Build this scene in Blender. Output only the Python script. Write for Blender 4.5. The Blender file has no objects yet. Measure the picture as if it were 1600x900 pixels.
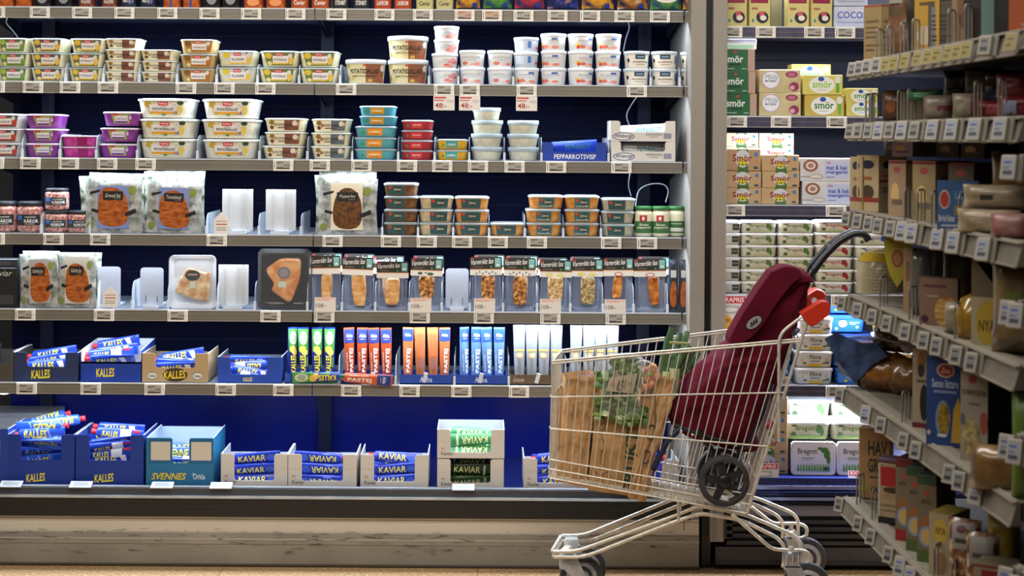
import bpy, math, random
from mathutils import Vector, Matrix
SC = bpy.context.scene
COL = SC.collection
PI = math.pi
# ---------------------------------------------------------------- camera, world, lights, exposure
FPX = 2420.0                      # focal length in pixels of the 1600 px frame
EYE = 1.53
ROLL = math.radians(0.4)
cam = bpy.data.cameras.new('camera')
camo = bpy.data.objects.new('camera', cam); COL.objects.link(camo)
camo.location = (0, -5.5, EYE)
camo.rotation_euler = (PI/2, -ROLL, 0)
cam.lens = FPX*36/1600; cam.sensor_width = 36
cam.shift_x = 50/1600; cam.shift_y = -235/1600
cam.clip_start = .05
cam.dof.use_dof = True; cam.dof.focus_distance = 5.35; cam.dof.aperture_fstop = 5.0
SC.camera = camo
SC.view_settings.view_transform = 'Standard'
SC.view_settings.look = 'None'
SC.view_settings.gamma = 1
SC.view_settings.use_curve_mapping = False
SC.view_settings.exposure = -0.22
wd = bpy.data.worlds.new('world'); SC.world = wd; wd.use_nodes = True
wd.node_tree.nodes['Background'].inputs[0].default_value = (.75, .8, .9, 1)
wd.node_tree.nodes['Background'].inputs[1].default_value = .06

def area(name, loc, size, power, col, rot=(0, 0, 0)):
    l = bpy.data.lights.new(name, 'AREA'); l.shape = 'RECTANGLE'
    l.size, l.size_y = size; l.energy = power; l.color = col
    o = bpy.data.objects.new(name, l); COL.objects.link(o)
    o.location = loc; o.rotation_euler = rot
    return o
WARM = (1, .93, .84); COOL = (.74, .86, 1)
area('ceiling_lamp', (-1.0, -1.9, 3.1), (2.6, .35), 62, WARM, (math.radians(24), 0, 0))
area('ceiling_lamp', (1.2, -1.9, 3.1), (1.8, .35), 42, WARM, (math.radians(24), 0, 0))
area('ceiling_lamp', (-.6, -3.6, 3.1), (4.0, .4), 50, WARM, (math.radians(30), 0, 0))

# ---------------------------------------------------------------- pixel <-> place (1600x900 frame)
CR, SR = math.cos(ROLL), math.sin(ROLL)
def W(px, py, Y):                 # the point at depth Y seen at a pixel
    s = FPX/(Y+5.5); a, b = px-750, py-215
    return Vector(((CR*a+SR*b)/s, Y, EYE-(-SR*a+CR*b)/s))
def XA(px, z, Y):
    s = FPX/(Y+5.5)
    return ((px-750)+SR*(EYE-z)*s)/(CR*s)

# ---------------------------------------------------------------- materials
def lin(h):
    h = h.lstrip('#')
    c = [int(h[i:i+2], 16)/255 for i in (0, 2, 4)]
    return [x/12.92 if x <= .04045 else ((x+.055)/1.055)**2.4 for x in c]
_M = {}
def mat(h, rough=.5, metal=0, emit=0, coat=0):
    k = (h, rough, metal, emit, coat)
    if k in _M: return _M[k]
    m = bpy.data.materials.new('paint_'+h.lstrip('#')); m.use_nodes = True
    b = m.node_tree.nodes['Principled BSDF']
    b.inputs['Base Color'].default_value = (*lin(h), 1)
    b.inputs['Roughness'].default_value = rough; b.inputs['Metallic'].default_value = metal
    if coat: b.inputs['Coat Weight'].default_value = coat
    if emit:
        b.inputs['Emission Color'].default_value = (*lin(h), 1); b.inputs['Emission Strength'].default_value = emit
    _M[k] = m; return m
def noisy(name, h1, h2, scale=20, rough=.5, metal=0, bump=0, detail=4, lo=.35, hi=.65, stretch=None, h3=None, coat=0, dist=0):
    if name in _M: return _M[name]
    m = bpy.data.materials.new(name); m.use_nodes = True
    nt = m.node_tree; b = nt.nodes['Principled BSDF']
    tc = nt.nodes.new('ShaderNodeTexCoord'); mp = nt.nodes.new('ShaderNodeMapping')
    nt.links.new(tc.outputs['Object'], mp.inputs[0])
    if stretch: mp.inputs['Scale'].default_value = stretch
    n = nt.nodes.new('ShaderNodeTexNoise'); n.inputs['Scale'].default_value = scale; n.inputs['Detail'].default_value = detail
    n.inputs['Distortion'].default_value = dist
    nt.links.new(mp.outputs[0], n.inputs['Vector'])
    r = nt.nodes.new('ShaderNodeValToRGB'); nt.links.new(n.outputs[0], r.inputs[0])
    e = r.color_ramp.elements; e[0].position = lo; e[1].position = hi
    e[0].color = (*lin(h1), 1); e[1].color = (*lin(h2), 1)
    if h3:
        q = r.color_ramp.elements.new((lo+hi)/2); q.color = (*lin(h3), 1)
    nt.links.new(r.outputs[0], b.inputs['Base Color'])
    b.inputs['Roughness'].default_value = rough; b.inputs['Metallic'].default_value = metal
    if coat: b.inputs['Coat Weight'].default_value = coat
    if bump:
        bp = nt.nodes.new('ShaderNodeBump'); bp.inputs['Strength'].default_value = bump; bp.inputs['Distance'].default_value = .01
        nt.links.new(n.outputs[0], bp.inputs['Height']); nt.links.new(bp.outputs[0], b.inputs['Normal'])
    _M[name] = m; return m
def film(name, h='#dfe8f2', clear=.7, rough=.15):
    if name in _M: return _M[name]
    m = bpy.data.materials.new(name); m.use_nodes = True
    nt = m.node_tree; out = nt.nodes['Material Output']; b = nt.nodes['Principled BSDF']
    b.inputs['Base Color'].default_value = (*lin(h), 1); b.inputs['Roughness'].default_value = rough
    t = nt.nodes.new('ShaderNodeBsdfTransparent'); mx = nt.nodes.new('ShaderNodeMixShader')
    lw = nt.nodes.new('ShaderNodeLayerWeight'); lw.inputs[0].default_value = .35
    mr = nt.nodes.new('ShaderNodeMapRange'); mr.inputs[3].default_value = clear; mr.inputs[4].default_value = max(0, clear-.55)
    nt.links.new(lw.outputs['Facing'], mr.inputs[0]); nt.links.new(mr.outputs[0], mx.inputs[0])
    nt.links.new(b.outputs[0], mx.inputs[1]); nt.links.new(t.outputs[0], mx.inputs[2])
    nt.links.new(mx.outputs[0], out.inputs[0])
    _M[name] = m; return m
CLEAR = film('clear_plastic'); MILKY = film('milky_plastic', '#e9eef4', .35, .25)
CHROME = noisy('cart_metal', '#d6d0c2', '#bcb8ae', 60, .32, .35)
KRAFT = noisy('kraft_paper', '#c69c6a', '#b08656', 9, .8, 0, .35, detail=6)
CARDW = noisy('white_card', '#e4e4e4', '#d4d6da', 14, .7)
FISH = noisy('salmon_flesh', '#8a3f14', '#c07038', 34, .3, 0, .2, stretch=(1, 1, 3), coat=.4)
FISHP = noisy('pale_salmon', '#c98948', '#f0c48e', 30, .3, 0, .2, stretch=(1, 1, 2), coat=.4)
FISHS = noisy('peppered_salmon', '#4a2c16', '#e6b070', 75, .4, 0, .3, h3='#b0743a')
SALAD = noisy('creamy_salad', '#e8dfae', '#f6f3df', 70, .4)
PINKS = noisy('beet_salad', '#a81e7a', '#d04aa8', 60, .4)
def M(c):
    return mat(c) if isinstance(c, str) else c

# ---------------------------------------------------------------- mesh builder
_T = {}
def glyphs(s, style=''):
    k = (s, style)
    if k in _T: return _T[k]
    c = bpy.data.curves.new('t', 'FONT'); c.body = s; c.resolution_u = 2; c.size = 1
    if 'b' in style: c.offset = .010
    if 'B' in style: c.offset = .022
    if 'i' in style: c.shear = .3
    o = bpy.data.objects.new('t', c)
    me = bpy.data.meshes.new_from_object(o)
    vs = [(v.co.x, v.co.y) for v in me.vertices]; fs = [tuple(p.vertices) for p in me.polygons]
    bpy.data.objects.remove(o); bpy.data.meshes.remove(me); bpy.data.curves.remove(c)
    x0 = min(v[0] for v in vs); x1 = max(v[0] for v in vs); y0 = min(v[1] for v in vs); y1 = max(v[1] for v in vs)
    vs = [((x-x0)/(x1-x0), (y-y0)/max(1e-6, y1-y0)) for x, y in vs]
    _T[k] = (vs, fs); return _T[k]

_TF = {}
def fine_glyphs(s, style, tol):            # the same lettering cut finer, so it can wrap round a curved pack
    k = (s, style, tol)
    if k in _TF: return _TF[k]
    vs, fs = glyphs(s, style); vs = list(vs); out = []; mid = {}
    st = [tuple(f[i] for i in (0, a, a+1)) for f in fs for a in range(1, len(f)-1)]
    while st:
        t = st.pop(); L = [abs(vs[t[i]][0]-vs[t[(i+1) % 3]][0])*tol[0]+abs(vs[t[i]][1]-vs[t[(i+1) % 3]][1])*tol[1] for i in range(3)]
        i = L.index(max(L))
        if L[i] < .07: out.append(t); continue
        a, b, c = t[i], t[(i+1) % 3], t[(i+2) % 3]; e = (min(a, b), max(a, b))
        if e not in mid: mid[e] = len(vs); vs.append(((vs[a][0]+vs[b][0])/2, (vs[a][1]+vs[b][1])/2))
        st += [(a, mid[e], c), (mid[e], b, c)]
    _TF[k] = (vs, out); return _TF[k]

class MB:
    def __init__(s): s.v = []; s.f = []; s.m = []; s.s = []; s.mats = []
    def add(s, vs, fs, m, smooth=False):
        m = M(m)
        if m not in s.mats: s.mats.append(m)
        k = s.mats.index(m); n = len(s.v)
        s.v += [tuple(v) for v in vs]
        for f in fs: s.f.append(tuple(i+n for i in f)); s.m.append(k); s.s.append(smooth)
        return s
    def box(s, x0, x1, y0, y1, z0, z1, m, r=0):
        if r:
            return s.loft([rr((x0+x1)/2, (y0+y1)/2, x1-x0-2*e, y1-y0-2*e, max(r-e, .0004), z) for z, e in ((z0, r*.7), (z0+r*.7, 0), (z1-r*.7, 0), (z1, r*.7))], m)
        v = [(x, y, z) for z in (z0, z1) for x, y in ((x0, y0), (x1, y0), (x1, y1), (x0, y1))]
        return s.add(v, [(3, 2, 1, 0), (4, 5, 6, 7), (0, 1, 5, 4), (1, 2, 6, 5), (2, 3, 7, 6), (3, 0, 4, 7)], m)
    def loft(s, rings, m, caps=(1, 1), smooth=False, closed=True):
        n = len(rings[0]); v = [p for r in rings for p in r]; f = []
        for i in range(len(rings)-1):
            for j in range(n if closed else n-1):
                a, b = i*n+j, i*n+(j+1) % n
                f.append((a, b, b+n, a+n))
        s.add(v, f, m, smooth)
        if caps[0]: s.add(rings[0], [tuple(range(n))[::-1]], m)
        if caps[1]: s.add(rings[-1], [tuple(range(n))], m)
        return s
    def lathe(s, prof, m, n=24, c=(0, 0), smooth=True):
        return s.loft([[(c[0]+r*math.cos(2*PI*j/n), c[1]+r*math.sin(2*PI*j/n), z) for j in range(n)] for r, z in prof], m, (1, 1), smooth)
    def tube(s, pts, r, m, n=8, closed=False, flat=None):
        P = [Vector(p) for p in pts]; k = len(P); rings = []
        up = None
        for i in range(k):
            a = P[(i-1) % k] if (i > 0 or closed) else P[i]; b = P[(i+1) % k] if (i < k-1 or closed) else P[i]
            t = (b-a); t = t.normalized() if t.length > 1e-9 else Vector((0, 0, 1))
            if up is None:
                up = Vector((0, 1, 0)) if abs(t.y) < .9 else Vector((1, 0, 0))
            up = (up-t*up.dot(t)); up = up.normalized() if up.length > 1e-6 else t.orthogonal().normalized()
            sd = t.cross(up).normalized(); rad = r[i] if isinstance(r, (list, tuple)) else r
            fl = flat or 1
            rings.append([P[i]+up*(rad*fl*math.cos(2*PI*j/n))+sd*(rad*math.sin(2*PI*j/n)) for j in range(n)])
        if closed:
            rings.append(rings[0]); return s.loft(rings, m, (0, 0), True)
        return s.loft(rings, m, (1, 1), True)
    def prism(s, poly, y0, y1, m):          # polygon in x,z extruded along y
        n = len(poly); v = [(x, y0, z) for x, z in poly]+[(x, y1, z) for x, z in poly]
        f = [tuple(range(n)), tuple(range(2*n-1, n-1, -1))]+[(i, i+n, (i+1) % n+n, (i+1) % n) for i in range(n)]
        return s.add(v, f, m)
    def art(s, items, fn, nu=1, d0=.0003, dd=.00012):
        for i, it in enumerate(items):
            d = d0+dd*i; k = it[0]
            if k == 'r':
                _, u0, v0, u1, v1, c = it; a = []
                for j in range(nu+1):
                    u = u0+(u1-u0)*j/nu; a += [fn(u, v0, d), fn(u, v1, d)]
                s.add(a, [(2*j, 2*j+2, 2*j+3, 2*j+1) for j in range(nu)], c)
            elif k == 'e':
                _, cu, cv, ru, rv, c = it; a = [fn(cu, cv, d)]; n = 16
                for q in (.6, 1):
                    a += [fn(cu+ru*q*math.cos(2*PI*j/n), cv+rv*q*math.sin(2*PI*j/n), d) for j in range(n)]
                f = [(0, 1+j, 1+(j+1) % n) for j in range(n)]+[(1+j, 1+n+j, 1+n+(j+1) % n, 1+(j+1) % n) for j in range(n)]
                s.add(a, f, c)
            elif k == 'p':
                if nu == 1: s.add([fn(u, v, d) for u, v in it[1]], [tuple(range(len(it[1])))], it[2])
                else:                      # follow a curved surface: star-shaped fan in rings
                    q = it[1]; K = 4
                    if len(q) > 5:
                        for _ in range(2): q = [(q[a][0]*(1-w_)+q[(a+1) % len(q)][0]*w_, q[a][1]*(1-w_)+q[(a+1) % len(q)][1]*w_) for a in range(len(q)) for w_ in (.25, .75)]
                        K = 1
                    ed = [(q[a][0]+(q[(a+1) % len(q)][0]-q[a][0])*b/K, q[a][1]+(q[(a+1) % len(q)][1]-q[a][1])*b/K) for a in range(len(q)) for b in range(K)]
                    cu = sum(e[0] for e in ed)/len(ed); cv = sum(e[1] for e in ed)/len(ed); n = len(ed); a = [fn(cu, cv, d)]; qs = (.25, .5, .75, 1)
                    for g in qs: a += [fn(cu+(e[0]-cu)*g, cv+(e[1]-cv)*g, d) for e in ed]
                    s.add(a, [(0, 1+j, 1+(j+1) % n) for j in range(n)]+[(1+h*n+j, 1+h*n+n+j, 1+h*n+n+(j+1) % n, 1+h*n+(j+1) % n) for h in range(3) for j in range(n)], it[2])
            elif k == 't':
                _, tx, u0, v0, u1, v1, c = it[:7]; st = it[7] if len(it) > 7 else ''
                gs = st.replace('v', '').replace('w', '')
                vs, fs = glyphs(tx, gs) if nu == 1 else fine_glyphs(tx, gs, (round(.2*(v1-v0), 2), round(u1-u0, 2)) if 'v' in st else (round(u1-u0, 2), round(.2*(v1-v0), 2)))
                if 'v' in st: a = [fn(u1-y*(u1-u0), v0+x*(v1-v0), d) for x, y in vs]
                elif 'w' in st: a = [fn(u0+x*(u1-u0), v0+y*(v1-v0)+x*.12*(u1-u0), d) for x, y in vs]
                else: a = [fn(u0+x*(u1-u0), v0+y*(v1-v0), d) for x, y in vs]
                s.add(a, fs, c)
        return s
    def build(s, name, parent=None, loc=None):
        me = bpy.data.meshes.new(name); me.from_pydata(s.v, [], s.f)
        for m in s.mats: me.materials.append(m)
        me.polygons.foreach_set('material_index', s.m); me.polygons.foreach_set('use_smooth', s.s)
        me.update()
        o = bpy.data.objects.new(name, me); COL.objects.link(o)
        if parent: o.parent = parent
        if loc: o.location = loc
        return o
def rr(cx, cy, w, d, r, z, n=3):            # rounded rectangle ring
    r = min(r, w/2*.98, d/2*.98); p = []
    for qx, qy, a0 in ((1, -1, -PI/2), (1, 1, 0), (-1, 1, PI/2), (-1, -1, PI)):
        for j in range(n+1):
            a = a0+PI/2*j/n
            p.append((cx+qx*(w/2-r)+r*math.cos(a), cy+qy*(d/2-r)+r*math.sin(a), z))
    return p
def tag(o, label, cat, group=None, kind=None):
    if label: o['label'] = label
    if cat: o['category'] = cat
    if group: o['group'] = group
    if kind: o['kind'] = kind
    return o
def struct(o, label=None):
    o['kind'] = 'structure'
    if label: o['label'] = label
    return o
def empty(name, loc=(0, 0, 0), rz=0):
    o = bpy.data.objects.new(name, None); COL.objects.link(o); o.location = loc; o.rotation_euler = (0, 0, rz); o.empty_display_size = .05
    return o
KIDS = {}
def dup(o, parent=None):
    c = o.copy(); COL.objects.link(c); c.parent = parent
    for ch in KIDS.get(o.name, []) or [k for k in o.children]: dup(ch, c)
    return c
class Proto:                                # first use hands out the original, later uses copies
    def __init__(s, fn): s.fn = fn; s.o = None
    def get(s):
        if s.o is None:
            s.o = s.fn(); s.k = list(s.o.children)
            s.kk = {c.name: [g for g in s.o.children_recursive if g.parent == c] for c in s.k}
            return s.o
        r = s.o.copy(); COL.objects.link(r)
        for c in s.k:
            q = c.copy(); COL.objects.link(q); q.parent = r
            for g in s.kk[c.name]:
                h = g.copy(); COL.objects.link(h); h.parent = q
        return r
_P = {}
def proto(key, fn):
    if key not in _P: _P[key] = Proto(fn)
    return _P[key].get()
R = random.Random(5)

# ---------------------------------------------------------------- product builders; every one faces -Y, stands on z=0, centred on x, front at y=0
def flatmap(w, h, z0=0, y=0):
    return lambda u, v, d: ((u-.5)*w, y-d, z0+v*h)
def tub(name, w, h, dp, body, lid, art, taper=.88, lidh=.15, clearlid=False):
    mb = MB(); hb = h*(1-lidh*.6)
    wb, db = w*taper, dp*taper*.98; wt, dt = w*.965, dp*.965
    r = min(w, dp)*.16
    cy = dp/2
    mb.loft([rr(0, cy, wb*.97, db*.97, r, 0), rr(0, cy, wb, db, r, h*.03), rr(0, cy, wt, dt, r, hb)], body, (1, 1), True)
    yb, yt = cy-db/2, cy-dt/2
    def fn(u, v, d):
        ww = wb+(wt-wb)*v
        return ((u-.5)*ww*.9, yb+(yt-yb)*v-d-.0002, h*.03+v*(hb-h*.03))
    mb.art(art, fn)
    o = mb.build(name)
    l = MB(); rim = h*lidh*.55
    l.loft([rr(0, cy, w, dp, r*1.1, hb-rim*.7), rr(0, cy, w*1.005, dp*1.005, r*1.1, hb-rim*.4), rr(0, cy, w*1.005, dp*1.005, r*1.1, hb+rim*.2), rr(0, cy, w*.97, dp*.97, r, hb+rim*.5),
            rr(0, cy, w*.9, dp*.88, r, hb+rim*.5), rr(0, cy, w*.87, dp*.85, r, h*.97)], lid, (1, 1), False)
    l.build('lid', o)
    return o
def cup(name, w, h, body, lid, art, taper=.85, lidh=.16, span=1.25):
    mb = MB(); rb, rt = w/2*taper, w/2*.96; hb = h*(1-lidh*.5); cy = w/2
    mb.lathe([(rb*.95, 0), (rb, h*.03), (rt, hb)], body, 28, (0, cy))
    def fn(u, v, d):
        r = rb+(rt-rb)*v+d; a = (u-.5)*span*2
        return (r*math.sin(a), cy-r*math.cos(a), h*.03+v*(hb-h*.03))
    mb.art(art, fn, 10)
    o = mb.build(name)
    l = MB(); l.lathe([(w/2*.97, h*(1-lidh)), (w/2, h*(1-lidh*.9)), (w/2, h*.965), (w/2*.97, h*.99), (w/2*.9, h*.99), (w/2*.87, h*.96)], lid, 28, (0, cy))
    l.build('lid', o)
    return o
def carton(name, w, h, dp, side, art, art_side=None, top=None, r=.002, wrap=False):
    mb = MB()
    if r: mb.box(-w/2, w/2, 0, dp, 0, h, side, r)
    else: mb.box(-w/2, w/2, 0, dp, 0, h, side)
    mb.art(art, flatmap(w*.99, h*.985, h*.007))
    if art_side: mb.art(art_side, lambda u, v, d: (w/2+d, u*dp*.97+dp*.015, h*.007+v*h*.985)); mb.art(art_side, lambda u, v, d: (-w/2-d, dp*.985-u*dp*.97, h*.007+v*h*.985))
    if top: mb.art(top, lambda u, v, d: ((u-.5)*w*.98, v*dp*.98+dp*.01, h+d))
    if wrap:                               # folded paper ends of a wrapped block
        for sx in (-1, 1): mb.add([(sx*(w/2+.0006), dp*.1, h*.1), (sx*(w/2+.0006), dp*.9, h*.1), (sx*(w/2+.0006), dp*.5, h*.55)], [(0, 1, 2)], '#cfcab8')
    return mb.build(name)
def squeeze_tube(name, L, Rr, cols, art, cap='#d8232a', capz=.016):
    mb = MB(); z0 = capz; a0, b0 = Rr, Rr*.92; a1, b1 = Rr*1.2, .0016
    n = 20
    def ring(a, b, z): return [(a*math.cos(2*PI*j/n), b*math.sin(2*PI*j/n), z) for j in range(n)]
    mb.loft([ring(Rr*.35, Rr*.35, z0-.002), ring(a0*.85, b0*.85, z0+.004), ring(a0, b0, z0+.009), ring(a1, b1, L-.006), ring(a1, b1, L)], cols, (1, 1), True)
    def fn(u, v, d):
        z = z0+.009+v*(L-z0-.015); a = a0+(a1-a0)*v; b = b0+(b1-b0)*v; t = (u-.5)*2.5
        return (a*math.sin(t), -b*math.cos(t)-d-.0004*(1-v)-.0003, z)
    mb.art(art, fn, 8)
    mb.art(art, lambda u, v, d: (lambda p: (-p[0], -p[1], p[2]))(fn(u, v, d)), 8)
    o = mb.build(name)
    c = MB(); c.lathe([(Rr*.52, 0), (Rr*.55, .002), (Rr*.5, z0), (Rr*.3, z0+.001)], cap, 14)
    c.build('cap', o)
    return o
def display_box(name, w, h, dp, hb, out, inn, notch, art, back=None, artc=None):
    """open cardboard display tray; notch=(u0,u1,v0) cut in the front, hb = height of back"""
    mb = MB(); t = .003
    u0, u1, v0 = notch; x0 = (u0-.5)*w; x1 = (u1-.5)*w; zn = v0*h; c = .006
    mb.prism([(-w/2, 0), (w/2, 0), (w/2, h), (x1+c, h), (x1, h-c), (x1, zn+c), (x1-c, zn), (x0+c, zn), (x0, zn+c), (x0, h-c), (x0-c, h), (-w/2, h)], 0, t, out)
    mb.box(-w/2, w/2, t, dp, 0, t, inn)
    for sx in (-1, 1):
        xa = sx*w/2; xb = sx*(w/2-t)
        hs = hb if back else h
        for x, mm in ((xa, out), (xb, inn)):
            mb.add([(x, t, 0), (x, dp, 0), (x, dp, hs), (x, t, h if not back else max(h, hb*.9))], [(0, 1, 2, 3)], mm)
        mb.add([(xa, t, h if not back else max(h, hb*.9)), (xb, t, h if not back else max(h, hb*.9)), (xb, dp, hs), (xa, dp, hs)], [(0, 1, 2, 3)], CARDW)
        if back: mb.add([(xa, t, h), (xb, t, h), (xb, t, hb*.9), (xa, t, hb*.9)], [(0, 1, 2, 3)], CARDW)
    mb.box(-w/2, w/2, dp-t, dp, 0, hb, inn)
    # toothed torn edge along the back
    k = int(w/.008)
    for j in range(k):
        x = -w/2+w*(j+.5)/k
        mb.add([(x-.0025, dp-t, hb), (x+.0025, dp-t, hb), (x+.001, dp-t, hb+.0025), (x-.001, dp-t, hb+.0025)], [(0, 1, 2, 3)], inn)
    mb.art(art, flatmap(w, h))
    return mb.build(name)
def pouch(name, w, h, th, m, art, seed=0, n=10, crimp=.06, lean=0):
    """pillow pack standing on its lower edge"""
    rnd = random.Random(seed); mb = MB()
    off = [[rnd.uniform(-1, 1) for _ in range(n+1)] for _ in range(n+1)]
    def thick(u, v):
        q = (1-(2*u-1)**4)*(1-(2*v-1)**4); return th/2*max(0, q)**.6
    def pt(u, v, side, d=0):
        i, j = min(n, max(0, round(u*n))), min(n, max(0, round(v*n)))
        w2 = w*(1-.05*math.sin(PI*v))
        return ((u-.5)*w2+off[i][j]*w*.004, th/2+side*(thick(u, v)+d+.0008)+lean*v+off[j][i]*th*.05*thick(u, v)/(th/2+1e-9), v*h)
    vs = []; fs = []
    for sgn in (-1, 1):
        b = len(vs)
        for i in range(n+1):
            for j in range(n+1): vs.append(pt(i/n, j/n, sgn))
        for i in range(n):
            for j in range(n):
                a = b+i*(n+1)+j; q = (a, a+n+1, a+n+2, a+1); fs.append(q if sgn < 0 else q[::-1])
    mb.add(vs, fs, m, True)
    def fn(u, v, d):
        w2 = w*(1-.05*math.sin(PI*v)); return ((u-.5)*w2, th/2-thick(u, v)-d-.0022+lean*v, v*h)
    def sub(items):                        # rectangles follow the bulge
        o = []
        for it in items: o.append(it)
        return o
    for i, it in enumerate(art):
        if it[0] == 'r':
            _, u0, v0, u1, v1, c = it; N = 6; vs = []; d = .0002+.00015*i
            for a in range(N+1):
                for b_ in range(N+1): vs.append(fn(u0+(u1-u0)*a/N, v0+(v1-v0)*b_/N, d))
            mb.add(vs, [(a*(N+1)+b_, (a+1)*(N+1)+b_, (a+1)*(N+1)+b_+1, a*(N+1)+b_+1) for a in range(N) for b_ in range(N)], c, True)
        else: mb.art([it], fn, 6, d0=.0004+.00015*i)
    return mb.build(name)
_used = {}
def name_label(o, label, cat, group=None):
    nw = len(label.split())
    if nw < 4 or nw > 16: print('WORDS', nw, label)
    n = _used.get(label, 0); _used[label] = n+1
    if n: print('DUPLABEL', label)
    return tag(o, label, cat, group)
POS = {1: ['single'], 2: ['lower', 'upper'], 3: ['bottom', 'middle', 'top'], 4: ['bottom', 'second lowest', 'third lowest', 'top'],
       5: ['bottom', 'second lowest', 'middle', 'second highest', 'top'], 6: ['bottom', 'second lowest', 'third lowest', 'third highest', 'second highest', 'top']}
def stack(key, fn, x, y, z, n, pitch, noun, desc, cat, group, jit=.0015, offs=None, rz=0, start=0, total=None):
    tot = total or n
    for i in range(n):
        o = proto(key, fn)
        dx = offs[i] if offs else R.uniform(-jit, jit)
        an = rz+R.uniform(-.03, .03); cy = sum(b[1] for b in o.bound_box)/8      # turn about its own middle
        o.location = (x+dx+math.sin(an)*cy, y+R.uniform(0, .004)+cy*(1-math.cos(an)), z+i*pitch+.0005); o.rotation_euler = (0, 0, an)
        p = POS[tot][i+start]
        name_label(o, (f'{p} {noun} of the {desc}' if tot > 1 else f'{noun}, {desc}'), cat, group)
# ================================================================= the setting
YS, YI = .08, .095
SI = FPX/(5.5+YI)                 # pixels per metre where packages stand
NAVY = noisy('navy_back_panel', '#010526', '#020833', 6, .5, 0)
NAVY.node_tree.nodes['Principled BSDF'].inputs['Specular IOR Level'].default_value = .12
NAVYD = noisy('navy_deck', '#0a1c66', '#0c2278', 6, .3)
RAIL = noisy('grey_shelf_rail', '#757066', '#7c776c', 5, .5, .2)
BASEG = noisy('scuffed_grey_panel', '#b8b2a7', '#c2bcb1', 1.2, .6, 0)
PILLAR = noisy('pillar_enamel', '#8b857c', '#938d84', 220, .6, 0, .05)
DARK = noisy('black_trim', '#16161a', '#1d1d22', 30, .5)
STEEL = noisy('shelf_steel', '#8f98a8', '#a2abba', 30, .4, .4)
FLOORM = noisy('speckled_floor', '#8d6f4c', '#c6a67c', 90, .35, 0, detail=6, h3='#a98963')

mb = MB(); mb.box(-4, 4, -6.5, 1.2, -.05, 0, FLOORM)
for i in range(9):
    x = -3.6+i*.9
    mb.box(x, x+.004, -6.5, 1.2, 0, .0004, '#7c6446')
for j in range(8):
    y = -6.2+j*.9
    mb.box(-4, 4, y, y+.004, 0, .0004, '#7c6446')
struct(mb.build('floor'))
mb = MB(); mb.box(-4, 4, 1.1, 1.2, 0, 3.3, '#2a2c33'); struct(mb.build('wall_back'))
mb = MB(); mb.box(-4.1, -4, -6.5, 1.2, 0, 3.3, '#8b8780'); struct(mb.build('wall_left'))
mb = MB(); mb.box(-4, 4, -6.5, 1.2, 3.25, 3.3, '#77756f'); struct(mb.build('ceiling'))

ROWY = [14, 131, 250, 368, 486, 601]
ROWZ = [W(550, y, YS).z for y in ROWY]
RH = 17.5/(FPX/(5.5+YS))
DECKZ = W(550, 765, .03).z+.001
XL = XA(-40, 1, YS); XB = XA(489, 1, YS); XB2 = XA(1065.5, 1, YS); XE = XA(1079, 1, YS)
PX0, PX1 = XA(1076, 1, 0)-.0, XA(1103, 1, 0)

# ---- left cooler
lc = empty('refrigerated_display_case', (0, 0, 0)); tag(lc, 'open refrigerated display case with dark navy interior and scuffed grey base panel', 'display case')
mb = MB()
mb.box(XL-.02, PX0+.01, .60, .63, 0, 2.15, NAVY)
# rows of perforation slots on the back panel
for k, zz in enumerate([z+.09 for z in ROWZ]+[z+.2 for z in ROWZ]):
    for i in range(150):
        x = XL+.02+i*.0165
        if x < PX0-.02: mb.add([(x, .5994, zz), (x+.007, .5994, zz), (x+.007, .5994, zz+.004), (x, .5994, zz+.004)], [(0, 1, 2, 3)], '#01020a')
mb.build('back_panel', lc)
mb = MB(); mb.box(XL-.02, PX0+.01, .594, .6, DECKZ, ROWZ[5]-.03, noisy('navy_back_lit_tint', '#020f5a', '#04167a', 2, .3)); mb.build('lit_tint_panel', lc)  # brighter blue sheet paints the lamp-lit lower part of the navy back
for bx in (XL+.13, XB, XA(1005, 1, .55)):
    mb = MB(); mb.box(bx-.025, bx+.025, .55, .60, .3, 2.12, noisy('slotted_post', '#141a34', '#1b2240', 8, .4, .3))
    for i in range(70):
        z = .33+i*.025
        mb.box(bx-.004, bx+.004, .5485, .5505, z, z+.012, '#02030a')
    mb.build('upright', lc)
mb = MB()
zb = W(550, 808, 0).z; zt = W(550, 779, 0).z; zr = W(550, 768, 0).z
xr = XA(1092, .1, 0)
mb.box(XL-.02, xr, 0, .6, .006, zb, BASEG)
mb.box(XL-.02, xr, -.004, 0, .012, .082, noisy('dirty_skirting', '#77736b', '#88847b', 3, .6))
mb.box(XL-.02, xr, -.007, -.004, .098, .102, '#a5a29a')
mb.box(XL-.02, xr, -.006, -.0, .082, .12, noisy('scuff_strip', '#77736c', '#8c8881', 2.5, .6, stretch=(1, 1, .2)))
mb.box(XL-.02, xr, -.003, .0, .004, .014, '#4c4740')
mb.add([(XL, -.0008, .198-.03), (xr, -.0008, .198-.03), (xr, -.0008, .1700), (XL, -.0008, .1700)], [(0, 1, 2, 3)], '#6b6760')
rs = random.Random(3)
for i in range(240):                        # scuffs, drips and chips
    x = rs.uniform(XL, xr); z = rs.choice([.101, .082, .06, .115, .125])+rs.gauss(0, .006) if i < 190 else rs.uniform(.05, zb-.01)
    w = rs.uniform(.004, .06) if i < 190 else .005; h = rs.uniform(.0006, .0022)
    a = rs.uniform(-.1, .1)
    mb.add([(x, -.0078, z), (x+w, -.0078, z+a*w), (x+w*.8, -.0078, z+a*w+h), (x+w*.1, -.0078, z+h)], [(0, 1, 2, 3)], rs.choice(['#4b443d', '#5b544c', '#38322d']))
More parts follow.
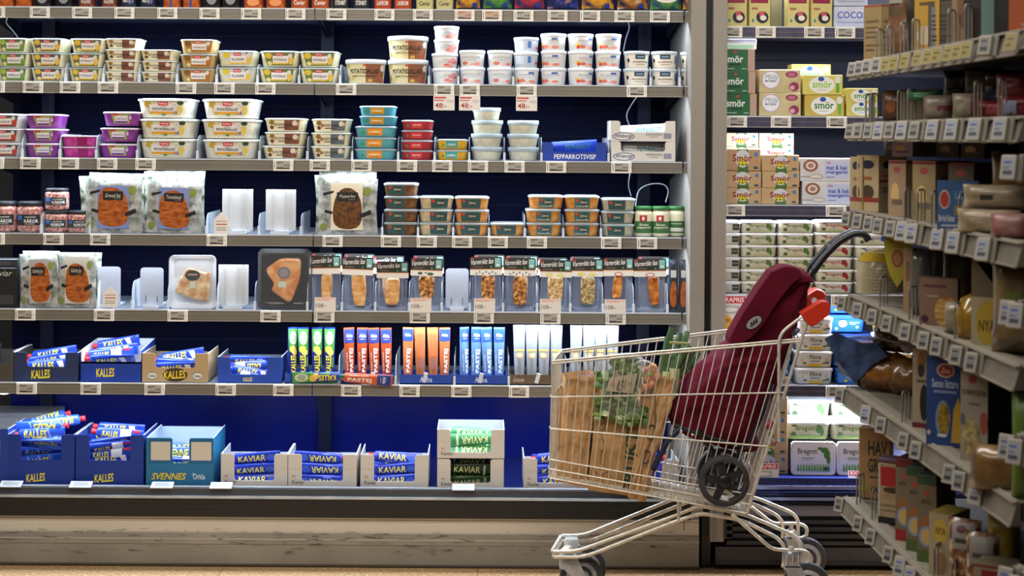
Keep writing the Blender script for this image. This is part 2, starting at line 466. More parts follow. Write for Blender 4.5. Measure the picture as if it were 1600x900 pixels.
mb.add([(XA(1068, .1, 0), -.0009, .14), (XA(1068, .1, 0)+.003, -.0009, .14), (XA(1068, .1, 0)+.003, -.0009, zb), (XA(1068, .1, 0), -.0009, zb)], [(0, 1, 2, 3)], '#3a362f')
mb.build('base_panel', lc)
mb = MB()
mb.box(XL-.02, XA(1092, .2, 0)-.03, -.012, .03, zb, zt, noisy('black_bumper', '#0e0e0e', '#131312', 4, .6))
for q in (.3, .55, .8): mb.box(XL-.02, XA(1092, .2, 0)-.03, -.0135, -.012, zb+(zt-zb)*q, zb+(zt-zb)*q+.0015, '#34322e')
mb.build('bumper_band', lc)
mb = MB()
mb.box(XL-.02, PX0+.03, -.016, .03, zt, zt+.009, noisy('bright_rail', '#b9cbe0', '#d3e0ee', 10, .25, .6))
mb.box(XL-.02, PX0+.03, -.006, .03, zt+.009, zr+.008, '#3a3c42')
mb.box(XL-.02, PX0+.03, .0, .028, zr+.008, zr+.012, '#767a80')
mb.build('deck_rail', lc)
mb = MB()
mb.box(XL-.02, PX0+.02, .028, .6, DECKZ-.03, DECKZ, NAVYD)
mb.build('deck', lc)
mb = MB()
mb.box(XA(1077, 1, 0), PX1-.004, 0, .63, zb+.01, 2.2, PILLAR, .004)
mb.box(XA(1077, 1, 0), XA(1092, .1, 0), .003, .63, .035, zb+.02, PILLAR)
for i, (x, z) in enumerate(((1092, .95), (1086, 1.62), (1090, .62), (1096, 1.1))):
    xx = XA(x, z, 0); mb.add([(xx, -.0008, z), (xx+.002, -.0008, z+.002), (xx+.003, -.0008, z+.012), (xx+.001, -.0008, z+.01)], [(0, 1, 2, 3)], '#5e5850')
mb.build('end_panel', lc)
mb = MB(); mb.box(PX1-.004, XA(1113, 1, .03), .03, .6, 0, 2.2, '#08080a'); mb.build('gap_shade_fill', lc)  # near-black block stands in for the shade of the gap between cases

def shelf(name, x0, x1, z, label, back=.56, rail=RAIL, lampcol=COOL, power=0, ys=YS, glow=False):
    t = empty(name, ((x0+x1)/2, ys, z)); tag(t, label, 'shelf', 'cooler shelves'); w = x1-x0-.004
    mb = MB(); mb.box(-w/2, w/2, .004, back-ys, -.012, 0, STEEL); mb.build('shelf_board', t)
    mb = MB()
    mb.box(-w/2, w/2, 0, .004, -RH, .0015, rail); mb.box(-w/2, w/2, -.003, 0, -.0035, .0015, '#b9bec6'); mb.box(-w/2, w/2, -.003, 0, -RH, -RH+.003, '#8d8a84')
    mb.box(-w/2, w/2, -.0015, 0, -RH*.5, -RH*.5+.001, '#8c887f')
    mb.build('price_rail', t)
    for sx in (-1, 1):
        mb = MB(); x = sx*(w/2-.003)
        mb.add([(x-.0015, .01, -.012), (x-.0015, back-ys-.01, -.012), (x-.0015, back-ys-.01, -.075), (x+.0015, .01, -.012), (x+.0015, back-ys-.01, -.012), (x+.0015, back-ys-.01, -.075)],
               [(0, 1, 2), (5, 4, 3), (0, 2, 5, 3), (1, 0, 3, 4), (2, 1, 4, 5)], '#20242e'); mb.build('bracket', t)
    if power:
        mb = MB(); mb.box(-w/2+.02, w/2-.02, .012, .030, -.024, -.013, mat(*(('#dfeaff', .4, 0, 2.2) if glow else ('#2c62e8', .4, 0, .35)))); mb.build('lamp_housing', t)
        a = area('shelf_lamp', ((x0+x1)/2, ys+.024, z-.026), (w-.06, .012), power, lampcol, (math.radians(-4), 0, 0))
    return t
names = ['top shelf', 'second shelf from the top', 'third shelf from the top', 'fourth shelf from the top', 'fifth shelf from the top', 'lowest shelf']
LP = [8.5, 8, 8, 8, 7.5, 7.5]
for k, z in enumerate(ROWZ):
    shelf('cooler_shelf', XL, XB, z, f'{names[k]} in the left bay of the navy cooler', power=LP[k]*1.05, glow=(k == 0))
    shelf('cooler_shelf', XB, XB2, z, f'{names[k]} in the middle bay of the navy cooler', power=LP[k])
    shelf('cooler_shelf', XB2+.003, XE, z, f'narrow end of {names[k]} beside the beige end panel')

# ================================================================= price tags
def tag_art(red=False):
    g = '#b9a08c' if red else '#a5a19a'; tx = '#8a3a28' if red else '#2c2c2e'
    return [('r', .15, .16, .84, .86, g), ('r', .18, .74, .52, .8, tx), ('r', .18, .64, .42, .67, tx), ('r', .17, .17, .8, .28, '#3a3836'), ('r', .2, .28, .5, .33, '#57534f'),
            ('t', '24 90', .55, .4, .8, .58, tx, 'b'), ('r', .05, .2, .09, .8, '#8e8c88'), ('e', .92, .5, .018, .035, '#222222')]
def mk_tag(red=False, w=.0725, h=.041):
    mb = MB(); mb.box(-w/2, w/2, -.008, 0, 0, h, '#e6e3da', .0012)
    mb.art(tag_art(red), flatmap(w, h, 0, -.008)); return mb.build('price_tag')
def put_tag(px, zrail, desc, red=False, y=YS-.0036, dz=0, key='tag'):
    o = proto('tag'+str(red), lambda: mk_tag(red)); o.location = (XA(px, zrail, y), y, zrail-RH-.0005+dz)
    name_label(o, desc, 'price tag', 'electronic price tags on the cooler rails')
def put_offer(px, z, desc, txt='48:-', up=False):
    def f():
        mb = MB(); w, h = .076, .052
        mb.box(-w/2, w/2, -.001, 0, 0, h, '#e2ddd8')
        c = '#c03024' if txt == '48:-' else '#e0a090'
        mb.art([('r', .04, .82, .6, .93, '#c8402e'), ('r', .04, .66, .5, .72, c), ('t', txt, .08, .16, .62 if txt == '48:-' else .56, .52, '#a02818' if txt == '48:-' else '#7d8186', 'b'), ('r', .62, .66, .95, .69, '#8a8682'), ('r', .66, .55, .95, .57, '#8a8682')]
               if txt == '48:-' else [('r', .04, .88, .95, .96, '#e8b8a4'), ('r', .1, .8, .7, .84, '#e88866'), ('t', txt, .06, .3, .56, .58, '#70757a', 'b')], flatmap(w, h, 0, -.001))
        return mb.build('offer_sign')
    o = proto('offer'+txt, f); o.location = (XA(px, z, YS-.014), YS-.014, z-RH-.053 if not up else z-.002)
    name_label(o, desc, 'sign', 'paper offer signs on the cooler rails')

# ================================================================= label artwork
def salad_art(bg, bg2, txt, tc='#5a5048', red='#c4262e', c3='#e0b848'):
    return [('p', [(.05, .98), (.97, .98), (.93, .04), (.11, .04)], bg), ('e', .18, .74, .1, .22, bg2), ('e', .86, .4, .08, .3, c3), ('e', .2, .2, .08, .14, '#d8cf8a'), ('e', .8, .85, .05, .1, '#3a5a34'),
            ('r', .3, .2, .78, .72, '#e6e2de'), ('r', .26, .13, .76, .24, c3), ('r', .4, .7, .62, .92, red), ('t', 'Rydbergs', .42, .74, .6, .88, '#ffffff', 'i'),
            ('t', txt, .34, .36, .74, .54, tc, 'B'), ('e', .83, .72, .065, .17, '#d9d2cc')]
def big_salad_art():
    return [('p', [(.08, .92), (.9, .92), (.84, .12), (.16, .12)], '#c9c2a8'), ('e', .15, .74, .08, .18, '#b89a2c'), ('e', .84, .4, .06, .26, '#d8c060'), ('e', .84, .82, .07, .12, '#2c4a30'), ('e', .3, .16, .06, .06, '#d6d8a0'), ('e', .48, .14, .05, .05, '#3a8a4a'),
            ('r', .18, .32, .76, .74, '#dcd8d6'), ('r', .18, .2, .74, .33, '#d8981c'), ('r', .7, .17, .78, .34, '#2a5aa8'), ('r', .7, .245, .78, .265, '#e8c840'), ('r', .72, .17, .735, .34, '#e8c840'),
            ('r', .37, .68, .58, .88, '#c4262e'), ('t', 'Rydbergs', .39, .72, .56, .85, '#ffffff', 'i'), ('r', .42, .6, .54, .63, '#86807a'), ('t', 'POTATISSALLAD', .24, .4, .7, .55, '#3e3a3c', 'B'), ('e', .72, .72, .065, .15, '#d5cfca'), ('r', .69, .7, .75, .735, '#8f8880')]
def choc_art(c1='#7d4c38', c2='#d8cf9a', txt='POTATISSALLAD'):
    return [('r', .06, .06, .94, .94, '#e4dcc0'), ('r', .5, .06, .94, .94, c1), ('e', .14, .7, .08, .2, '#8a6a2a'), ('e', .12, .3, .06, .16, '#6a3a2a'), ('e', .22, .5, .05, .2, c2), ('e', .88, .6, .05, .18, '#c2a870'),
            ('t', txt, .2, .4, .74, .64, '#2e2622', 'B'), ('r', .3, .24, .66, .32, '#5a463c'), ('e', .8, .66, .07, .22, '#d8d0c4')]
def round_potato_art():
    return [('r', 0, .02, .52, .96, '#d6cc9c'), ('r', .52, .02, 1, .96, '#8c5636'), ('e', .06, .8, .07, .14, '#b8a040'), ('e', .1, .5, .06, .12, '#ded6a8'), ('e', .2, .22, .07, .1, '#c8b870'), ('e', .04, .22, .04, .14, '#a8903c'), ('e', .62, .12, .06, .08, '#c8a040'), ('e', .9, .16, .06, .12, '#b84a2c'), ('e', .94, .7, .07, .16, '#d6d0c8'),
            ('t', 'POTATISSALLAD', .14, .44, .84, .66, '#2a1e16', 'B'), ('t', 'KRÄMIGT OCH KLASSISKT RECEPT', .2, .28, .78, .38, '#3a2a20', 'b'), ('r', .46, .8, .56, .86, '#c43a2c')]
def cup_art(txt, k=0):
    a = [('t', txt, .14+.1*k, .56, .8, .72, '#8a8f98', ''), ('r', .3, .44, .64, .48, '#b4b8be'), ('e', .26+.1*k, .24, .1, .12, '#d8705c'), ('e', .68, .18, .12, .1, '#e08878'), ('e', .5, .14, .06, .07, '#f0b8a8')]
    if k == 1: a += [('e', .2, .34, .07, .12, '#d8c850'), ('e', .22, .22, .05, .12, '#d8402c'), ('r', .56, .7, .74, .8, '#2a58b0')]
    if k == 2: a = [('r', .1, .2, .45, .8, '#c8d4e4'), ('r', .55, .3, .66, .8, '#4a78b8'), ('e', .9, .3, .07, .12, '#c84a38')]
    if k == 3: a += [('p', [(.55, .45), (.75, .8), (.85, .7), (.7, .35)], '#d88a88'), ('p', [(.7, .4), (.85, .62), (.95, .5), (.8, .3)], '#c87070')]
    return a
def blue_cup_art():
    return [('r', .1, .03, .9, .95, '#e6dccc'), ('r', .32, .58, .66, .95, '#2c4a66'), ('r', .38, .7, .6, .76, '#a8bccc'), ('t', 'SKAGENRÖRA', .24, .34, .76, .46, '#3a3430', 'B'), ('r', .34, .2, .66, .24, '#8a8278'), ('e', .08, .5, .05, .14, '#20242a'), ('r', .84, .3, .94, .8, '#2e6cb4')]
def hummus_art(lab, txt=''):
    return [('r', .26, .12, .7, .92, lab), ('e', .48, .5, .16, .3, lab), ('t', txt or 'HUMMUS', .32, .4, .64, .6, '#f2e8d0', 'B'), ('r', .1, .3, .18, .55, '#3a8a3a'), ('r', .34, .22, .6, .3, '#b06a1c')]
def zeina_art(bg='#2f5152', x0=.04, x1=.62, foot=None):
    a = [('r', x0, .04, x1, .96, bg), ('e', x0+.09, .72, .06, .18, '#c23a30'), ('e', x0+.11, .84, .03, .1, '#3a6a34')]
    cx = (x0+x1)/2+.05
    a += [('e', cx, .52, .16, .22, '#20302e'), ('t', 'ZEINA', cx-.13, .42, cx+.13, .62, '#c8c0a4', 'B')]
    if foot: a += [('t', foot, x0+.04, .12, x1-.04, .26, '#e8e2cc', 'b')]
    return a

# ================================================================= row helpers
def row(k, px0, px1, key, fn, n, noun, desc, cat, group, pitch, dy=0, rz=0, offs=None, dz=0, **kw):
    z = ROWZ[k] if k < 6 else DECKZ
    x = XA((px0+px1)/2, z, YI+dy)
    stack(key, fn, x, YI+dy, z+.0015+dz, n, pitch, noun, desc, cat, group, offs=offs, rz=rz, **kw)
def wm(px): return px/SI
# ----------------------------------------------------------------- second shelf: salads and cups
P23 = 22.8/SI
G2 = 'salad tubs on the second shelf'
WL = '#dfe3e0'; CL = film('lid_film', '#c4d4dc', .55, .12)
def st(w, body, art, h=P23, dp=.14, lid=WL, taper=.86): return lambda: tub('salad_tub', wm(w), h*.985, dp, body, lid, art, taper)
row(1, -9, 44, 'g2a', st(53, SALAD, salad_art('#5d7440', '#9ab04c', 'GURKSALLAD', c3='#6d9a3a'), lid=CL), 3, 'green-labelled salad tub', 'cucumber tubs where the second shelf starts', 'salad tub', G2, P23)
row(1, 45, 100, 'g2b', st(55, SALAD, salad_art('#55504c', '#d8b030', 'CURRYSALLAD'), lid=CL), 3, 'salad tub with grey and yellow label', 'curry salads beside the green-labelled tubs', 'salad tub', G2, P23)
row(1, 104, 160, 'g2c', st(55, SALAD, salad_art('#6b6a3c', '#d8b030', 'POTATISSALLAD'), lid=CL), 3, 'cream salad tub with olive label', 'creamy salads beside the four-high brown stack', 'salad tub', G2, P23, offs=[0, 0, .006])
row(1, 162, 216, 'g2d', st(56, SALAD, choc_art(), h=17.2/SI), 4, 'brown-labelled potato salad tub', 'brown-labelled tubs four high', 'salad tub', G2, 17.2/SI)
row(1, 218, 273, 'g2d', None, 3, 'brown-labelled potato salad tub', 'brown-labelled tubs three high beside the taller stack', 'salad tub', G2, 17.2/SI)
row(1, 279, 337, 'g2e', st(57, noisy('tan_salad', '#c8a468', '#e0c48e', 60, .4), salad_art('#a87c3a', '#7a5226', 'RÄKSALLAD', c3='#b06a20'), lid=CL), 3, 'tan salad tub with orange label', 'tan orange-labelled salads', 'salad tub', G2, P23)
row(1, 339, 400, 'g2f', st(62, SALAD, salad_art('#c3c4c6', '#d8c020', 'KLASSISK'), h=25.5/SI, lid=CL), 2, 'salad tub with pale grey label', 'grey-labelled lemon salads', 'salad tub', G2, 25.8/SI)
row(1, 404, 465, 'g2g', st(62, SALAD, salad_art('#6d7434', '#d8b838', 'POTATISSALLAD'), h=25.5/SI, lid=CL), 2, 'yellow-labelled potato salad tub', 'yellow-labelled tubs next to the grey-labelled pair', 'salad tub', G2, 25.8/SI, offs=[-.003, .004])
row(1, 468, 528, 'g2g', None, 2, 'yellow-labelled potato salad tub', 'yellow-labelled tubs next to the big round tub', 'salad tub', G2, 25.8/SI)
row(1, 538, 601, 'r2', lambda: cup('potato_salad_bucket', wm(65), 38.5/SI, SALAD, '#d5dade', round_potato_art(), .86, .2, 1.2), 1, 'large round potato salad bucket', 'brown and cream, standing alone on its spot', 'salad bucket', 'round salad buckets', .09)
row(1, 604, 667, 'r2', None, 2, 'large round potato salad bucket', 'brown and cream buckets', 'salad bucket', 'round salad buckets', 37/SI)
WC = '#e6e6e4'; G2c = 'small round salad cups on the second shelf'
def sc(txt, k, w=41, h=27, body=WC): return lambda: cup('seafood_salad_cup', wm(w), h/SI, body, '#dfe4ea', cup_art(txt, k), .87, .2, 1.35)
row(1, 674, 716, 'c2a', sc('HET KRABBRÖRA', 3, 42, 25), 2, 'white crab salad cup', 'white cups with pink crab sticks', 'salad cup', G2c, 23.5/SI, total=4)
row(1, 677, 717, 'c2b', sc('KRABBRÖRA', 3, 40, 23, '#dcdce0'), 2, 'pale crab salad cup', 'white cups with pink crab sticks', 'salad cup', G2c, 20.5/SI, dz=47.5/SI, start=2, total=4)
row(1, 718, 758, 'c2c', sc('LAXSALLAD', 0), 2, 'white salmon salad cup', 'salmon salads beside the four-high crab stack', 'salad cup', G2c, 26.8/SI)
row(1, 761, 801, 'c2c', None, 2, 'white salmon salad cup', 'salmon salads beside the pale blue cups', 'salad cup', G2c, 26.8/SI, rz=.3)
row(1, 803, 843, 'c2d', sc('SKAGENRÖRA', 1), 1, 'white shrimp salad cup', 'under the two pale blue cups', 'salad cup', G2c, .06)
row(1, 803, 841, 'c2e', sc('', 2, 40, 24, '#ccd8e6'), 2, 'pale blue-backed salad cup', 'cups turned back to front', 'salad cup', G2c, 23.5/SI, dz=27/SI)
for i, (a, b, w) in enumerate(((845, 886, 'first'), (888, 928, 'second'), (931, 972, 'third'))):
    row(1, a, b, 'c2d', None, 3, 'white shrimp salad cup', f'{w} of the three full shrimp salad stacks', 'salad cup', G2c, 26.9/SI, rz=(-.35, .5, .0)[i], jit=.001)
row(1, 976, 1016, 'c2f', lambda: cup('seafood_salad_cup', wm(41), 27/SI, '#ddd8ce', '#c6ccd2', blue_cup_art(), .87, .2, 1.3), 2, 'beige cup with dark blue crest', 'blue-crested cups beside the shrimp salads', 'salad cup', G2c, 27/SI, rz=.25)
row(1, 1019, 1060, 'c2f', None, 2, 'beige cup with dark blue crest', 'blue-crested cups by the shelf end', 'salad cup', G2c, 27/SI)
row(1, 1070, 1100, 'c2f', None, 2, 'beige cup with dark blue crest', 'cups half behind the end panel', 'salad cup', G2c, 27/SI, dy=.02)
for px, d in ((-8, 'cucumber salads'), (52, 'grey and yellow labelled salads'), (110, 'olive-labelled salads'), (169, 'four-high brown salad stack'), (291, 'tan orange-labelled salads'), (351, 'pale grey lemon salads'), (415, 'yellow-labelled salads'),
              (541, 'single round potato salad bucket'), (694, 'crab salad cups'), (734, 'salmon salad cups'), (823, 'shrimp salad cups'), (995, 'blue-crested cups')):
    put_tag(px, ROWZ[1], f'white electronic price tag under the {d}')
for px, d in ((694, 'crab salad cups'), (734, 'salmon salad cups'), (823, 'shrimp salad cups')):
    put_offer(px, ROWZ[1], f'red and white 48 offer sign hanging under the {d}')

# ----------------------------------------------------------------- third shelf
G3 = 'salad tubs on the third shelf'
row(2, -27, 33, 'g3a', st(58, noisy('herring_salad', '#c8c0c0', '#e2dcdc', 60, .4), salad_art('#4a4c52', '#8a3a3a', 'SILLSALLAD', c3='#b8402c')), 3, 'grey and red salad tub', 'herring salads at the shelf start', 'salad tub', G3, P23)
PUR = noisy('purple_salad', '#7a2a86', '#94409e', 50, .4)
def pur(w): return lambda: tub('salad_tub', wm(w), P23*.985, .14, PUR, '#dcd6e0', [('p', [(.2, .9), (.82, .9), (.76, .14), (.26, .14)], '#98a850'), ('r', .3, .34, .7, .76, '#dcd4dc'), ('r', .3, .2, .7, .34, '#6a2a88'), ('t', 'RÖDBETSSALLAD', .33, .46, .68, .6, '#4a3a4a', 'B'), ('r', .24, .78, .42, .92, '#c4262e'), ('e', .78, .6, .07, .22, '#6a3080'), ('e', .78, .6, .05, .16, '#c8a8d0')], .86)
row(2, 37, 94, 'g3b', pur(57), 3, 'purple beet salad tub', 'purple tubs before the low pink pair', 'salad tub', G3, P23)
row(2, 94, 149, 'g3c', lambda: tub('salad_tub', wm(55), 17.4/SI, .14, PINKS, '#dcdce6', [('r', .46, .05, .8, .95, '#8a1458'), ('e', .2, .5, .07, .3, '#c03a8a')], .9), 2, 'low magenta salad tub', 'low magenta tubs between the purple stacks', 'salad tub', G3, 17.4/SI)
row(2, 152, 213, 'g3b2', pur(60), 3, 'purple beet salad tub', 'purple tubs beside the large potato salads', 'salad tub', G3, 25/SI, offs=[0, .003, .012])
B3 = 31.5/SI
row(2, 216, 302, 'g3d', lambda: tub('potato_salad_tub', wm(87), B3*.985, .19, noisy('pale_salad', '#e4dfc8', '#f2efe2', 40, .35), '#e4ecec', big_salad_art(), .87, .16), 3, 'large potato salad tub', 'large tubs beside the purple salads', 'salad tub', 'large potato salad tubs', B3, offs=[0, -.002, -.008])
row(2, 314, 400, 'g3d', None, 3, 'large potato salad tub', 'large tubs beside the brown-labelled salads', 'salad tub', 'large potato salad tubs', B3)
row(2, 411, 474, 'g3e', st(64, SALAD, choc_art(), h=21.5/SI), 3, 'tub with dark brown label half', 'low brown-labelled tubs on the third shelf', 'salad tub', G3, 21.5/SI, offs=[-.004, .004, .004])
row(2, 486, 547, 'g3f', st(62, SALAD, choc_art('#5d6a6e', '#c89868', 'RHODE ISLAND'), h=21.3/SI), 3, 'tub with grey-blue label half', 'grey-blue labelled tubs beside the turquoise ones', 'salad tub', G3, 21.3/SI)
G3h = 'hummus tubs on the third shelf'
def hm(w, body, lab, txt, h): return lambda: tub('hummus_tub', wm(w), h/SI, .13, body, CL, hummus_art(lab, txt), .9, .22)
row(2, 553, 619, 'h3a', hm(65, '#58a8b4', '#e0901c', 'HUMMUS', 17.5), 3, 'turquoise hummus tub', 'turquoise and orange tubs', 'hummus tub', G3h, 17.7/SI, start=0, total=5)
row(2, 560, 619, 'h3b', hm(58, '#3e8e9e', '#c8901c', 'HUMMUS', 15.5), 2, 'smaller turquoise hummus tub', 'turquoise and orange tubs', 'hummus tub', G3h, 15.5/SI, dz=53.5/SI, start=3, total=5)
row(2, 626, 676, 'h3c', hm(50, '#a82430', '#c83040', 'AJVAR', 15.6), 4, 'red hummus tub', 'red tubs', 'hummus tub', G3h, 15.7/SI)
row(2, 682, 731, 'h3d', hm(49, '#d8a820', '#3ca0a0', 'CURRY', 16.5), 2, 'yellow hummus tub with teal label', 'yellow tubs', 'hummus tub', G3h, 16.8/SI)
CREAM = noisy('cream_dip', '#c9c4aa', '#e0dcc6', 40, .5)
def dip(w, h): return lambda: cup('dip_cup', wm(w), h/SI, CREAM, CL, [('r', 0, .8, 1, .98, '#8fa0a0')], .84, .34, 1.4)
row(2, 736, 785, 'd3', dip(50, 21), 3, 'clear cup of pale garlic dip', 'dip cups beside the yellow tubs', 'dip cup', 'clear dip cups', 21/SI, total=4)
row(2, 738, 781, 'd3s', dip(45, 19), 1, 'smaller clear cup of pale dip', 'dip cups beside the yellow tubs', 'dip cup', 'clear dip cups', 21/SI, dz=63.5/SI, start=3, total=4)
row(2, 793, 843, 'd3', None, 3, 'clear cup of pale garlic dip', 'dip cups beside the blue tray', 'dip cup', 'clear dip cups', 21/SI)
# trays of horseradish tubes
z3 = ROWZ[2]+.0015
def tray(name, px0, px1, h, dp, hb, out, inn, notch, art, k, label, cat='display box', group=None, z=None, dy=0, back=None, rz=0, w=None):
    zz = (ROWZ[k] if k < 6 else DECKZ)+.002 if z is None else z
    y = YI+dy if k < 6 else .045+dy
    s = FPX/(5.5+y)
    sb = FPX/(5.5+y+dp); hb_m = EYE-((EYE-zz)*s-hb)/sb-zz
    o = display_box(name, w or (px1-px0)/s, h/s, dp, hb_m, out, inn, notch, art, back)
    o.location = (XA((px0+px1)/2, zz, y), y, zz); o.rotation_euler = (0, 0, rz)
    name_label(o, label, cat, group); return o
tray('display_tray', 848, 947, 29, .16, 27, '#1c3a98', '#22409a', (.16, .84, .5), [('t', 'PEPPARROTSVISP', .18, .1, .84, .36, '#e8e8ea', 'b')], 2, 'blue cardboard tray with white lettering holding a blue tube', group='cardboard trays on the third shelf')
WIN = [('e', .2, .24, .17, .2, '#26346a'), ('e', .2, .24, .155, .165, '#dcdad4'), ('t', 'Winborgs', .07, .12, .34, .36, '#26346a', 'Bi'), ('r', .54, .36, .8, .39, '#8a8884'), ('r', .54, .3, .8, .33, '#8a8884'), ('r', .6, .2, .74, .23, '#8a8884'), ('r', .82, .14, .94, .4, '#8c8aa0')]
tray('display_tray', 955, 1055, 31, .16, 29, '#d2cfc8', '#b8b4ac', (.15, .84, .5), WIN, 2, 'beige cardboard tray with blue oval logo, lower of the two stacked', group='cardboard trays on the third shelf')
tray('display_tray', 954, 1055, 32, .16, 24, '#d2cfc8', '#b8b4ac', (.15, .84, .45), WIN, 2, 'beige cardboard tray with blue oval logo, upper of the two stacked', group='cardboard trays on the third shelf', z=z3+31.5/SI)
TA = {
 'kalles': [('t', 'KALLES', .22, .12, .8, .6, '#f2e020', 'Bv'), ('r', .1, .86, .9, .95, '#20358c'), ('p', [(.2, .66), (.8, .74), (.8, .84), (.2, .8)], '#e8e0d0')],
 'rand': [('p', [(0, .1), (1, .2), (1, .25), (0, .15)], '#6c8cd8'), ('p', [(0, .35), (1, .45), (1, .5), (0, .4)], '#6c8cd8'), ('p', [(0, .6), (1, .7), (1, .75), (0, .65)], '#6c8cd8'), ('t', 'KALLES', .2, .1, .78, .62, '#f2e020', 'Bv')],
 'white': [('r', 0, .5, 1, .75, '#e8eaf0'), ('t', 'KALLES', .3, .1, .7, .45, '#f2e020', 'Bv'), ('r', .1, .8, .3, .95, '#d82030')],
 'kaviar': [('e', .5, .82, .25, .09, '#3c60cc'), ('e', .84, .3, .08, .1, '#5878d8'), ('t', 'KAVIAR', .24, .08, .7, .7, '#f0ec60', 'bv')],
 'green': [('t', 'KAVIAR', .22, .08, .7, .68, '#e8f0b0', 'bv'), ('r', .1, .75, .9, .8, '#c8e0c0')],
 'svennes': [('t', 'SVENNES', .2, .1, .8, .7, '#e8e040', 'Bv')],
 'pepp': [('t', 'PEPPARROT', .3, .3, .7, .9, '#4a8a9a', 'bv')],
}
def tubep(kind):
    body = {'kalles': '#1f3fb4', 'rand': '#2c55c4', 'white': '#2444b4', 'kaviar': '#1c38b8', 'green': '#3a8a50', 'dgreen': '#24401e', 'svennes': '#2a58b8', 'pepp': '#e0e4e6', 'pblue': '#2448b8'}[kind]
    a = {'dgreen': 'green', 'pblue': 'pepp'}.get(kind, kind)
    return proto('tube_'+kind, lambda: squeeze_tube('roe_paste_tube' if kind not in ('pepp', 'pblue') else 'horseradish_tube', .19, .0195, mat(body, .3, 0, 0, .3), TA[a], '#d8232a' if kind not in ('pepp', 'pblue', 'green', 'dgreen') else '#e4e4e4', .018))
def lay(kind, px, py, y, left=True, tilt=0, yaw=0, roll=0, label='', group=None, scale=1.0, cat='tube', up=None):
    """tube lying along x, its middle seen at pixel (px, py); cap left or right"""
    o = tubep(kind); c = W(px, py, y)
    th = math.radians(90 if left else -90)+(-math.radians(tilt))
    Mx = Matrix.Rotation(math.radians(yaw), 4, 'Z') @ Matrix.Rotation(th, 4, 'Y') @ Matrix.Rotation(math.radians(roll), 4, 'Z') @ Matrix.Diagonal((scale, scale, scale, 1))
    o.matrix_world = Matrix.Translation(c) @ Mx @ Matrix.Translation((0, 0, -.095))
    name_label(o, label, cat, group)
lay('pblue', 892, 229, YI+.05, True, 2, 0, 10, 'blue horseradish tube lying in the blue tray')
lay('pepp', 1004, 232, YI+.05, True, -2, 0, 0, 'white horseradish tube in the lower beige tray')
lay('pepp', 1002, 204, YI+.05, True, 2, 0, 0, 'white horseradish tube in the upper beige tray')
for px, d in ((-9, 'herring salads'), (48, 'purple beet salads'), (108, 'low magenta tubs'), (168, 'second purple stack'), (228, 'large potato salads'), (443, 'low brown-labelled tubs'), (500, 'grey-blue labelled tubs'),
              (565, 'turquoise hummus tubs'), (636, 'red hummus tubs'), (691, 'yellow hummus tubs'), (747, 'first dip cups'), (804, 'second dip cups'), (869, 'blue tray'), (971, 'stacked beige trays')):
    put_tag(px, ROWZ[2], f'white electronic price tag under the {d}')

# ----------------------------------------------------------------- fourth shelf
def jar(name, w, h, body, lid, art, lidh=.14):
    mb = MB(); r = w/2
    mb.lathe([(r*.85, 0), (r*.98, h*.05), (r, h*.12), (r, h*.72), (r*.97, h*.8), (r*.82, h*.86), (r*.82, h*.9)], body, 24, (0, r))
    mb.art(art, lambda u, v, d: (math.sin((u-.5)*2.8)*(r+d), r-math.cos((u-.5)*2.8)*(r+d), h*(.1+v*.62)), 10)
    o = mb.build(name); l = MB(); l.lathe([(r*.93, h*(1-lidh)), (r*.95, h*(1-lidh*.9)), (r*.95, h*.985), (r*.9, h)], lid, 24, (0, r)); l.build('lid', o); return o
SHR = noisy('shrimp_in_brine', '#8a5a50', '#d8b0a4', 90, .25, h3='#b88078', coat=.6)
def ja(bg): return [('r', .12, .2, .88, .78, bg), ('r', .2, .5, .36, .72, '#2e6cc4'), ('t', 'RÄKOR', .42, .34, .82, .56, '#e8e8e8', 'B'), ('r', .44, .62, .74, .66, '#c8c8c8'), ('r', .44, .26, .7, .3, '#a0a0a0')]
J = lambda px0, px1, key, fn, desc, dz=0, dy=0: row(3, px0, px1, key, fn, 1, 'shrimp jar', desc, 'jar', 'shrimp jars', .1, dz=dz, dy=dy)
J(-19, 20, 'jb', lambda: jar('shrimp_jar', wm(40), 48/SI, SHR, '#1c2026', ja('#2a2c30')), 'tall, cut by the shelf start')
J(21, 61, 'jb', None, 'tall with dark label, beside the small ones')
J(66, 101, 'js', lambda: jar('shrimp_jar', wm(37), 34/SI, SHR, '#20242a', ja('#3a3c40')), 'small, under the upper jar')
J(101, 137, 'js', None, 'small, touching the salmon packs')
J(66, 103, 'js', None, 'small, standing on top of another jar', dz=35/SI)
LEAFY = noisy('birch_print', '#3a4634', '#a8aaa0', 34, .3, 0, .2, detail=8, h3='#878c7e', coat=.5, lo=.36, hi=.62)
BAGW = noisy('frosty_print', '#6a706a', '#b4b6b2', 30, .25, 0, .2, detail=8, coat=.5, lo=.36, hi=.6)
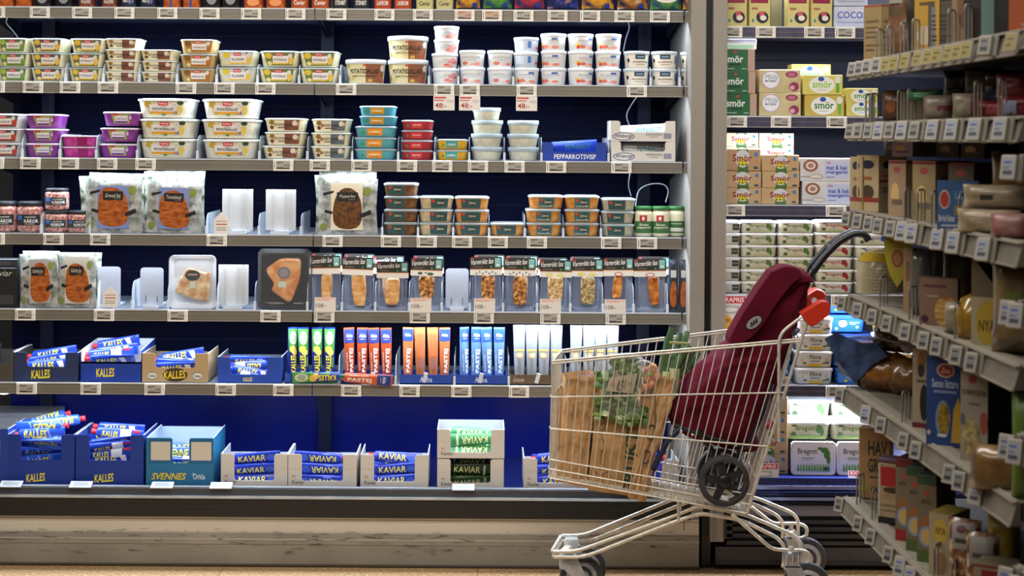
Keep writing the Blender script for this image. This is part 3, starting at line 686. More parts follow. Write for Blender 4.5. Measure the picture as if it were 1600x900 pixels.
def lax_art(txt, fillet, x0=.22, x1=.78, y1=.86, sky='#7c8cc0', blob=0):
    a = [('r', x0, .08, x1, y1, sky)]
    if blob == 0: a += [('p', [(x0+.02, .12), (x1-.02, .12), (x1, .5), (x1-.06, .72), (x0+.3, .84), (x0+.06, .82), (x0, .5)], fillet)]
    elif blob == 1: a += [('p', [(x0+.12, .1), (x1, .1), (x1+.02, .4), (x1-.1, .74), (x0+.24, .84), (x0+.02, .7), (x0, .3)], fillet)]
    else: a += [('p', [(x0+.05, .1), (x1-.02, .1), (x1, .55), (x1-.1, .78), (x0+.28, .86), (x0+.12, .78), (x0+.02, .5)], fillet)]
    a += [('e', .84, .78, .07, .08, '#7e8a3a'), ('e', .1, .14, .06, .07, '#7c8a44'), ('p', [(.08, .7), (.26, .75), (.27, .79), (.09, .75)], '#15161a'), ('p', [(.1, .4), (.24, .37), (.25, .41), (.12, .45)], '#15161a'), ('p', [(.72, .3), (.92, .38), (.9, .45), (.72, .37)], '#15161a')]
    return a+[('r', .32, .6, .68, .76, '#1a1a1c'), ('t', txt, .36, .65, .64, .72, '#d8d0c0', 'i'), ('r', .52, .625, .64, .635, '#8a8478')]
def pack(px0, px1, py0, py1, k, th, m, art, seed, label, dy=0, rz=0, lean=0, name='salmon_pack', cat='salmon pack', group='flat salmon packs'):
    z = ROWZ[k]+.002; y = YI+dy; s = FPX/(5.5+y)
    o = pouch(name, (px1-px0)/s, (py1-py0)/s, th, m, art, seed, lean=lean)
    o.location = (XA((px0+px1)/2, z, y), y, z); o.rotation_euler = (0, rz, 0)
    name_label(o, label, cat, group); return o
pack(131, 222, 276, 362, 3, .02, BAGW, lax_art('Gravad lax', FISH), 1, 'frosty salmon pack in front beside the shrimp jars', dy=0)
pack(124, 228, 273, 362, 3, .02, LEAFY, [], 2, 'leafy salmon pack standing just behind the first one', dy=.035, rz=-.03)
pack(136, 226, 270, 362, 3, .02, LEAFY, [], 3, 'hindmost leafy salmon pack beside the shrimp jars', dy=.07, rz=.02)
pack(226, 314, 279, 362, 3, .02, BAGW, lax_art('Tunnskivad', FISH, blob=1), 4, 'frosty salmon pack with upside-down look beside the white pusher', dy=0, rz=.03)
pack(222, 318, 267, 362, 3, .02, LEAFY, [], 5, 'leafy salmon pack behind the second frosty one', dy=.035, rz=.015)
pack(228, 320, 266, 362, 3, .02, LEAFY, [], 6, 'hindmost leafy salmon pack beside the white pusher', dy=.07)
pack(495, 590, 280, 367, 3, .02, BAGW, lax_art('Pepparlax', noisy('pepper_crust', '#3e2a18', '#7a4e28', 80, .4, 0, .2, coat=.3), .22, .76, .93, '#e2dcc4', 2), 7, 'peppered salmon pack standing alone beside the clear tubs', dy=0)
pack(492, 588, 274, 367, 3, .02, LEAFY, [], 8, 'leafy pack directly behind the peppered salmon', dy=.035, rz=-.02)
pack(496, 586, 270, 367, 3, .02, LEAFY, [], 9, 'hindmost pack behind the peppered salmon', dy=.07, rz=.02)
def pusher(px0, px1, py0, py1, k, label, dy=.03, ribs=0, col='#9ca0ac'):
    z = ROWZ[k]+.002; y = YI+dy; s = FPX/(5.5+y); w = (px1-px0)/s; h = (py1-py0)/s
    t = empty('product_pusher', (XA((px0+px1)/2, z, y), y, z)); mb = MB()
    if ribs:
        mb.box(-w/2, w/2, 0, .004, .012, h, '#b4b4b4', .001)
        for q in (-.3, .12, .3): mb.box(q*w, q*w+.006, -.003, 0, .012, h, '#a8a8a8')
    else:
        pl = rr(0, 0, w, h, .012, 0, 4); mb.prism([(p[0], p[1]+h/2+.006) for p in pl], 0, .003, col)
        for q in (-.27, .22): mb.box(q*w, q*w+.0025, -.001, .0, .018, .045, '#4a5060')
    mb.build('pusher_plate', t)
    mb = MB(); mb.box(-w*.3, w*.3, -.03, .15, 0, .006, MILKY); mb.box(-w*.3, w*.3, -.034, -.03, 0, .012, '#c8ccd4'); mb.build('pusher_track', t)
    name_label(t, label, 'product pusher', 'shelf product pushers')
pusher(347, 395, 292, 361, 3, 'white ribbed pusher plate beside the frosty salmon packs', ribs=1)
pusher(415, 462, 292, 361, 3, 'white ribbed pusher plate next to the bay seam', ribs=1)
def house_sign(px, py0, py1, k, label, w=23):
    y = YS-.006; s = FPX/(5.5+y); h = (py1-py0)/s; ww = w/s; mb = MB(); z = W(px, py1, y).z
    mb.prism([(-ww/2, 0), (ww/2, 0), (ww/2, h*.66), (0, h), (-ww/2, h*.66)], -.001, 0, '#e6e4e0')
    mb.art([('r', .14, .56, .88, .6, '#d09080'), ('r', .14, .42, .88, .47, '#c86048'), ('r', .16, .28, .84, .31, '#8a8682'), ('r', .16, .18, .84, .21, '#8a8682')], flatmap(ww, h, 0, -.001))
    o = mb.build('shelf_sign'); o.location = (XA(px, z, y), y-.004, z); name_label(o, label, 'sign', 'house-shaped paper signs')
house_sign(346, 331, 366, 3, 'small house-shaped paper sign before the ribbed white pusher')
house_sign(172.5, 447, 480, 4, 'small house-shaped paper sign before the grey pusher')
def divider(px, k, h=.08, dp=.3, y=YS+.004):
    z = ROWZ[k]+.001
    def f():
        mb = MB(); n = 8; pts = [(.0, 0), (0, h*.45)]+[(.05*(1-math.cos(PI/2*i/n)), h*.45+h*.55*math.sin(PI/2*i/n)) for i in range(n+1)]+[(dp, h), (dp, 0)]
        v = [(x, p[0], p[1]) for x in (-.0008, .0008) for p in pts]; m = len(pts)
        mb.add(v, [tuple(range(m)), tuple(range(2*m-1, m-1, -1))]+[(i, (i+1) % m, (i+1) % m+m, i+m) for i in range(m)], CLEAR)
        mb.box(-.004, .004, -.002, .008, 0, .03, MILKY)
        return mb.build('shelf_divider')
    o = proto('div%g' % h, f); o.location = (XA(px, z, y), y, z)
    tag(o, 'clear plastic divider standing upright between products on a cooler shelf', 'shelf divider', 'clear shelf dividers')
for k, hs, L in ((1, .07, (102, 161, 217, 276, 338, 402, 467, 531, 670, 716, 802, 1017, 1062)), (2, .085, (34, 93, 150, 214, 308, 405, 480, 550, 622, 679, 733, 788, 846, 951)),
                 (3, .075, (64, 140, 322, 404, 470, 597, 653, 708, 764, 820, 880, 939)), (4, .1, (152, 206, 262, 339, 398, 480, 534, 586, 639, 690, 734, 786, 839, 891, 942, 990, 1043)),
                 (5, .1, (529, 618, 710, 795, 884))):
    for px in L: divider(px, k, hs)
ZB = noisy('zeina_dark', '#5a3a24', '#8a5c34', 50, .4); ZO = noisy('zeina_orange', '#c07a2c', '#dea050', 50, .4)
G4 = 'clear appetizer tubs on the fourth shelf'
def ze(body, art, w=54, h=20.5, lid=.22): return lambda: tub('appetizer_tub', wm(w), h/SI, .12, body, CL, art, .88, lid)
row(3, 600, 652, 'z1', ze(ZB, zeina_art()), 4, 'dark clear tub with green label', 'dark tubs beside the peppered salmon', 'appetizer tub', G4, 20.5/SI)
row(3, 655, 707, 'z2', ze(noisy('zeina_beige', '#c0a880', '#dccaa4', 50), zeina_art(x0=.3, x1=.9)), 3, 'beige clear tub with green label', 'beige tubs beside the four-high dark stack', 'appetizer tub', G4, 20.5/SI)
row(3, 711, 763, 'z3', ze(ZO, zeina_art(x0=.12, x1=.8)), 3, 'orange clear tub with green label', 'orange tubs beside the single low tub', 'appetizer tub', G4, 20.5/SI)
row(3, 767, 819, 'z3', None, 1, 'single clear tub with green label', 'standing alone between two stacks', 'appetizer tub', G4, .05)
row(3, 823, 878, 'z4', ze(ZO, zeina_art('#2f6468', .24, .76, 'Hummus Mix'), 55, 21.5), 3, 'teal-labelled hummus mix tub', 'hummus mixes beside the single low tub', 'appetizer tub', G4, 21.4/SI, offs=[.0, -.004, .006])
row(3, 882, 937, 'z4', None, 3, 'teal-labelled hummus mix tub', 'hummus mixes next to the beige stuffed tubs', 'appetizer tub', G4, 21.4/SI)
row(3, 941, 993, 'z5', ze(noisy('zeina_pale', '#a8a290', '#cfc8b0', 30), zeina_art(x0=.1, x1=.72), 52, 20), 3, 'grey-beige tub with dark label', 'grey-beige tubs beside the green-lidded jars', 'appetizer tub', G4, 20.2/SI)
GJ = lambda bc: jar('pepper_sauce_jar', wm(28), 47/SI, '#d6d2b4', '#2c6a34', [('r', .02, .02, .98, .66, '#3c6a3c')]+([('r', .3, .66, .6, .98, '#b82430'), ('r', .4, .72, .5, .9, '#e8e8e8'), ('t', 'Riven', .3, .42, .66, .54, '#e8ecd8', 'b'), ('t', 'pepparrot', .2, .24, .8, .38, '#e8ecd8', 'b')] if not bc else [('r', .2, .1, .8, .3, '#d8d8d0'), ('r', .25, .5, .7, .54, '#c8d0b8')]), .12)
for px0, px1, b, d in ((993, 1020, 0, 'cream with green label, first of the row'), (1020, 1047, 0, 'cream with red stamp, second of the row'), (1045, 1072, 1, 'cream, turned with its barcode outward')):
    row(3, px0, px1, 'gj%d' % b, (lambda b=b: GJ(b)), 1, 'green-lidded jar', d, 'jar', 'green-lidded horseradish jars', .1, dy=(0 if b == 0 else .03))
row(3, 1066, 1092, 'gj1', None, 1, 'green-lidded jar', 'cream, half behind the beige end panel', 'jar', 'green-lidded horseradish jars', .1, dy=.05)
for px, d in ((-8, 'tall shrimp jars'), (84, 'small shrimp jars'), (157, 'frosty salmon packs'), (339, 'ribbed white pusher'), (520, 'peppered salmon pack'), (611, 'dark clear tubs'), (667, 'beige clear tubs'), (722, 'orange clear tubs'), (778, 'single clear tub'),
              (839, 'first hummus mix tubs'), (955, 'grey-beige tubs'), (1011, 'green-lidded jars')):
    put_tag(px, ROWZ[3], f'white electronic price tag under the {d}')

# ----------------------------------------------------------------- fifth shelf
pack(30, 90, 392, 476, 4, .02, BAGW, lax_art('Kallrökt lax', FISH, .26, .84, .9, '#a8a8a4', 2), 11, 'narrow smoked salmon pack beside the black caviar box', dy=0, rz=-.02)
pack(88, 150, 390, 476, 4, .02, BAGW, lax_art('Kallrökt lax', FISH, .2, .84, .94, '#c8c8c0', 1), 12, 'narrow smoked salmon pack beside the grey pusher', dy=0)
pack(92, 158, 391, 476, 4, .02, LEAFY, [], 13, 'leafy pack behind the second narrow smoked salmon', dy=.035)
pack(34, 92, 389, 476, 4, .02, LEAFY, [], 14, 'leafy pack behind the first narrow smoked salmon', dy=.035)
o = carton('caviar_box', .11, 62/SI, .08, '#1c1e20', [('t', 'Caviar', .1, .8, .86, .95, '#c8c8c4', 'i'), ('r', .1, .08, .9, .32, '#3a3d40')]); o.location = (XA(2, ROWZ[4], YI), YI, ROWZ[4]+.002); name_label(o, 'black caviar box at the start of the fifth shelf', 'box')
o = carton('caviar_box', .1, .03, .08, '#26292c', [('e', .5, .5, .3, .3, '#3a3e42')]); o.location = (XA(4, ROWZ[4], YI), YI+.01, ROWZ[4]+.0026+62/SI); name_label(o, 'dark flat box lying on top of the black caviar box', 'box')
pusher(152, 188, 415, 476, 4, 'grey round-cornered pusher behind the house-shaped sign')
pusher(219, 255, 416, 476, 4, 'grey round-cornered pusher standing free on the fifth shelf')
pusher(341, 388, 408, 476, 4, 'white ribbed pusher plate beside the clear salmon tray', ribs=1)
pusher(696, 732, 420, 482, 4, 'grey round-cornered pusher between two smoked salmon packs')
def slab(mb, poly, y0, th, m, rnd=.004):
    for _ in range(2): poly = [(poly[a][0]*(1-w_)+poly[(a+1) % len(poly)][0]*w_, poly[a][1]*(1-w_)+poly[(a+1) % len(poly)][1]*w_) for a in range(len(poly)) for w_ in (.13, .87)]
    n = len(poly); cx = sum(p[0] for p in poly)/n; cz = sum(p[1] for p in poly)/n
    rings = []
    for y, q in ((y0+th, .96), (y0+th*.4, 1), (y0+th*.1, .96), (y0, .88)): rings.append([(cx+(x-cx)*q, y, cz+(z-cz)*q) for x, z in poly])
    mb.loft(rings, m, (1, 1), True)
def tray_pack(px0, px1, py0, py1, k, body, fish, poly, label, inner):
    z = ROWZ[k]+.002; y = YI; s = FPX/(5.5+y); w = (px1-px0)/s; h = (py1-py0)/s
    t = empty('salmon_tray', (XA((px0+px1)/2, z, y), y, z)); name_label(t, label, 'salmon pack', 'moulded salmon trays')
    def ring(q, yy): return [(p[0], yy, p[1]+h/2) for p in rr(0, 0, w*q, h*q, .02, 0, 4)]
    mb = MB(); mb.loft([ring(1, .004), ring(1, .007), ring(.97, .007)], body, (0, 0)); mb.loft([ring(.97, .007), ring(.84, .03), ring(.8, .032)], body, (0, 1)); mb.build('plastic_tray', t)
    mb = MB(); slab(mb, [((u-.5)*w, v*h) for u, v in poly], .008, .016, fish); mb.art(inner, flatmap(w, h, 0, .0075), 1); mb.build('salmon_piece', t)
    mb = MB(); mb.loft([ring(.99, .0035), ring(.99, .003), ring(.86, -.001)], film('lidding_film', '#dfe8f2', .93, .1), (0, 1)); mb.build('clear_film', t)
tray_pack(263, 337, 396, 480, 4, MILKY, noisy('steamed_salmon', '#c08850', '#f0dcb4', 30, .4, 0, .3, coat=.3), [(.1, .3), (.5, .18), (.84, .12), (.88, .7), (.8, .66), (.4, .78), (.22, .55)], 'clear salmon tray with pale cooked piece beside the white pusher', [('e', .5, .62, .16, .1, '#202428'), ('r', .44, .38, .56, .5, '#d0dcc8'), ('r', .4, .62, .6, .65, '#c8a080')])
BLK = mat('#121214', .2, 0, 0, .6)
tray_pack(402, 487, 385, 480, 4, BLK, noisy('hot_smoked_salmon', '#d08038', '#f2c088', 14, .3, 0, .3, dist=1.5, coat=.5), [(.24, .3), (.6, .08), (.78, .5), (.8, .84), (.4, .84), (.14, .66), (.18, .56), (.3, .42)], 'black salmon tray with large smoked fillet beside the bay seam', [('e', .48, .6, .12, .1, '#6c6a74'), ('e', .48, .6, .09, .07, '#8c8a92'), ('r', .38, .36, .52, .46, '#c8dcd0')])
def vlax(px0, px1, py0, py1, fm, label, blob, deco=0, dy=0, tilt=0, zo=0, dirt=0):
    z = ROWZ[4]+.002; y = YI+.012+dy; s = FPX/(5.5+y); w = (px1-px0)/s; h = (py1-py0)/s
    t = empty('smoked_salmon_pack', (XA((px0+px1)/2, z, y), y, z+zo)); name_label(t, label, 'salmon pack', 'card-topped smoked salmon packs'); t.rotation_euler = (0, tilt, 0)
    mb = MB(); c = rr(0, 0, w, h*.34, .006, 0, 3); zc = h-h*.17
    mb.prism([(p[0], p[1]+zc) for p in c], -.0012, -.0002, '#2b2723')
    A = [('r', .0, .0, 1, .32, '#e2ded6'), ('r', .0, .3, 1, .35, '#b87c48'), ('t', 'Varmrökt lax', .04, .56, .74, .84, '#ece8e0', 'iw'), ('r', .78, .42, .96, .92, '#78a8a0'), ('r', .82, .5, .92, .6, '#d0e0dc'), ('e', .66, .45, .035, .06, '#3c8a48'), ('e', .08, .9, .045, .04, '#c42a30'), ('r', .1, .44, .4, .47, '#8a8478')]
    if deco == 1: A += [('e', .3, .15, .08, .08, '#50603c'), ('e', .62, .12, .1, .08, '#4a5a38'), ('e', .48, .18, .05, .04, '#6a7a4c')]
    if deco == 2: A += [('e', .2+.1*i, .1+.08*(i % 2), .025, .04, '#3a3430') for i in range(7)]
    if deco == 3: A += [('e', .3, .14, .13, .1, '#dcd078'), ('e', .64, .12, .13, .1, '#e0d480')]
    if deco == 4: A += [('e', .5, .1, .14, .12, '#b83a30'), ('e', .5, .1, .11, .08, '#e2ded6')]
    mb.art(A, flatmap(w, h*.34, h*.66, -.0012)); mb.build('header_card', t)
    hh = h*.68
    def ring(q, yy): return [(p[0], yy, p[1]+hh/2) for p in rr(0, 0, w*.94*q, hh*q, .012, 0, 3)]
    mb = MB(); mb.loft([ring(1, 0), ring(1, .002), ring(.93, .003), ring(.86, .028)], film('tray_film', '#8c94a8', .55, .2), (0, 1)); mb.build('clear_tray', t)
    mb = MB(); slab(mb, [((u-.5)*w, v*h) for u, v in blob], .003, .018, fm)
    mb.build('salmon_piece', t)
B1 = [(.36, .17), (.68, .17), (.69, .66), (.37, .66)]; B2 = [(.42, .07), (.78, .05), (.8, .4), (.74, .68), (.3, .68), (.32, .4)]
B3_ = [(.3, .2), (.72, .18), (.76, .66), (.24, .66)]
V = [(484, 533, 397, 481, FISHP, 'first pack beside the bay seam', B1, 0), (532, 581, 399, 481, FISHP, 'second pack with broad plain piece', B2, 0), (581, 631, 398, 481, FISHP, 'pack half hidden behind the plain third one', B2, 0),
     (588, 638, 406, 482, FISHP, 'plain third pack, standing lower in front', [(.25, .1), (.7, .1), (.74, .66), (.3, .66)], 0), (640, 690, 401, 482, FISHS, 'herb-printed pack beside the grey pusher', B3_, 1),
     (735, 785, 400, 484, FISHS, 'pepper-printed pack next to the pusher', [(.34, .2), (.74, .2), (.78, .66), (.34, .66)], 2), (786, 836, 401, 484, FISHS, 'second pepper-printed pack', [(.3, .1), (.72, .08), (.74, .5), (.6, .66), (.3, .64)], 2),
     (842, 892, 404, 484, noisy('sesame_salmon', '#a07040', '#ecd098', 90, .4, 0, .3), 'first lemon-printed pack', B3_, 3), (893, 942, 402, 484, noisy('crusted_salmon', '#6a5430', '#dcc08c', 95, .5, 0, .3), 'second lemon-printed pack', [(.28, .12), (.74, .12), (.76, .66), (.3, .66)], 3),
     (943, 990, 400, 484, noisy('chili_salmon', '#a85a20', '#f0b060', 40, .3, 0, .3), 'first chili-printed pack', [(.26, .24), (.6, .24), (.66, .68), (.38, .7)], 4), (991, 1042, 401, 484, noisy('chili_salmon2', '#8a4418', '#d88a40', 40, .3, 0, .3), 'second chili-printed pack by the end panel', [(.5, .1), (.8, .12), (.74, .66), (.42, .66)], 4)]
for i, v in enumerate(V):
    vlax(v[0], v[1], v[2], v[3], v[4], 'smoked salmon card pack, '+v[5], v[6], v[7], dy=.035 if i == 2 else (-.008 if i == 3 else 0), tilt=(-.02, .03, 0, 0, .02, -.015, .01, .015, 0, -.01, -.02)[i])
# packs queued behind the front ones
for i, (a, b, t, d) in enumerate(((486, 534, 395, 'first'), (537, 585, 396, 'second'), (645, 693, 398, 'herb-printed'), (740, 788, 396, 'first pepper-printed'), (790, 840, 397, 'second pepper-printed'), (838, 886, 400, 'first lemon-printed'), (890, 938, 398, 'second lemon-printed'), (996, 1046, 397, 'second chili-printed'))):
    vlax(a, b, t, 481, FISHP, f'smoked salmon card pack standing behind the {d} one', B1, 0, dy=.05)
for i, px in enumerate((1052, 1068)):
    o = pouch('side_turned_pack', .034, 82/SI, .02, film('pack_film', '#39404c', .3), [('p', [(.2, .1), (.8, .1), (.9, .35), (.7, .6), (.3, .6), (.1, .35)], FISH), ('r', .2, .66, .8, .8, '#c8c8c8')], 40+i)
    o.location = (XA(px, ROWZ[4], YI), YI, ROWZ[4]+.002); name_label(o, f'edge-on salmon pack, {("further from", "next to")[i]} the beige end panel', 'salmon pack', 'edge-on salmon packs')
for px, d in ((40, 'narrow smoked salmon packs'), (163, 'grey pusher and house sign'), (278, 'clear salmon tray'), (423, 'black salmon tray'), (507, 'first card-topped salmon pack'), (656, 'herb-printed salmon pack'), (756, 'pepper-printed salmon pack'), (860, 'lemon-printed salmon pack'), (962, 'chili-printed salmon pack')):
    put_tag(px, ROWZ[4], f'white electronic price tag under the {d}')
for px, d in ((508, 'first card-topped'), (657.5, 'herb-printed'), (757, 'pepper-printed'), (860, 'lemon-printed'), (961, 'chili-printed')):
    put_offer(px, ROWZ[4], f'white 108 offer sign before the {d} salmon pack', '108:-', True)
# ----------------------------------------------------------------- lowest shelf: roe paste boxes and standing tubes
KB = '#173a9c'; KD = '#27345c'; WB = '#c8cdd6'
def kalles(x0, y0, x1, y1, c='#f0dc20'): return ('t', 'KALLES', x0, y0, x1, y1, c, 'Bw')
G6 = 'roe paste boxes on the lowest shelf'
tray('display_box', -26, 21, 46, .2, 50, '#4a443c', '#3c3a38', (.2, .9, .6), [], 5, 'dark brown display box at the start of the lowest shelf', group=G6)
tray('display_box', 22, 122, 45, .22, 50, KD, '#3a3730', (.2, .8, .5), [kalles(.27, .08, .56, .38)], 5, 'dark blue display box with yellow lettering beside the tall-backed box', group=G6)
tray('display_box', 126, 220, 31, .24, 68, KB, WB, (.0, 1, .98), [kalles(.26, .22, .56, .66)], 5, 'bright blue display box with a tall white-lined back', group=G6, back=True)
tray('display_box', 222, 325, 45, .22, 48, '#b59a72', '#8c7c64', (.2, .8, .5), [('e', .15, .22, .085, .13, '#3a3630'), ('e', .15, .22, .078, .11, '#e0dcd2'), ('t', 'Oskar', .09, .17, .21, .27, '#3a3630', 'B'), ('e', .84, .22, .085, .13, '#3a3630'), ('e', .84, .22, .078, .11, '#e0dcd2'), ('t', 'Oskar', .78, .17, .9, .27, '#3a3630', 'B'),
     ('e', .5, .26, .19, .24, '#3a3226'), kalles(.33, .1, .66, .38, '#e8c828')], 5, 'brown cardboard display box with yellow lettering', group=G6)
tray('display_box', 340, 440, 40, .22, 44, '#2248a8', '#5c6470', (.2, .77, .32), [kalles(.4, .04, .54, .2)], 5, 'bright blue display box beside the standing green tubes', group=G6)
def tubes_in(box, items):
    for i, it in enumerate(items):
        kind, px, py, y, left, tilt, yaw, roll = it[:8]; sc = it[8] if len(it) > 8 else 1
        p = ('lowest', 'second', 'third', 'fourth', 'fifth', 'sixth', 'seventh', 'eighth')[i]
        nm = {'dgreen': 'dark green', 'green': 'green', 'kaviar': 'deep blue', 'rand': 'striped blue', 'white': 'blue and white', 'kalles': 'blue', 'svennes': 'light blue'}[kind]
        lay(kind, px, py, y, left, tilt, yaw, roll, f'{p} {nm} roe paste tube in the {box}', 'roe paste tubes in display boxes', sc, 'tube')
tubes_in('dark blue box on the lowest shelf', [('kalles', 74, 571, .15, True, 4, 0, 0), ('kalles', 78, 562, .18, True, 6, 4, 20), ('kalles', 82, 553, .23, True, 8, -6, 0)])
tubes_in('tall-backed blue box', [('kalles', 172, 561, .14, True, 0, 0, 40, .95), ('white', 170, 553, .16, True, 3, 3, 0, .95), ('kalles', 180, 547, .2, True, 5, -3, 0, .9), ('kalles', 182, 536, .25, True, 8, 4, 0, .9), ('white', 172, 554, .22, False, 0, -5, 0, .9)])
tubes_in('brown cardboard box', [('kalles', 274, 573, .15, True, 0, 0, 30, .95), ('kalles', 276, 563, .17, True, 0, 3, 90, .95), ('kalles', 282, 556, .22, True, 8, -4, 0, .95)])
tubes_in('bright blue box beside the standing tubes', [('kalles', 392, 582, .15, True, -10, 0, 0, .92), ('white', 388, 572, .16, False, 6, 0, 0, .92), ('kalles', 388, 563, .17, True, -3, 0, 30, .92), ('white', 394, 590, .14, False, -12, 0, 0, .9), ('kalles', 392, 568, .24, True, 0, 0, 0, .9)])
STK = {
 'skal': ('#1b338c', [('r', 0, .76, 1, 1, '#4c9a3e'), ('r', 0, .5, 1, .78, '#3f8a3c'), ('e', .5, .8, .32, .15, '#c8d4b4'), ('e', .5, .8, .24, .1, '#9aa890'), ('e', .42, .55, .3, .08, '#d8b850'), ('e', .62, .48, .28, .06, '#e0c060'), ('t', 'KALLES', .2, .04, .68, .42, '#f2e020', 'Bv'), ('r', .76, .16, .9, .38, '#5a9a50')]),
 'orange': ('#c4542e', [('r', 0, .7, 1, 1, '#1c3480'), ('t', 'Abba', .24, .82, .76, .9, '#e8ecf4'), ('r', .3, .775, .7, .785, '#c8b060'), ('t', 'PASTEJ', .44, .06, .82, .58, '#f0ece6', 'Bv'), ('t', 'ROKT LAX', .16, .1, .3, .5, '#e8c8b8', 'bv')]),
 'orange2': ('#d87848', [('r', 0, .74, 1, 1, '#2444a0'), ('t', 'Abba', .24, .84, .76, .91, '#e8ecf4'), ('t', 'PASTEJ', .44, .06, .82, .58, '#f0ece6', 'Bv')]),
 'orangeb': ('#cf7c4a', [('r', .3, .4, .8, .9, '#b4643c'), ('r', .34, .14, .76, .36, '#8a5a58')]),
 'sky': ('#6a94cc', [('r', 0, .72, 1, 1, '#2450b0'), ('t', 'Abba', .24, .83, .76, .91, '#e8ecf4'), ('r', .3, .785, .7, .795, '#c8b060'), ('t', 'PASTEJ', .44, .06, .84, .56, '#e6eef8', 'Bv'), ('t', 'RÄKOR', .14, .1, .28, .46, '#c8dcf2', 'bv')]),
 'whitet': ('#a4aebc', [('r', 0, .88, 1, 1, '#c4d4e2'), ('r', .1, .5, .9, .54, '#e0b060'), ('e', .5, .42, .3, .06, '#d8a850'), ('e', .5, .42, .2, .035, '#b8c0d0'), ('t', 'CREME', .36, .1, .6, .34, '#7a8088', 'bv')]),
}
def standing(kind, pxs, py0, py1, desc, grp, dy=.02, R0=.0168, yaws=None, flip=None):
    z = ROWZ[5]+.006; y = YI+dy; s = FPX/(5.5+y); L = (py1-py0)/s
    for i, px in enumerate(pxs):
        k = flip[i] if flip else kind
        o = proto('st_'+k, lambda: squeeze_tube('paste_tube', L, R0 if k != 'whitet' else .0185, mat(STK[k][0], .3, 0, 0, .3), STK[k][1], '#d8d8dc' if k[0] != 's' else '#2c6a34', .014))
        o.location = (XA(px, z, y), y+.02, z); o.rotation_euler = (-.02, R.uniform(-.03, .03), (yaws[i] if yaws else R.uniform(-.2, .2)))
        name_label(o, f'{("first", "second", "third", "fourth")[i]} standing {desc}', 'tube', grp)
T6 = 'standing paste tubes on the lowest shelf'
def low_tray(px0, px1, h, col, art, label, dp=.12):
    z = ROWZ[5]+.002; w = (px1-px0)/SI
    mb = MB(); t = .0025; mb.box(-w/2, w/2, 0, t, 0, h, col); mb.box(-w/2, w/2, dp-t, dp, 0, h, col); mb.box(-w/2, -w/2+t, t, dp-t, 0, h, col); mb.box(w/2-t, w/2, t, dp-t, 0, h, col); mb.box(-w/2, w/2, 0, dp, 0, t, col)
    mb.art(art, flatmap(w, h)); o = mb.build('tube_tray'); o.location = (XA((px0+px1)/2, z, YI-.004), YI-.004, z); name_label(o, label, 'display box', 'low tube trays')
low_tray(445, 526, .034, '#24489c', [kalles(.16, .1, .52, .9), ('r', .6, 0, 1, 1, '#4a8a40')], 'low blue and green tray under the green-topped tubes')
standing('skal', (455, 474, 494, 514), 507, 590, 'green-topped blue tube', T6, yaws=(.7, .1, .35, .0))
low_tray(533, 614, .034, '#22459c', [], 'low blue tray behind the fallen orange tube')
standing('orange', (546, 565, 585, 604), 507, 590, 'orange tube beside the green-topped ones', T6, yaws=(.35, .2, .15, .05))
low_tray(625, 706, .034, '#22459c', [('t', 'Abba', .38, .22, .62, .78, '#d8e0f0')], 'low blue tray under the paler orange tubes')
standing('orange2', (637, 657, 677, 694), 508, 592, 'paler orange tube', T6, yaws=(-.2, .1, -.1, .1), flip=['orange2', 'orangeb', 'orangeb', 'orange2'])
low_tray(711, 792, .034, '#22459c', [('t', 'Abba', .38, .22, .62, .78, '#d8e0f0')], 'low blue tray under the light blue tubes')
standing('sky', (725, 743, 762, 780), 508, 593, 'light blue tube', T6, yaws=(.6, .1, .3, .0))
low_tray(797, 880, .036, '#5e4c3a', [('t', 'Gutana', .06, .3, .26, .75, '#c8b89a', 'i')], 'low brown tray under the first white tubes')
standing('whitet', (812, 831, 850, 868), 505, 594, 'white tube in the first brown tray', T6)
low_tray(888, 973, .036, '#5e4c3a', [], 'low brown tray under the second white tubes')
standing('whitet', (900, 919, 938, 957), 505, 594, 'white tube behind the shopping cart', T6)
for px, lab, k in ((484, 'clip strip on the green-topped tray', 0), (579, 'b', 0), (662, 'c', 0), (749, 'd', 1), (838, 'e', 1)):
    mb = MB(); mb.box(-.007, .007, 0, .0015, 0, .034, MILKY, .0005); mb.box(-.007, .007, 0, .012, .033, .035, MILKY)
    o = mb.build('tray_clip'); z = ROWZ[5]+.008; o.location = (XA(px, z, YI-.007), YI-.0068, z); o.rotation_euler = (0, .25, 0)
    tag(o, 'small clear plastic clip hooked over the front of a low tube tray', 'clip', 'clear tray clips')
def lyingst(kind, px, py, y, left, L, label, tilt=0, roll=0):
    o = proto('st_'+kind, None); c = W(px, py, y); th = math.radians((90 if left else -90)-tilt)
    o.matrix_world = Matrix.Translation(c) @ Matrix.Rotation(th, 4, 'Y') @ Matrix.Rotation(roll, 4, 'Z') @ Matrix.Translation((0, 0, -L/2)); name_label(o, label, 'tube', 'fallen tubes')
lyingst('orange', 571, 592, YS-.022+.012, True, .19, 'orange tube lying fallen in front of the orange tubes', -4)
lyingst('skal', 497, 589, YS-.016, False, .19, 'green-topped tube lying fallen before its tray', 2)
for px, d in ((42, 'dark blue box'), (142, 'tall-backed blue box'), (242, 'brown cardboard box'), (353, 'bright blue box'), (443, 'green-topped tubes'), (549, 'orange tubes'), (640, 'paler orange tubes'), (721, 'light blue tubes'), (811, 'white tubes')):
    put_tag(px, ROWZ[5], f'white electronic price tag under the {d}')

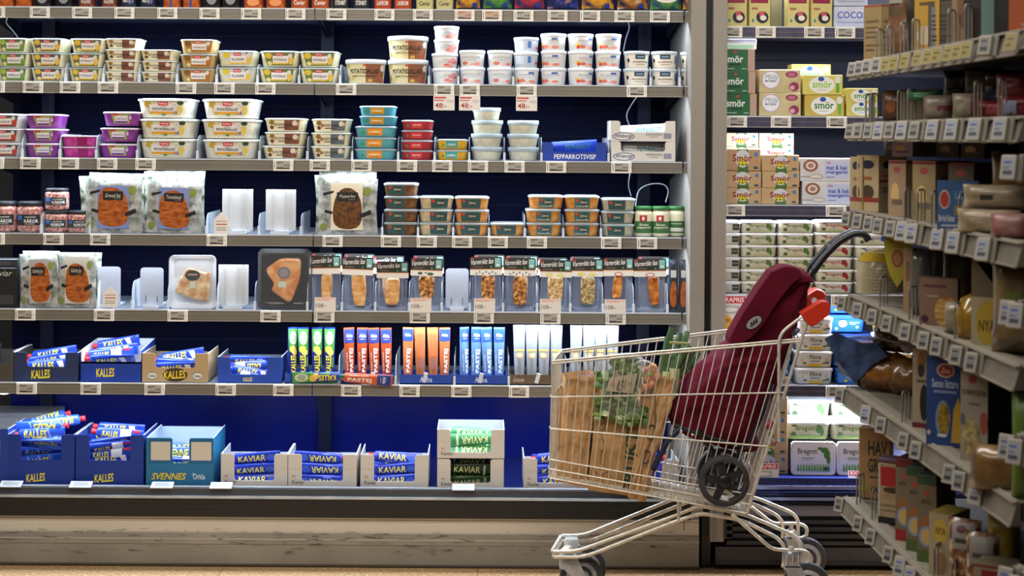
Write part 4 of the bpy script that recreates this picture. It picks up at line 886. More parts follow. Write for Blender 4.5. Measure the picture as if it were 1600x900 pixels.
# ----------------------------------------------------------------- deck
GD = 'roe paste boxes on the deck'
tray('display_box', -50, 12, 88, .22, 88, '#1c3c94', '#30406c', (.2, .8, .6), [('r', .6, .5, .8, .8, '#d0ccc4')], 6, 'blue display box with cream patch, cut by the deck start', group=GD)
tray('display_box', 12, 116, 80, .24, 78, '#16358c', '#2a4488', (.2, .8, .5), [kalles(.28, .06, .56, .22), ('r', .0, .485, 1, .49, '#0e2568')], 6, 'dark blue deck box with striped tubes spilling over', group=GD)
tray('display_box', 118, 224, 80, .24, 78, '#16358c', '#2a4488', (.2, .8, .5), [kalles(.28, .06, .56, .22), ('r', .0, .485, 1, .49, '#0e2568')], 6, 'dark blue deck box beside the teal box', group=GD)
tray('display_box', 228, 333, 76, .26, 94, '#1f6f9c', '#a8b8cc', (.39, .64, .48), [('r', .04, .5, .39, .98, '#185c88'), ('r', .07, .54, .36, .92, '#c8c0b4'), ('r', .65, .5, 1, .98, '#185c88'), ('r', .67, .54, .97, .92, '#c8c0b4'), ('r', 0, .475, 1, .48, '#14506e'),
     ('t', 'SVENNES', .08, .14, .6, .28, '#e8c828', 'Bi'), ('t', 'Orkla', .7, .15, .88, .27, '#d8e4ee', 'b'), ('r', .68, .25, .73, .26, '#d8e4ee'), ('r', .703, .21, .708, .3, '#d8e4ee')], 6, 'tall teal display box with cream patches', group=GD)
KV = [('t', 'ICA', .06, .3, .11, .37, '#c03028', 'B'), ('t', 'Kaviar', .06, .1, .24, .22, '#4a4844', 'b'), ('r', .0, .56, .22, .565, '#a8a49e'), ('r', .76, .56, 1, .565, '#a8a49e')]
def kav(px0, px1, h, label, z=None, hb=None, rz=0): tray('display_box', px0, px1, h, .2, hb or h+3, '#c9c5be', '#b4b8c2', (.2, .8, .2), KV, 6, label, group='white roe paste boxes on the deck', z=z, rz=rz)
kav(345, 449, 52, 'white display box of blue tubes beside the teal box'); kav(450, 557, 52, 'white display box, middle one of the three between teal box and gap'); kav(563, 669, 52, 'white display box with densely lettered blue tubes')
kav(683, 787, 46, 'white display box of dark green tubes, lower of two stacked')
kav(683, 788, 45, 'white display box of bright green tubes, on top of another', z=DECKZ+.002+47/SI, hb=60); kav(818, 924, 48, 'white display box of blue tubes behind the cart front')
kav(935, 1060, 46, 'white display box of blue tubes seen through the cart wires')
B = 'first dark blue deck box'
tubes_in(B, [('rand', 66, 718, .12, True, 5, 0, 25), ('rand', 64, 704, .13, True, -5, 6, 60), ('rand', 68, 690, .11, False, 2, 0, -60), ('rand', 62, 678, .12, True, 3, -4, 0), ('rand', 66, 667, .13, False, 3, 0, 0), ('rand', 92, 660, .17, False, 8, 10, 20), ('rand', 70, 655, .24, False, 12, 14, 60)])
tubes_in('dark blue box beside the teal box', [('kalles', 172, 718, .12, True, 4, 0, 0), ('white', 170, 709, .12, True, 3, 0, 0), ('white', 172, 698, .12, True, 4, 0, 30), ('kalles', 174, 689, .13, True, 8, 0, 60), ('white', 184, 678, .16, True, -6, 0, 0), ('kalles', 186, 670, .21, True, -5, 0, 0), ('kalles', 172, 679, .24, True, 3, 9, 0)])
tubes_in('teal display box', [('svennes', 280, 727, .12, True, 0, 0, 0), ('white', 282, 717, .13, True, 2, 0, 90), ('svennes', 282, 707, .14, True, -3, 0, 0), ('svennes', 280, 700, .18, True, 3, 0, 0)])
def kset(b, cx, kind='kaviar', base=751, n=4, left=True): tubes_in(b, [(kind, cx+R.uniform(-2, 2), base-(i//2)*17.5-(i % 2)*9-1, .085+.042*(i % 2)+.004*i, (i % 2 == 0) == left, R.uniform(-2, 2)+(R.uniform(-5, 5) if i >= n-2 else 0), 0, R.uniform(-20, 50)) for i in range(n)])
kset('white box beside the teal box', 397, n=5); kset('middle white deck box', 503, n=5, left=False); kset('densely filled white deck box', 616, n=5)
kset('upper stacked white box', 738, 'green', base=705, n=4, left=False); kset('lower stacked white box', 735, 'dgreen', base=751, n=4)
kset('white box behind the cart front', 872, n=5); kset('white box seen through the wires', 1000, n=5, left=False)
tubes_in('back row at the deck start', [('kalles', 25, 657, .42, True, 0, 0, 0), ('kalles', 20, 664, .44, True, 0, 0, 40)])
mb = MB(); mb.box(-.16, .16, 0, .16, 0, .2, '#8a8c90', .002); mb.art([('r', .05, .5, .95, .9, '#9a9ca2')], flatmap(.32, .2)); o = mb.build('storage_carton'); o.location = (W(20, 700, .4).x, .38, DECKZ+.001); name_label(o, 'plain grey carton behind the first deck box', 'carton')
def deck_tag(px, d):
    def f():
        mb = MB(); w = .078; mb.add([(-w/2, -.022, 0), (w/2, -.022, 0), (w/2, .012, .014), (-w/2, .012, .014), (-w/2, -.022, -.003), (w/2, -.022, -.003), (w/2, .012, .011), (-w/2, .012, .011)], [(0, 1, 2, 3), (7, 6, 5, 4), (0, 4, 5, 1), (1, 5, 6, 2), (2, 6, 7, 3), (3, 7, 4, 0)], '#a8adb4')
        mb.art([('r', .15, .2, .85, .8, '#8c9094')], lambda u, v, d_: ((u-.5)*w, -.022+.034*v, .014*v+d_+.0002)); return mb.build('price_tag')
    o = proto('dtag', f); z = zr+.0125; o.location = (XA(px, z, .005), .005, z); name_label(o, d, 'price tag', 'tilted price tags on the deck rail')
for px, d in ((18, 'first'), (127, 'second'), (254, 'third, under the teal box'), (346, 'fourth, beside the teal box'), (724, 'under the stacked white boxes'), (969, 'behind the cart basket')):
    deck_tag(px, f'tilted white price tag on the deck rail, {d}')

# ----------------------------------------------------------------- top shelf: only the lower ends show in the picture
G1 = 'packs on the top shelf'
def tp(px0, px1, key, body, art, desc, h=.1, cat='pack', shape='box'):
    z = ROWZ[0]+.0015; w = (px1-px0)/SI
    if shape == 'bag': fn = lambda: pouch('vegetable_bag', w, h*1.6, .05, body, art, hash(key) % 97 if 0 else len(key)+int(px0), n=8)
    else: fn = lambda: tub('sliced_meat_pack' if shape == 'box' else 'caviar_tub', w, h, .09, body, '#26282e' if shape == 'box' else '#d8c890', art, .92, .1)
    o = proto('top'+key, fn); o.location = (XA((px0+px1)/2, z, YI), YI, z); name_label(o, desc, cat, G1)
OR = noisy('orange_cured', '#a8481c', '#d87a3c', 40, .3, coat=.4); DK = noisy('dark_meat', '#141416', '#2c2c34', 40, .3, coat=.5); RD = noisy('red_meat', '#6a3424', '#a86a50', 60, .3, coat=.4); SL = noisy('slate_pack', '#1e2430', '#3c4660', 50, .3, coat=.4)
wt = lambda s, c='#d8d4cc': [('t', s, .14, .12, .86, .3, c, 'B'), ('t', s, .24, .34, .76, .46, c, 'b')]
for i, (a, b, key, body, art, d) in enumerate((
    (-6, 20, 'or', OR, [], 'orange cured pack at the shelf start'), (22, 48, 'or', OR, [], 'second orange cured pack'), (50, 80, 'dk', DK, [('e', .5, .3, .3, .2, '#8a8a90')], 'dark pack with grey slices'), (85, 112, 'dk', DK, [], 'second dark pack with grey slices'),
    (121, 146, 'rd', RD, wt('ÄLGFÄRS'), 'brown red pack with white lettering'), (157, 182, 'rd', RD, wt('ÄLGFÄRS'), 'second brown red pack with white lettering'), (187, 213, 'sl', SL, wt('MATJES')+[('r', .66, .1, .8, .3, '#2c4ca8')], 'slate pack with white lettering'), (217, 243, 'sl', SL, wt('MATJES'), 'second slate pack beside the orange ones'),
    (253, 281, 'o2', OR, [('r', .4, .0, .56, .3, '#28408c')], 'orange pack with a blue stripe'), (284, 312, 'o2', OR, [], 'second orange pack with a blue stripe'), (316, 344, 'dk', DK, [], 'dark pack between the orange packs'), (346, 373, 'dk', DK, [], 'second dark pack between the orange packs'),
    (379, 411, 'o3', OR, [('e', .5, .2, .36, .14, '#e8945c')], 'glossy orange pack beside dark ones'), (414, 446, 'o3', OR, [], 'second glossy orange pack'))):
    tp(a, b, key, body, art, d)
for a, b, key, c, txt, d in ((453, 482, 'cv1', '#b8562c', 'Caviar', 'orange caviar tub beside the bay seam'), (486, 514, 'cv1', '', '', 'second orange caviar tub'), (518, 546, 'cv2', '#2a2d34', 'STENBIT', 'first black roe tub'), (550, 578, 'cv2', '', '', 'second black roe tub'),
    (583, 612, 'cv3', '#b4492c', 'LAXROM', 'first red roe tub'), (615, 643, 'cv3', '', '', 'second red roe tub'), (649, 678, 'cv4', '#cfc88c', 'Caviar', 'pale yellow caviar tub'), (681, 708, 'cv4', '', '', 'second pale yellow caviar tub beside the vegetables')):
    tp(a, b, key, mat(c, .4) if c else None, wt(txt, '#e8e4dc' if key != 'cv4' else '#3a3826') if c else [], d, shape='cv', cat='caviar tub')
VG = noisy('yellow_veg_print', '#1c2450', '#e8b83c', 22, .3, h3='#d89a30', coat=.6); VR = noisy('red_veg_print', '#28305c', '#d8503c', 18, .3, h3='#a8304c', coat=.6); VO = noisy('orange_veg_print', '#1c2450', '#e89a50', 20, .3, h3='#2c3a80', coat=.6); VGr = noisy('green_veg_print', '#203c70', '#7cb850', 26, .3, h3='#4a8a3c', coat=.6); VW = noisy('mixed_veg_print', '#161c44', '#d8d4cc', 20, .3, h3='#b87a2c', coat=.6)
for a, b, key, body, d in ((712, 750, 'v1', VG, 'frozen vegetable bag with yellow print'), (755, 800, 'v2', VGr, 'frozen vegetable bag with green print'), (804, 851, 'v3', VR, 'frozen vegetable bag with red print'), (855, 905, 'v4', VO, 'frozen vegetable bag with orange print'),
    (909, 960, 'v5', VG, 'frozen vegetable bag with yellow and dark print'), (965, 1013, 'v6', VW, 'frozen vegetable bag with white and brown print'), (1017, 1066, 'v7', VGr, 'frozen vegetable bag with a white bowl and green print'), (1068, 1100, 'v8', VG, 'frozen vegetable bag half behind the end panel')):
    tp(a, b, key, body, [('r', .0, .0, 1, .05, '#1a2248')]+([('e', .5, .34, .42, .16, '#e8e4dc'), ('e', .5, .36, .36, .12, '#d8c060')] if key in ('v7',) else [('r', .7, .06, .86, .16, '#28409c')]), d, shape='bag', cat='vegetable bag')
for px, d in ((-7, 'first orange packs'), (63, 'dark grey packs'), (129, 'brown red packs'), (195, 'slate packs'), (262, 'striped orange packs'), (328, 'dark packs'), (393, 'glossy orange packs'), (462, 'orange caviar tubs'), (526, 'black roe tubs'), (601, 'red roe tubs'), (661, 'pale yellow caviar tubs'),
              (818, 'red vegetable bag'), (871, 'orange vegetable bag'), (922, 'dark yellow vegetable bag'), (975.5, 'white and brown vegetable bag'), (1031, 'white bowl vegetable bag')):
    put_tag(px, ROWZ[0], f'white electronic price tag under the {d}')
for px, d in ((726, 'first vegetable bag'), (769, 'green vegetable bag')): put_tag(px, ROWZ[0], f'electronic price tag with reddish screen under the {d}', True)
# ----------------------------------------------------------------- loose white cables inside the cooler
def cable(pts, Y, label):
    P = [W(a, b, Y+(c if True else 0)) for a, b, c in pts]; out = []
    for i in range(len(P)-1):
        p0 = P[max(i-1, 0)]; p1 = P[i]; p2 = P[i+1]; p3 = P[min(i+2, len(P)-1)]
        for t in (0, .25, .5, .75): out.append(.5*((2*p1)+(p2-p0)*t+(2*p0-5*p1+4*p2-p3)*t*t+(3*p1-p0-3*p2+p3)*t**3))
    out.append(P[-1]); mb = MB(); mb.tube(out, .0022, '#cdd4dc'); o = mb.build('power_cable'); name_label(o, label, 'cable', 'white lamp cables in the cooler')
cable([(981, 33, -.02), (983, 44, 0), (978, 60, .03), (974, 80, .06)], .3, 'white cable hanging above the blue-crested cups')
cable([(995, 151, -.1), (984, 168, 0), (979, 182, .02), (985, 200, .05)], .3, 'white cable hanging above the stacked beige trays')
cable([(984, 272, -.1), (982, 290, 0), (986, 306, .03)], .3, 'short white cable above the green-lidded jars')
cable([(993, 322, 0), (998, 298, 0), (1015, 288, 0), (1036, 288, 0), (1044, 298, 0), (1040, 316, 0)], .3, 'white cable looping behind the green-lidded jars')
cable([(1063, 318, 0), (1064, 298, 0), (1072, 288, 0), (1085, 288, 0)], .3, 'white cable loop partly behind the end panel')
cable([(12, 26, -.1), (10, 36, 0), (20, 48, .03), (29, 60, .06)], .3, 'white cable above the first salad tubs')
cable([(-5, 615, 0), (10, 616, 0), (22, 611, 0), (30, 604, 0)], .1, 'white cable sagging under the lowest shelf')
# ================================================================= right-hand cooler
NV2 = noisy('navy_slatted_back', '#02051e', '#030828', 5, .35)
RAIL2 = noisy('blue_grey_rail', '#48465a', '#53516a', 30, .4, .2)
rc = empty('refrigerated_display_case', (0, 0, 0)); tag(rc, 'second open display case with black louvred base behind the dry goods shelves', 'display case')
X2a = XA(1134, 1, YS)-.004; X2b = 2.35
R2Y = [42, 182, 320.5, 460, 602]
R2Z = [W(1240, y, YS).z for y in R2Y]; D2Z = W(1240, 746, .05).z
mb = MB(); mb.box(XA(1113, 1, 0), X2b, .60, .63, 0, 2.15, NV2)
for i in range(26):
    z = .3+i*.07; mb.box(X2a, X2b, .595, .6, z, z+.006, '#03061a')
mb.build('back_panel', rc)
mb = MB(); mb.box(XA(1112, 1, 0), XA(1134, 1, 0), 0, .6, .1, 2.2, PILLAR, .002); mb.build('side_panel', rc)
mb = MB(); q = lambda y: W(1240, y, 0).z
mb.box(X2a, X2b, 0, .06, q(806), q(789), '#6a6a72'); mb.build('trim_panel', rc)
mb = MB()
mb.box(X2a, X2b, .01, .05, q(854), q(806), '#0c0c10')
for i in range(4): mb.box(X2a, X2b, -.004, .014, q(818+i*11), q(812+i*11), '#1c1c24')
mb.build('louvre', rc)
mb = MB(); mb.box(XA(1118, .1, 0), X2b, -.002, .05, .02, q(855), noisy('slate_base', '#27262c', '#302f36', 6, .5)); mb.box(XA(1118, .1, 0), X2b, -.004, 0, .02, .035, '#1c1b20')
mb.box(XA(1112, .1, 0), XA(1119, .1, 0), -.002, .05, q(846), q(785), '#77777c'); mb.box(X2a-.01, X2a+.02, -.004, .05, q(842), q(790), '#17171a'); mb.build('base_panel', rc)
mb = MB()
for a, b, c in ((766, 760, '#9aa4d0'), (774, 768, '#20264c'), (781, 776, '#8c98cc'), (789, 783, '#15162a')): mb.box(X2a, X2b, -.012+.02*(a < 770), .05, q(a), q(b), mat(c, .25, .6))
mb.build('deck_rail', rc)
mb = MB(); mb.box(X2a, X2b, .03, .6, D2Z-.05, D2Z, mat('#16246c', .4)); mb.box(X2a, X2b, .02, .03, q(764), D2Z+.004, mat('#14205c', .4))
for i in range(40): mb.box(X2a+.03+i*.025, X2a+.043+i*.025, .019, .02, q(757), q(752), '#070c28')
mb.build('deck', rc)
VIO = (.78, .84, 1)
for k, z in enumerate(R2Z):
    shelf('cooler_shelf', X2a, X2b-.4, z, f'{("top", "second", "third", "fourth", "lowest")[k]} shelf of the butter cooler', rail=RAIL2, power=(8, 9, 11, 13, 15)[k], lampcol=VIO)
area('shelf_lamp', ((X2a+X2b-.4)/2, YS+.024, 2.12), (1.0, .012), 6, VIO, (math.radians(24), 0, 0))
def rowr(k, px0, px1, key, fn, n, noun, desc, cat, group, pitch, dy=0, rz=0, offs=None, dz=0, **kw):
    z = R2Z[k] if k < 5 else D2Z
    stack(key, fn, XA((px0+px1)/2, z, YI+dy), YI+dy, z+.0015+dz, n, pitch, noun, desc, cat, group, offs=offs, rz=rz, **kw)
LIQ = [('r', .05, .42, .9, .82, '#8c1c3c'), ('t', 'SMÖR-&', .2, .64, .8, .76, '#ecd8dc', 'B'), ('t', 'RAPSOLJA', .1, .48, .84, .6, '#ecd8dc', 'B'), ('e', .62, .16, .3, .11, '#1c2030'), ('e', .6, .22, .14, .05, '#c85060'), ('e', .66, .15, .16, .05, '#e8e0d0'), ('r', .1, .3, .4, .34, '#a86a58'), ('e', .16, .1, .06, .03, '#2c8a8a')]
for a, b, d in ((1134, 1166, 'first, beside the end panel'), (1169, 1203, 'second from the end panel'), (1229, 1265, 'third from the end panel'), (1268, 1298, 'fourth, beside the coconut packs')):
    rowr(0, a, b, 'liq', lambda: carton('cooking_fat_carton', wm(33), .2, .07, '#cfc27e', LIQ, r=0), 1, 'yellow cooking fat carton', d, 'carton', 'yellow cartons in the butter cooler', .2, rz=0 if a in (1134, 1229) else .12)
rowr(0, 1205, 1222, 'liqd', lambda: carton('cooking_fat_carton', wm(18), .2, .07, '#6f6a48', [], r=0), 1, 'shade-painted olive carton', 'standing behind between the yellow ones', 'carton', None, .2, dy=.1)  # the yellow carton colour darkened, painting the shade behind the front ones
SLV = noisy('silver_foil', '#b8c0dc', '#e4e8f4', 12, .3, .1, .2)
rowr(0, 1304, 1355, 'coc', lambda: carton('coconut_fat_pack', wm(52), 32/SI, .09, SLV, [('t', 'COCOS', .1, .42, .98, .76, '#2440b8', 'b'), ('r', .1, .2, .9, .24, '#8890b8')], wrap=True), 2, 'silver coconut fat pack', 'silver packs with blue lettering', 'pack', 'silver coconut packs', 33/SI)
BU = 'butter blocks in the butter cooler'
GRN = [('r', 0, 0, .8, 1, '#1f6038'), ('t', 'smör', .1, .4, .66, .72, '#e4e8e4', 'B'), ('e', .42, .88, .05, .05, '#c23030'), ('r', .26, .27, .56, .34, '#16301e'), ('r', .08, .1, .4, .14, '#a8c8b0'), ('r', .62, .1, .76, .14, '#a8c8b0'), ('r', .8, 0, 1, 1, '#b49684')]
rowr(1, 1129, 1183, 'bg', lambda: carton('butter_block', wm(53), 34.3/SI, .09, '#b49684', GRN), 3, 'dark green butter block', 'dark green blocks beside the end panel', 'butter', BU, 34.5/SI, offs=[0, -.006, -.008])
rowr(1, 1130, 1182, 'bgt', lambda: carton('butter_block', wm(50), 16/SI, .1, '#e8ece8', [('r', .05, .1, .9, .4, '#a8dcb8')]), 1, 'bright pale green block', 'lying on top of the dark green blocks', 'butter', BU, .1, dz=104/SI)
MIL = [('e', .28, .56, .22, .4, '#b8a0d0'), ('e', .28, .56, .2, .36, '#e4e4ea'), ('t', 'Milda', .13, .58, .44, .8, '#4a8a90', 'i'), ('t', 'MAT&BAK', .14, .46, .42, .55, '#3a3c6a', 'B'), ('e', .78, .8, .15, .14, '#8c2c58'), ('e', .78, .8, .1, .09, '#b86a88'), ('e', .84, .26, .12, .2, '#8c2c58'), ('e', .8, .22, .06, .1, '#d8a0b0')]
rowr(1, 1186, 1251, 'mi', lambda: carton('margarine_block', wm(65), 36/SI, .09, noisy('gold_foil', '#b8a878', '#e0d4a8', 10, .35, .1, .15), MIL, wrap=True), 2, 'gold foil block with purple flowers', 'gold and purple blocks', 'margarine', BU, 36.3/SI)
VAL = lambda g: [('e', .48, .5, .33, .44, '#e6e6e0'), ('t', 'smör', .24, .34, .74, .68, g, 'B'), ('e', .46, .8, .08, .12, '#2450a0'), ('r', .36, .22, .6, .25, '#9aa0a0'), ('r', .84, .1, .92, .6, '#5aa83c'), ('e', .88, .76, .08, .18, '#dcdcd8')]
rowr(1, 1257, 1320, 'va', lambda: carton('butter_block', wm(62), 33/SI, .09, '#c0a94e', VAL('#3a7a3c')), 1, 'gold butter block', 'gold with white oval under the paler yellow one', 'butter', BU, .1)
rowr(1, 1254, 1316, 'vb', lambda: carton('butter_block', wm(62), 31/SI, .09, '#cfc364', VAL('#8ac43c')), 1, 'yellow butter block', 'on top of the gold one', 'butter', BU, .1, dz=33.5/SI)
rowr(1, 1237, 1297, 'va', None, 1, 'gold butter block', 'gold, standing highest behind the yellow one', 'butter', BU, .1, dz=50/SI, dy=.1)
rowr(1, 1237, 1297, 'vb', None, 1, 'yellow butter block', 'hidden behind the gold and purple pair', 'butter', BU, .1, dy=.1, dz=16/SI)
rowr(1, 1323, 1372, 'vc', lambda: carton('butter_block', wm(50), 24/SI, .09, '#c8bc60', VAL('#4a9a3c')), 2, 'narrow yellow butter block', 'narrow blocks beside the dry goods shelves', 'butter', BU, 20/SI)
SM = [('r', .36, 0, .66, 1, '#3f6c2c'), ('e', .5, .56, .21, .42, '#c8c8cc'), ('e', .5, .4, .16, .2, '#c8bc3c'), ('t', 'Smör', .22, .42, .76, .76, '#8c1c34', 'B'), ('e', .4, .28, .02, .05, '#20242c'), ('e', .5, .28, .02, .05, '#20242c'), ('e', .6, .28, .02, .05, '#20242c'), ('r', .84, .66, .92, .86, '#3a78b8'), ('e', .87, .14, .07, .06, '#2c4a4c')]
SB = lambda: carton('butter_block', wm(58), 25.4/SI, .09, '#b99c74', SM)
rowr(2, 1132, 1189, 'sm', SB, 2, 'brown butter block', 'brown blocks beside the end panel', 'butter', BU, 25.8/SI, total=3)
rowr(2, 1133, 1188, 'smL', lambda: carton('butter_block', wm(56), 34/SI, .09, '#b08e66', SM), 1, 'taller brown butter block', 'brown blocks beside the end panel', 'butter', BU, .1, dz=52/SI, start=2, total=3)
rowr(2, 1190, 1249, 'sm', None, 3, 'brown butter block', 'brown blocks beside the whisk-printed packs', 'butter', BU, 25.8/SI, offs=[0, .002, .0])
rowr(2, 1130, 1186, 'smb', lambda: carton('butter_block', wm(55), 22/SI, .09, '#cfc09c', SM), 5, 'pale butter block', 'pale blocks piled behind, near the end panel', 'butter', BU, 22.3/SI, dy=.12)
rowr(2, 1186, 1240, 'smb', None, 5, 'pale butter block', 'pale blocks piled behind, further from the panel', 'butter', BU, 22.3/SI, dy=.12)
MAR = [('r', .42, .1, .86, .9, '#c0c6e4'), ('e', .18, .68, .135, .27, '#8c5c44'), ('e', .18, .68, .09, .18, '#d8ccc4'), ('e', .18, .68, .05, .1, '#a87a60'), ('t', 'mat & bak', .46, .5, .84, .7, '#3458b0', 'B'), ('t', 'margarin', .46, .28, .84, .48, '#3458b0', 'B'), ('t', 'ICA', .46, .76, .54, .86, '#a83050', 'B'), ('e', .28, .2, .12, .1, '#9a9488'), ('e', .28, .2, .105, .07, '#dcd8cc'), ('r', .0, .18, .17, .21, '#8a8478'), ('r', .46, .16, .6, .2, '#8890a8')]
rowr(2, 1252, 1341, 'mar', lambda: carton('margarine_block', wm(88), 36/SI, .11, noisy('waxed_paper', '#c4c4c6', '#dfdfe0', 10, .5, 0, .12), MAR, wrap=True), 2, 'white margarine pack with whisk print', 'whisk-printed packs', 'margarine', BU, 36.4/SI, offs=[.003, -.003])
def breg(c, w=57): return [('e', .16, .84, .06, .08, '#3c5a3c'), ('t', 'Bregott', .2, .42, .7, .84, c, 'b'), ('e', .8, .6, .09, .25, c), ('e', .87, .4, .05, .25, c), ('e', .77, .82, .05, .1, c), ('r', .3, .28, .58, .32, '#a8a898'), ('e', .14, .28, .07, .16, '#4a5a40'), ('r', .02, .04, .98, .12, '#9cb068')]
BR = 'margarine tubs on the fourth butter cooler shelf'
bt = lambda c, w=57, body='#d2d0b8', h=18.8: (lambda: tub('spread_tub', wm(w), h/SI, .1, body, '#dcdcdc', breg(c), .92, .24))
H6 = 18.9/SI
rowr(3, 1130, 1157, 'bre0', lambda: tub('spread_tub', wm(27), 18.8/SI, .1, '#cfcfbc', '#dcdcdc', [('r', .5, .2, .96, .9, '#3c4238'), ('r', .56, .5, .9, .6, '#8a9084')], .9, .3), 6, 'narrow spread tub', 'tubs half behind the end panel', 'spread tub', BR, H6)
rowr(3, 1158, 1214, 'bre1', bt('#4c7038'), 6, 'green-lettered spread tub', 'green-lettered tubs near the end panel', 'spread tub', BR, H6)
rowr(3, 1216, 1272, 'bre1', None, 6, 'green-lettered spread tub', 'green-lettered tubs behind the bag handle foot', 'spread tub', BR, H6)
rowr(3, 1275, 1334, 'bre2', bt('#8c2430', 59), 6, 'red-lettered spread tub', 'red-lettered tubs', 'spread tub', BR, 19.2/SI)
rowr(3, 1336, 1396, 'bre3', bt('#28408c', 59), 6, 'blue-lettered spread tub', 'blue-lettered tubs', 'spread tub', BR, 19.0/SI)
FL = [('r', .32, 0, .72, .2, '#d8b020'), ('t', 'Flora', .34, .54, .7, .84, '#26282c', 'bi'), ('r', .38, .36, .66, .42, '#5a5c60'), ('e', .86, .52, .06, .14, '#c8b8a0'), ('e', .9, .3, .06, .08, '#50603c'), ('e', .12, .5, .05, .12, '#d0c0a8'), ('e', .8, .24, .06, .06, '#5a6a44'), ('e', .2, .24, .06, .07, '#5a6a44'), ('e', .27, .72, .04, .08, '#c8ccd0')]
FG = 'margarine tubs on the lowest butter cooler shelf'
rowr(4, 1243, 1303, 'flo', lambda: tub('margarine_tub', wm(60), 26/SI, .11, '#d6d4cc', '#e2e2e2', FL, .92, .24), 4, 'white margarine tub with yellow band', 'white and yellow tubs', 'margarine tub', FG, 26.4/SI)
BE = lambda c='#3c80c8': [('e', .4, .55, .15, .3, '#20407c'), ('e', .4, .55, .135, .26, '#e4e8ee'), ('t', 'Becel', .29, .44, .51, .66, '#20407c', 'B'), ('r', .6, .6, .9, .66, '#d0e0f2'), ('r', .6, .5, .8, .54, '#d0e0f2'), ('e', .2, .2, .05, .1, '#e0c030'), ('e', .84, .3, .05, .1, '#e0c030')]
rowr(4, 1308, 1368, 'bec', lambda: tub('margarine_tub', wm(62), 27/SI, .11, '#2f74c4', '#2a6ad0', BE(), .92, .24), 1, 'blue margarine tub', 'blue, on the shelf behind the bread bags', 'margarine tub', FG, .1)
rowr(4, 1304, 1372, 'becL', lambda: tub('margarine_tub', wm(72), 42/SI, .13, '#2f74c4', '#3a80e0', BE(), .92, .16), 1, 'tall blue margarine tub', 'standing on the lower blue tub', 'margarine tub', FG, .1, dz=28/SI)
rowr(4, 1290, 1354, 'bec', None, 2, 'blue margarine tub', 'blue tubs set further back', 'margarine tub', FG, 30/SI, dy=.13, dz=75/SI)
mb = MB(); mb.box(-.1, .1, 0, .12, 0, 72/SI, '#1c3a7c', .002); o = mb.build('crate'); o.location = (XA(1322, R2Z[4], YI+.13), YI+.13, R2Z[4]+.001); name_label(o, 'dark blue carton carrying the rear blue margarine tubs', 'carton')
rowr(4, 1368, 1430, 'becg', lambda: tub('margarine_tub', wm(58), 26/SI, .11, '#c89c3c', '#e0dcd4', BE(), .92, .24), 4, 'golden margarine tub', 'golden tubs by the dry goods shelves', 'margarine tub', FG, 26.4/SI)
rowr(4, 1168, 1236, 'becL', None, 2, 'tall blue margarine tub', 'tall blue tubs behind the maroon bag', 'margarine tub', FG, 43/SI)
# deck
BL = [('t', 'Bregott', .1, .6, .6, .84, '#35563a', 'b'), ('r', .2, .5, .52, .53, '#7c9080'), ('r', .2, .44, .46, .46, '#a0aca0'), ('e', .78, .78, .1, .1, '#3f7a34'), ('e', .84, .64, .08, .16, '#3f7a34'), ('e', .88, .46, .05, .14, '#3f7a34'), ('e', .66, .84, .06, .05, '#3f7a34')]+[('p', [(.08+.07*i, .08), (.145+.07*i, .08), (.13+.07*i, .28+.05*(i % 2)), (.1+.07*i, .3)], '#7fae58' if i % 2 else '#6a9c48') for i in range(12)]+[('e', .82, .16, .08, .06, '#2c5a30')]
def upright_tub():
    w, h = wm(70), 52/SI; mb = MB()
    def ring(q, yy): return [(p[0], yy, p[1]+h/2) for p in rr(0, 0, w*q, h*q, .014, 0, 4)]
    mb.loft([ring(1, .012), ring(1, .002), ring(.985, 0), ring(.92, 0), ring(.9, .0015)], '#dcdce0', (0, 1)); mb.loft([ring(.97, .012), ring(.88, .09)], '#d4d2c4', (0, 1))
    mb.art(BL, flatmap(w*.88, h*.88, h*.06, .001)); return mb.build('spread_tub')
for a, d in ((1270, 'first, beside the brown butter blocks'), (1341.5, 'second, beside the kraft bag')):
    o = proto('upt', upright_tub); o.location = (XA(a, D2Z, YI), YI-.01, D2Z+.001); name_label(o, f'large tub on its side with grass print, {d}', 'spread tub', 'large spread tubs on the butter deck')
mb = MB(); mb.box(-.36, .36, 0, .34, 0, 52/SI, '#c8ccd8', .003); o = mb.build('storage_carton'); o.location = (XA(1330, D2Z, .2), YI+.09, D2Z+.001); name_label(o, 'pale carton under the large grass-printed tubs', 'carton')
for k, (dy, dz, hh) in enumerate(((.0, 53, 24), (.09, 77, 26), (.2, 90, 24))):
    for i, px in enumerate((1263, 1334, 1400)):
        rowr(5, px-36, px+36, 'bl', lambda: tub('spread_tub', wm(73), 30/SI, .13, '#cfd2b8', '#dfe3ea', breg('#4c7038')+[('r', .05, .02, .95, .2, '#8ab060')], .9, .22), 1, 'large grass-printed tub', f'{("front", "middle", "back")[k]} row, {("beside the butter blocks", "centre column", "behind the kraft bag")[i]}', 'spread tub', 'large spread tubs on the butter deck', .1, dz=dz/SI, dy=dy+.01*(k == 0)+k*.04)
SMD = lambda: carton('butter_block', wm(64), 30/SI, .09, '#b99c74', SM)
rowr(5, 1166, 1231, 'smd', SMD, 5, 'brown butter block', 'brown deck blocks beside the grass-printed tubs', 'butter', 'butter blocks on the deck', 30.5/SI)
rowr(5, 1136, 1165, 'smd2', lambda: carton('butter_block', wm(30), 30/SI, .09, '#c4ac84', SM), 4, 'narrow brown butter block', 'deck blocks by the cooler side', 'butter', 'butter blocks on the deck', 30.5/SI)
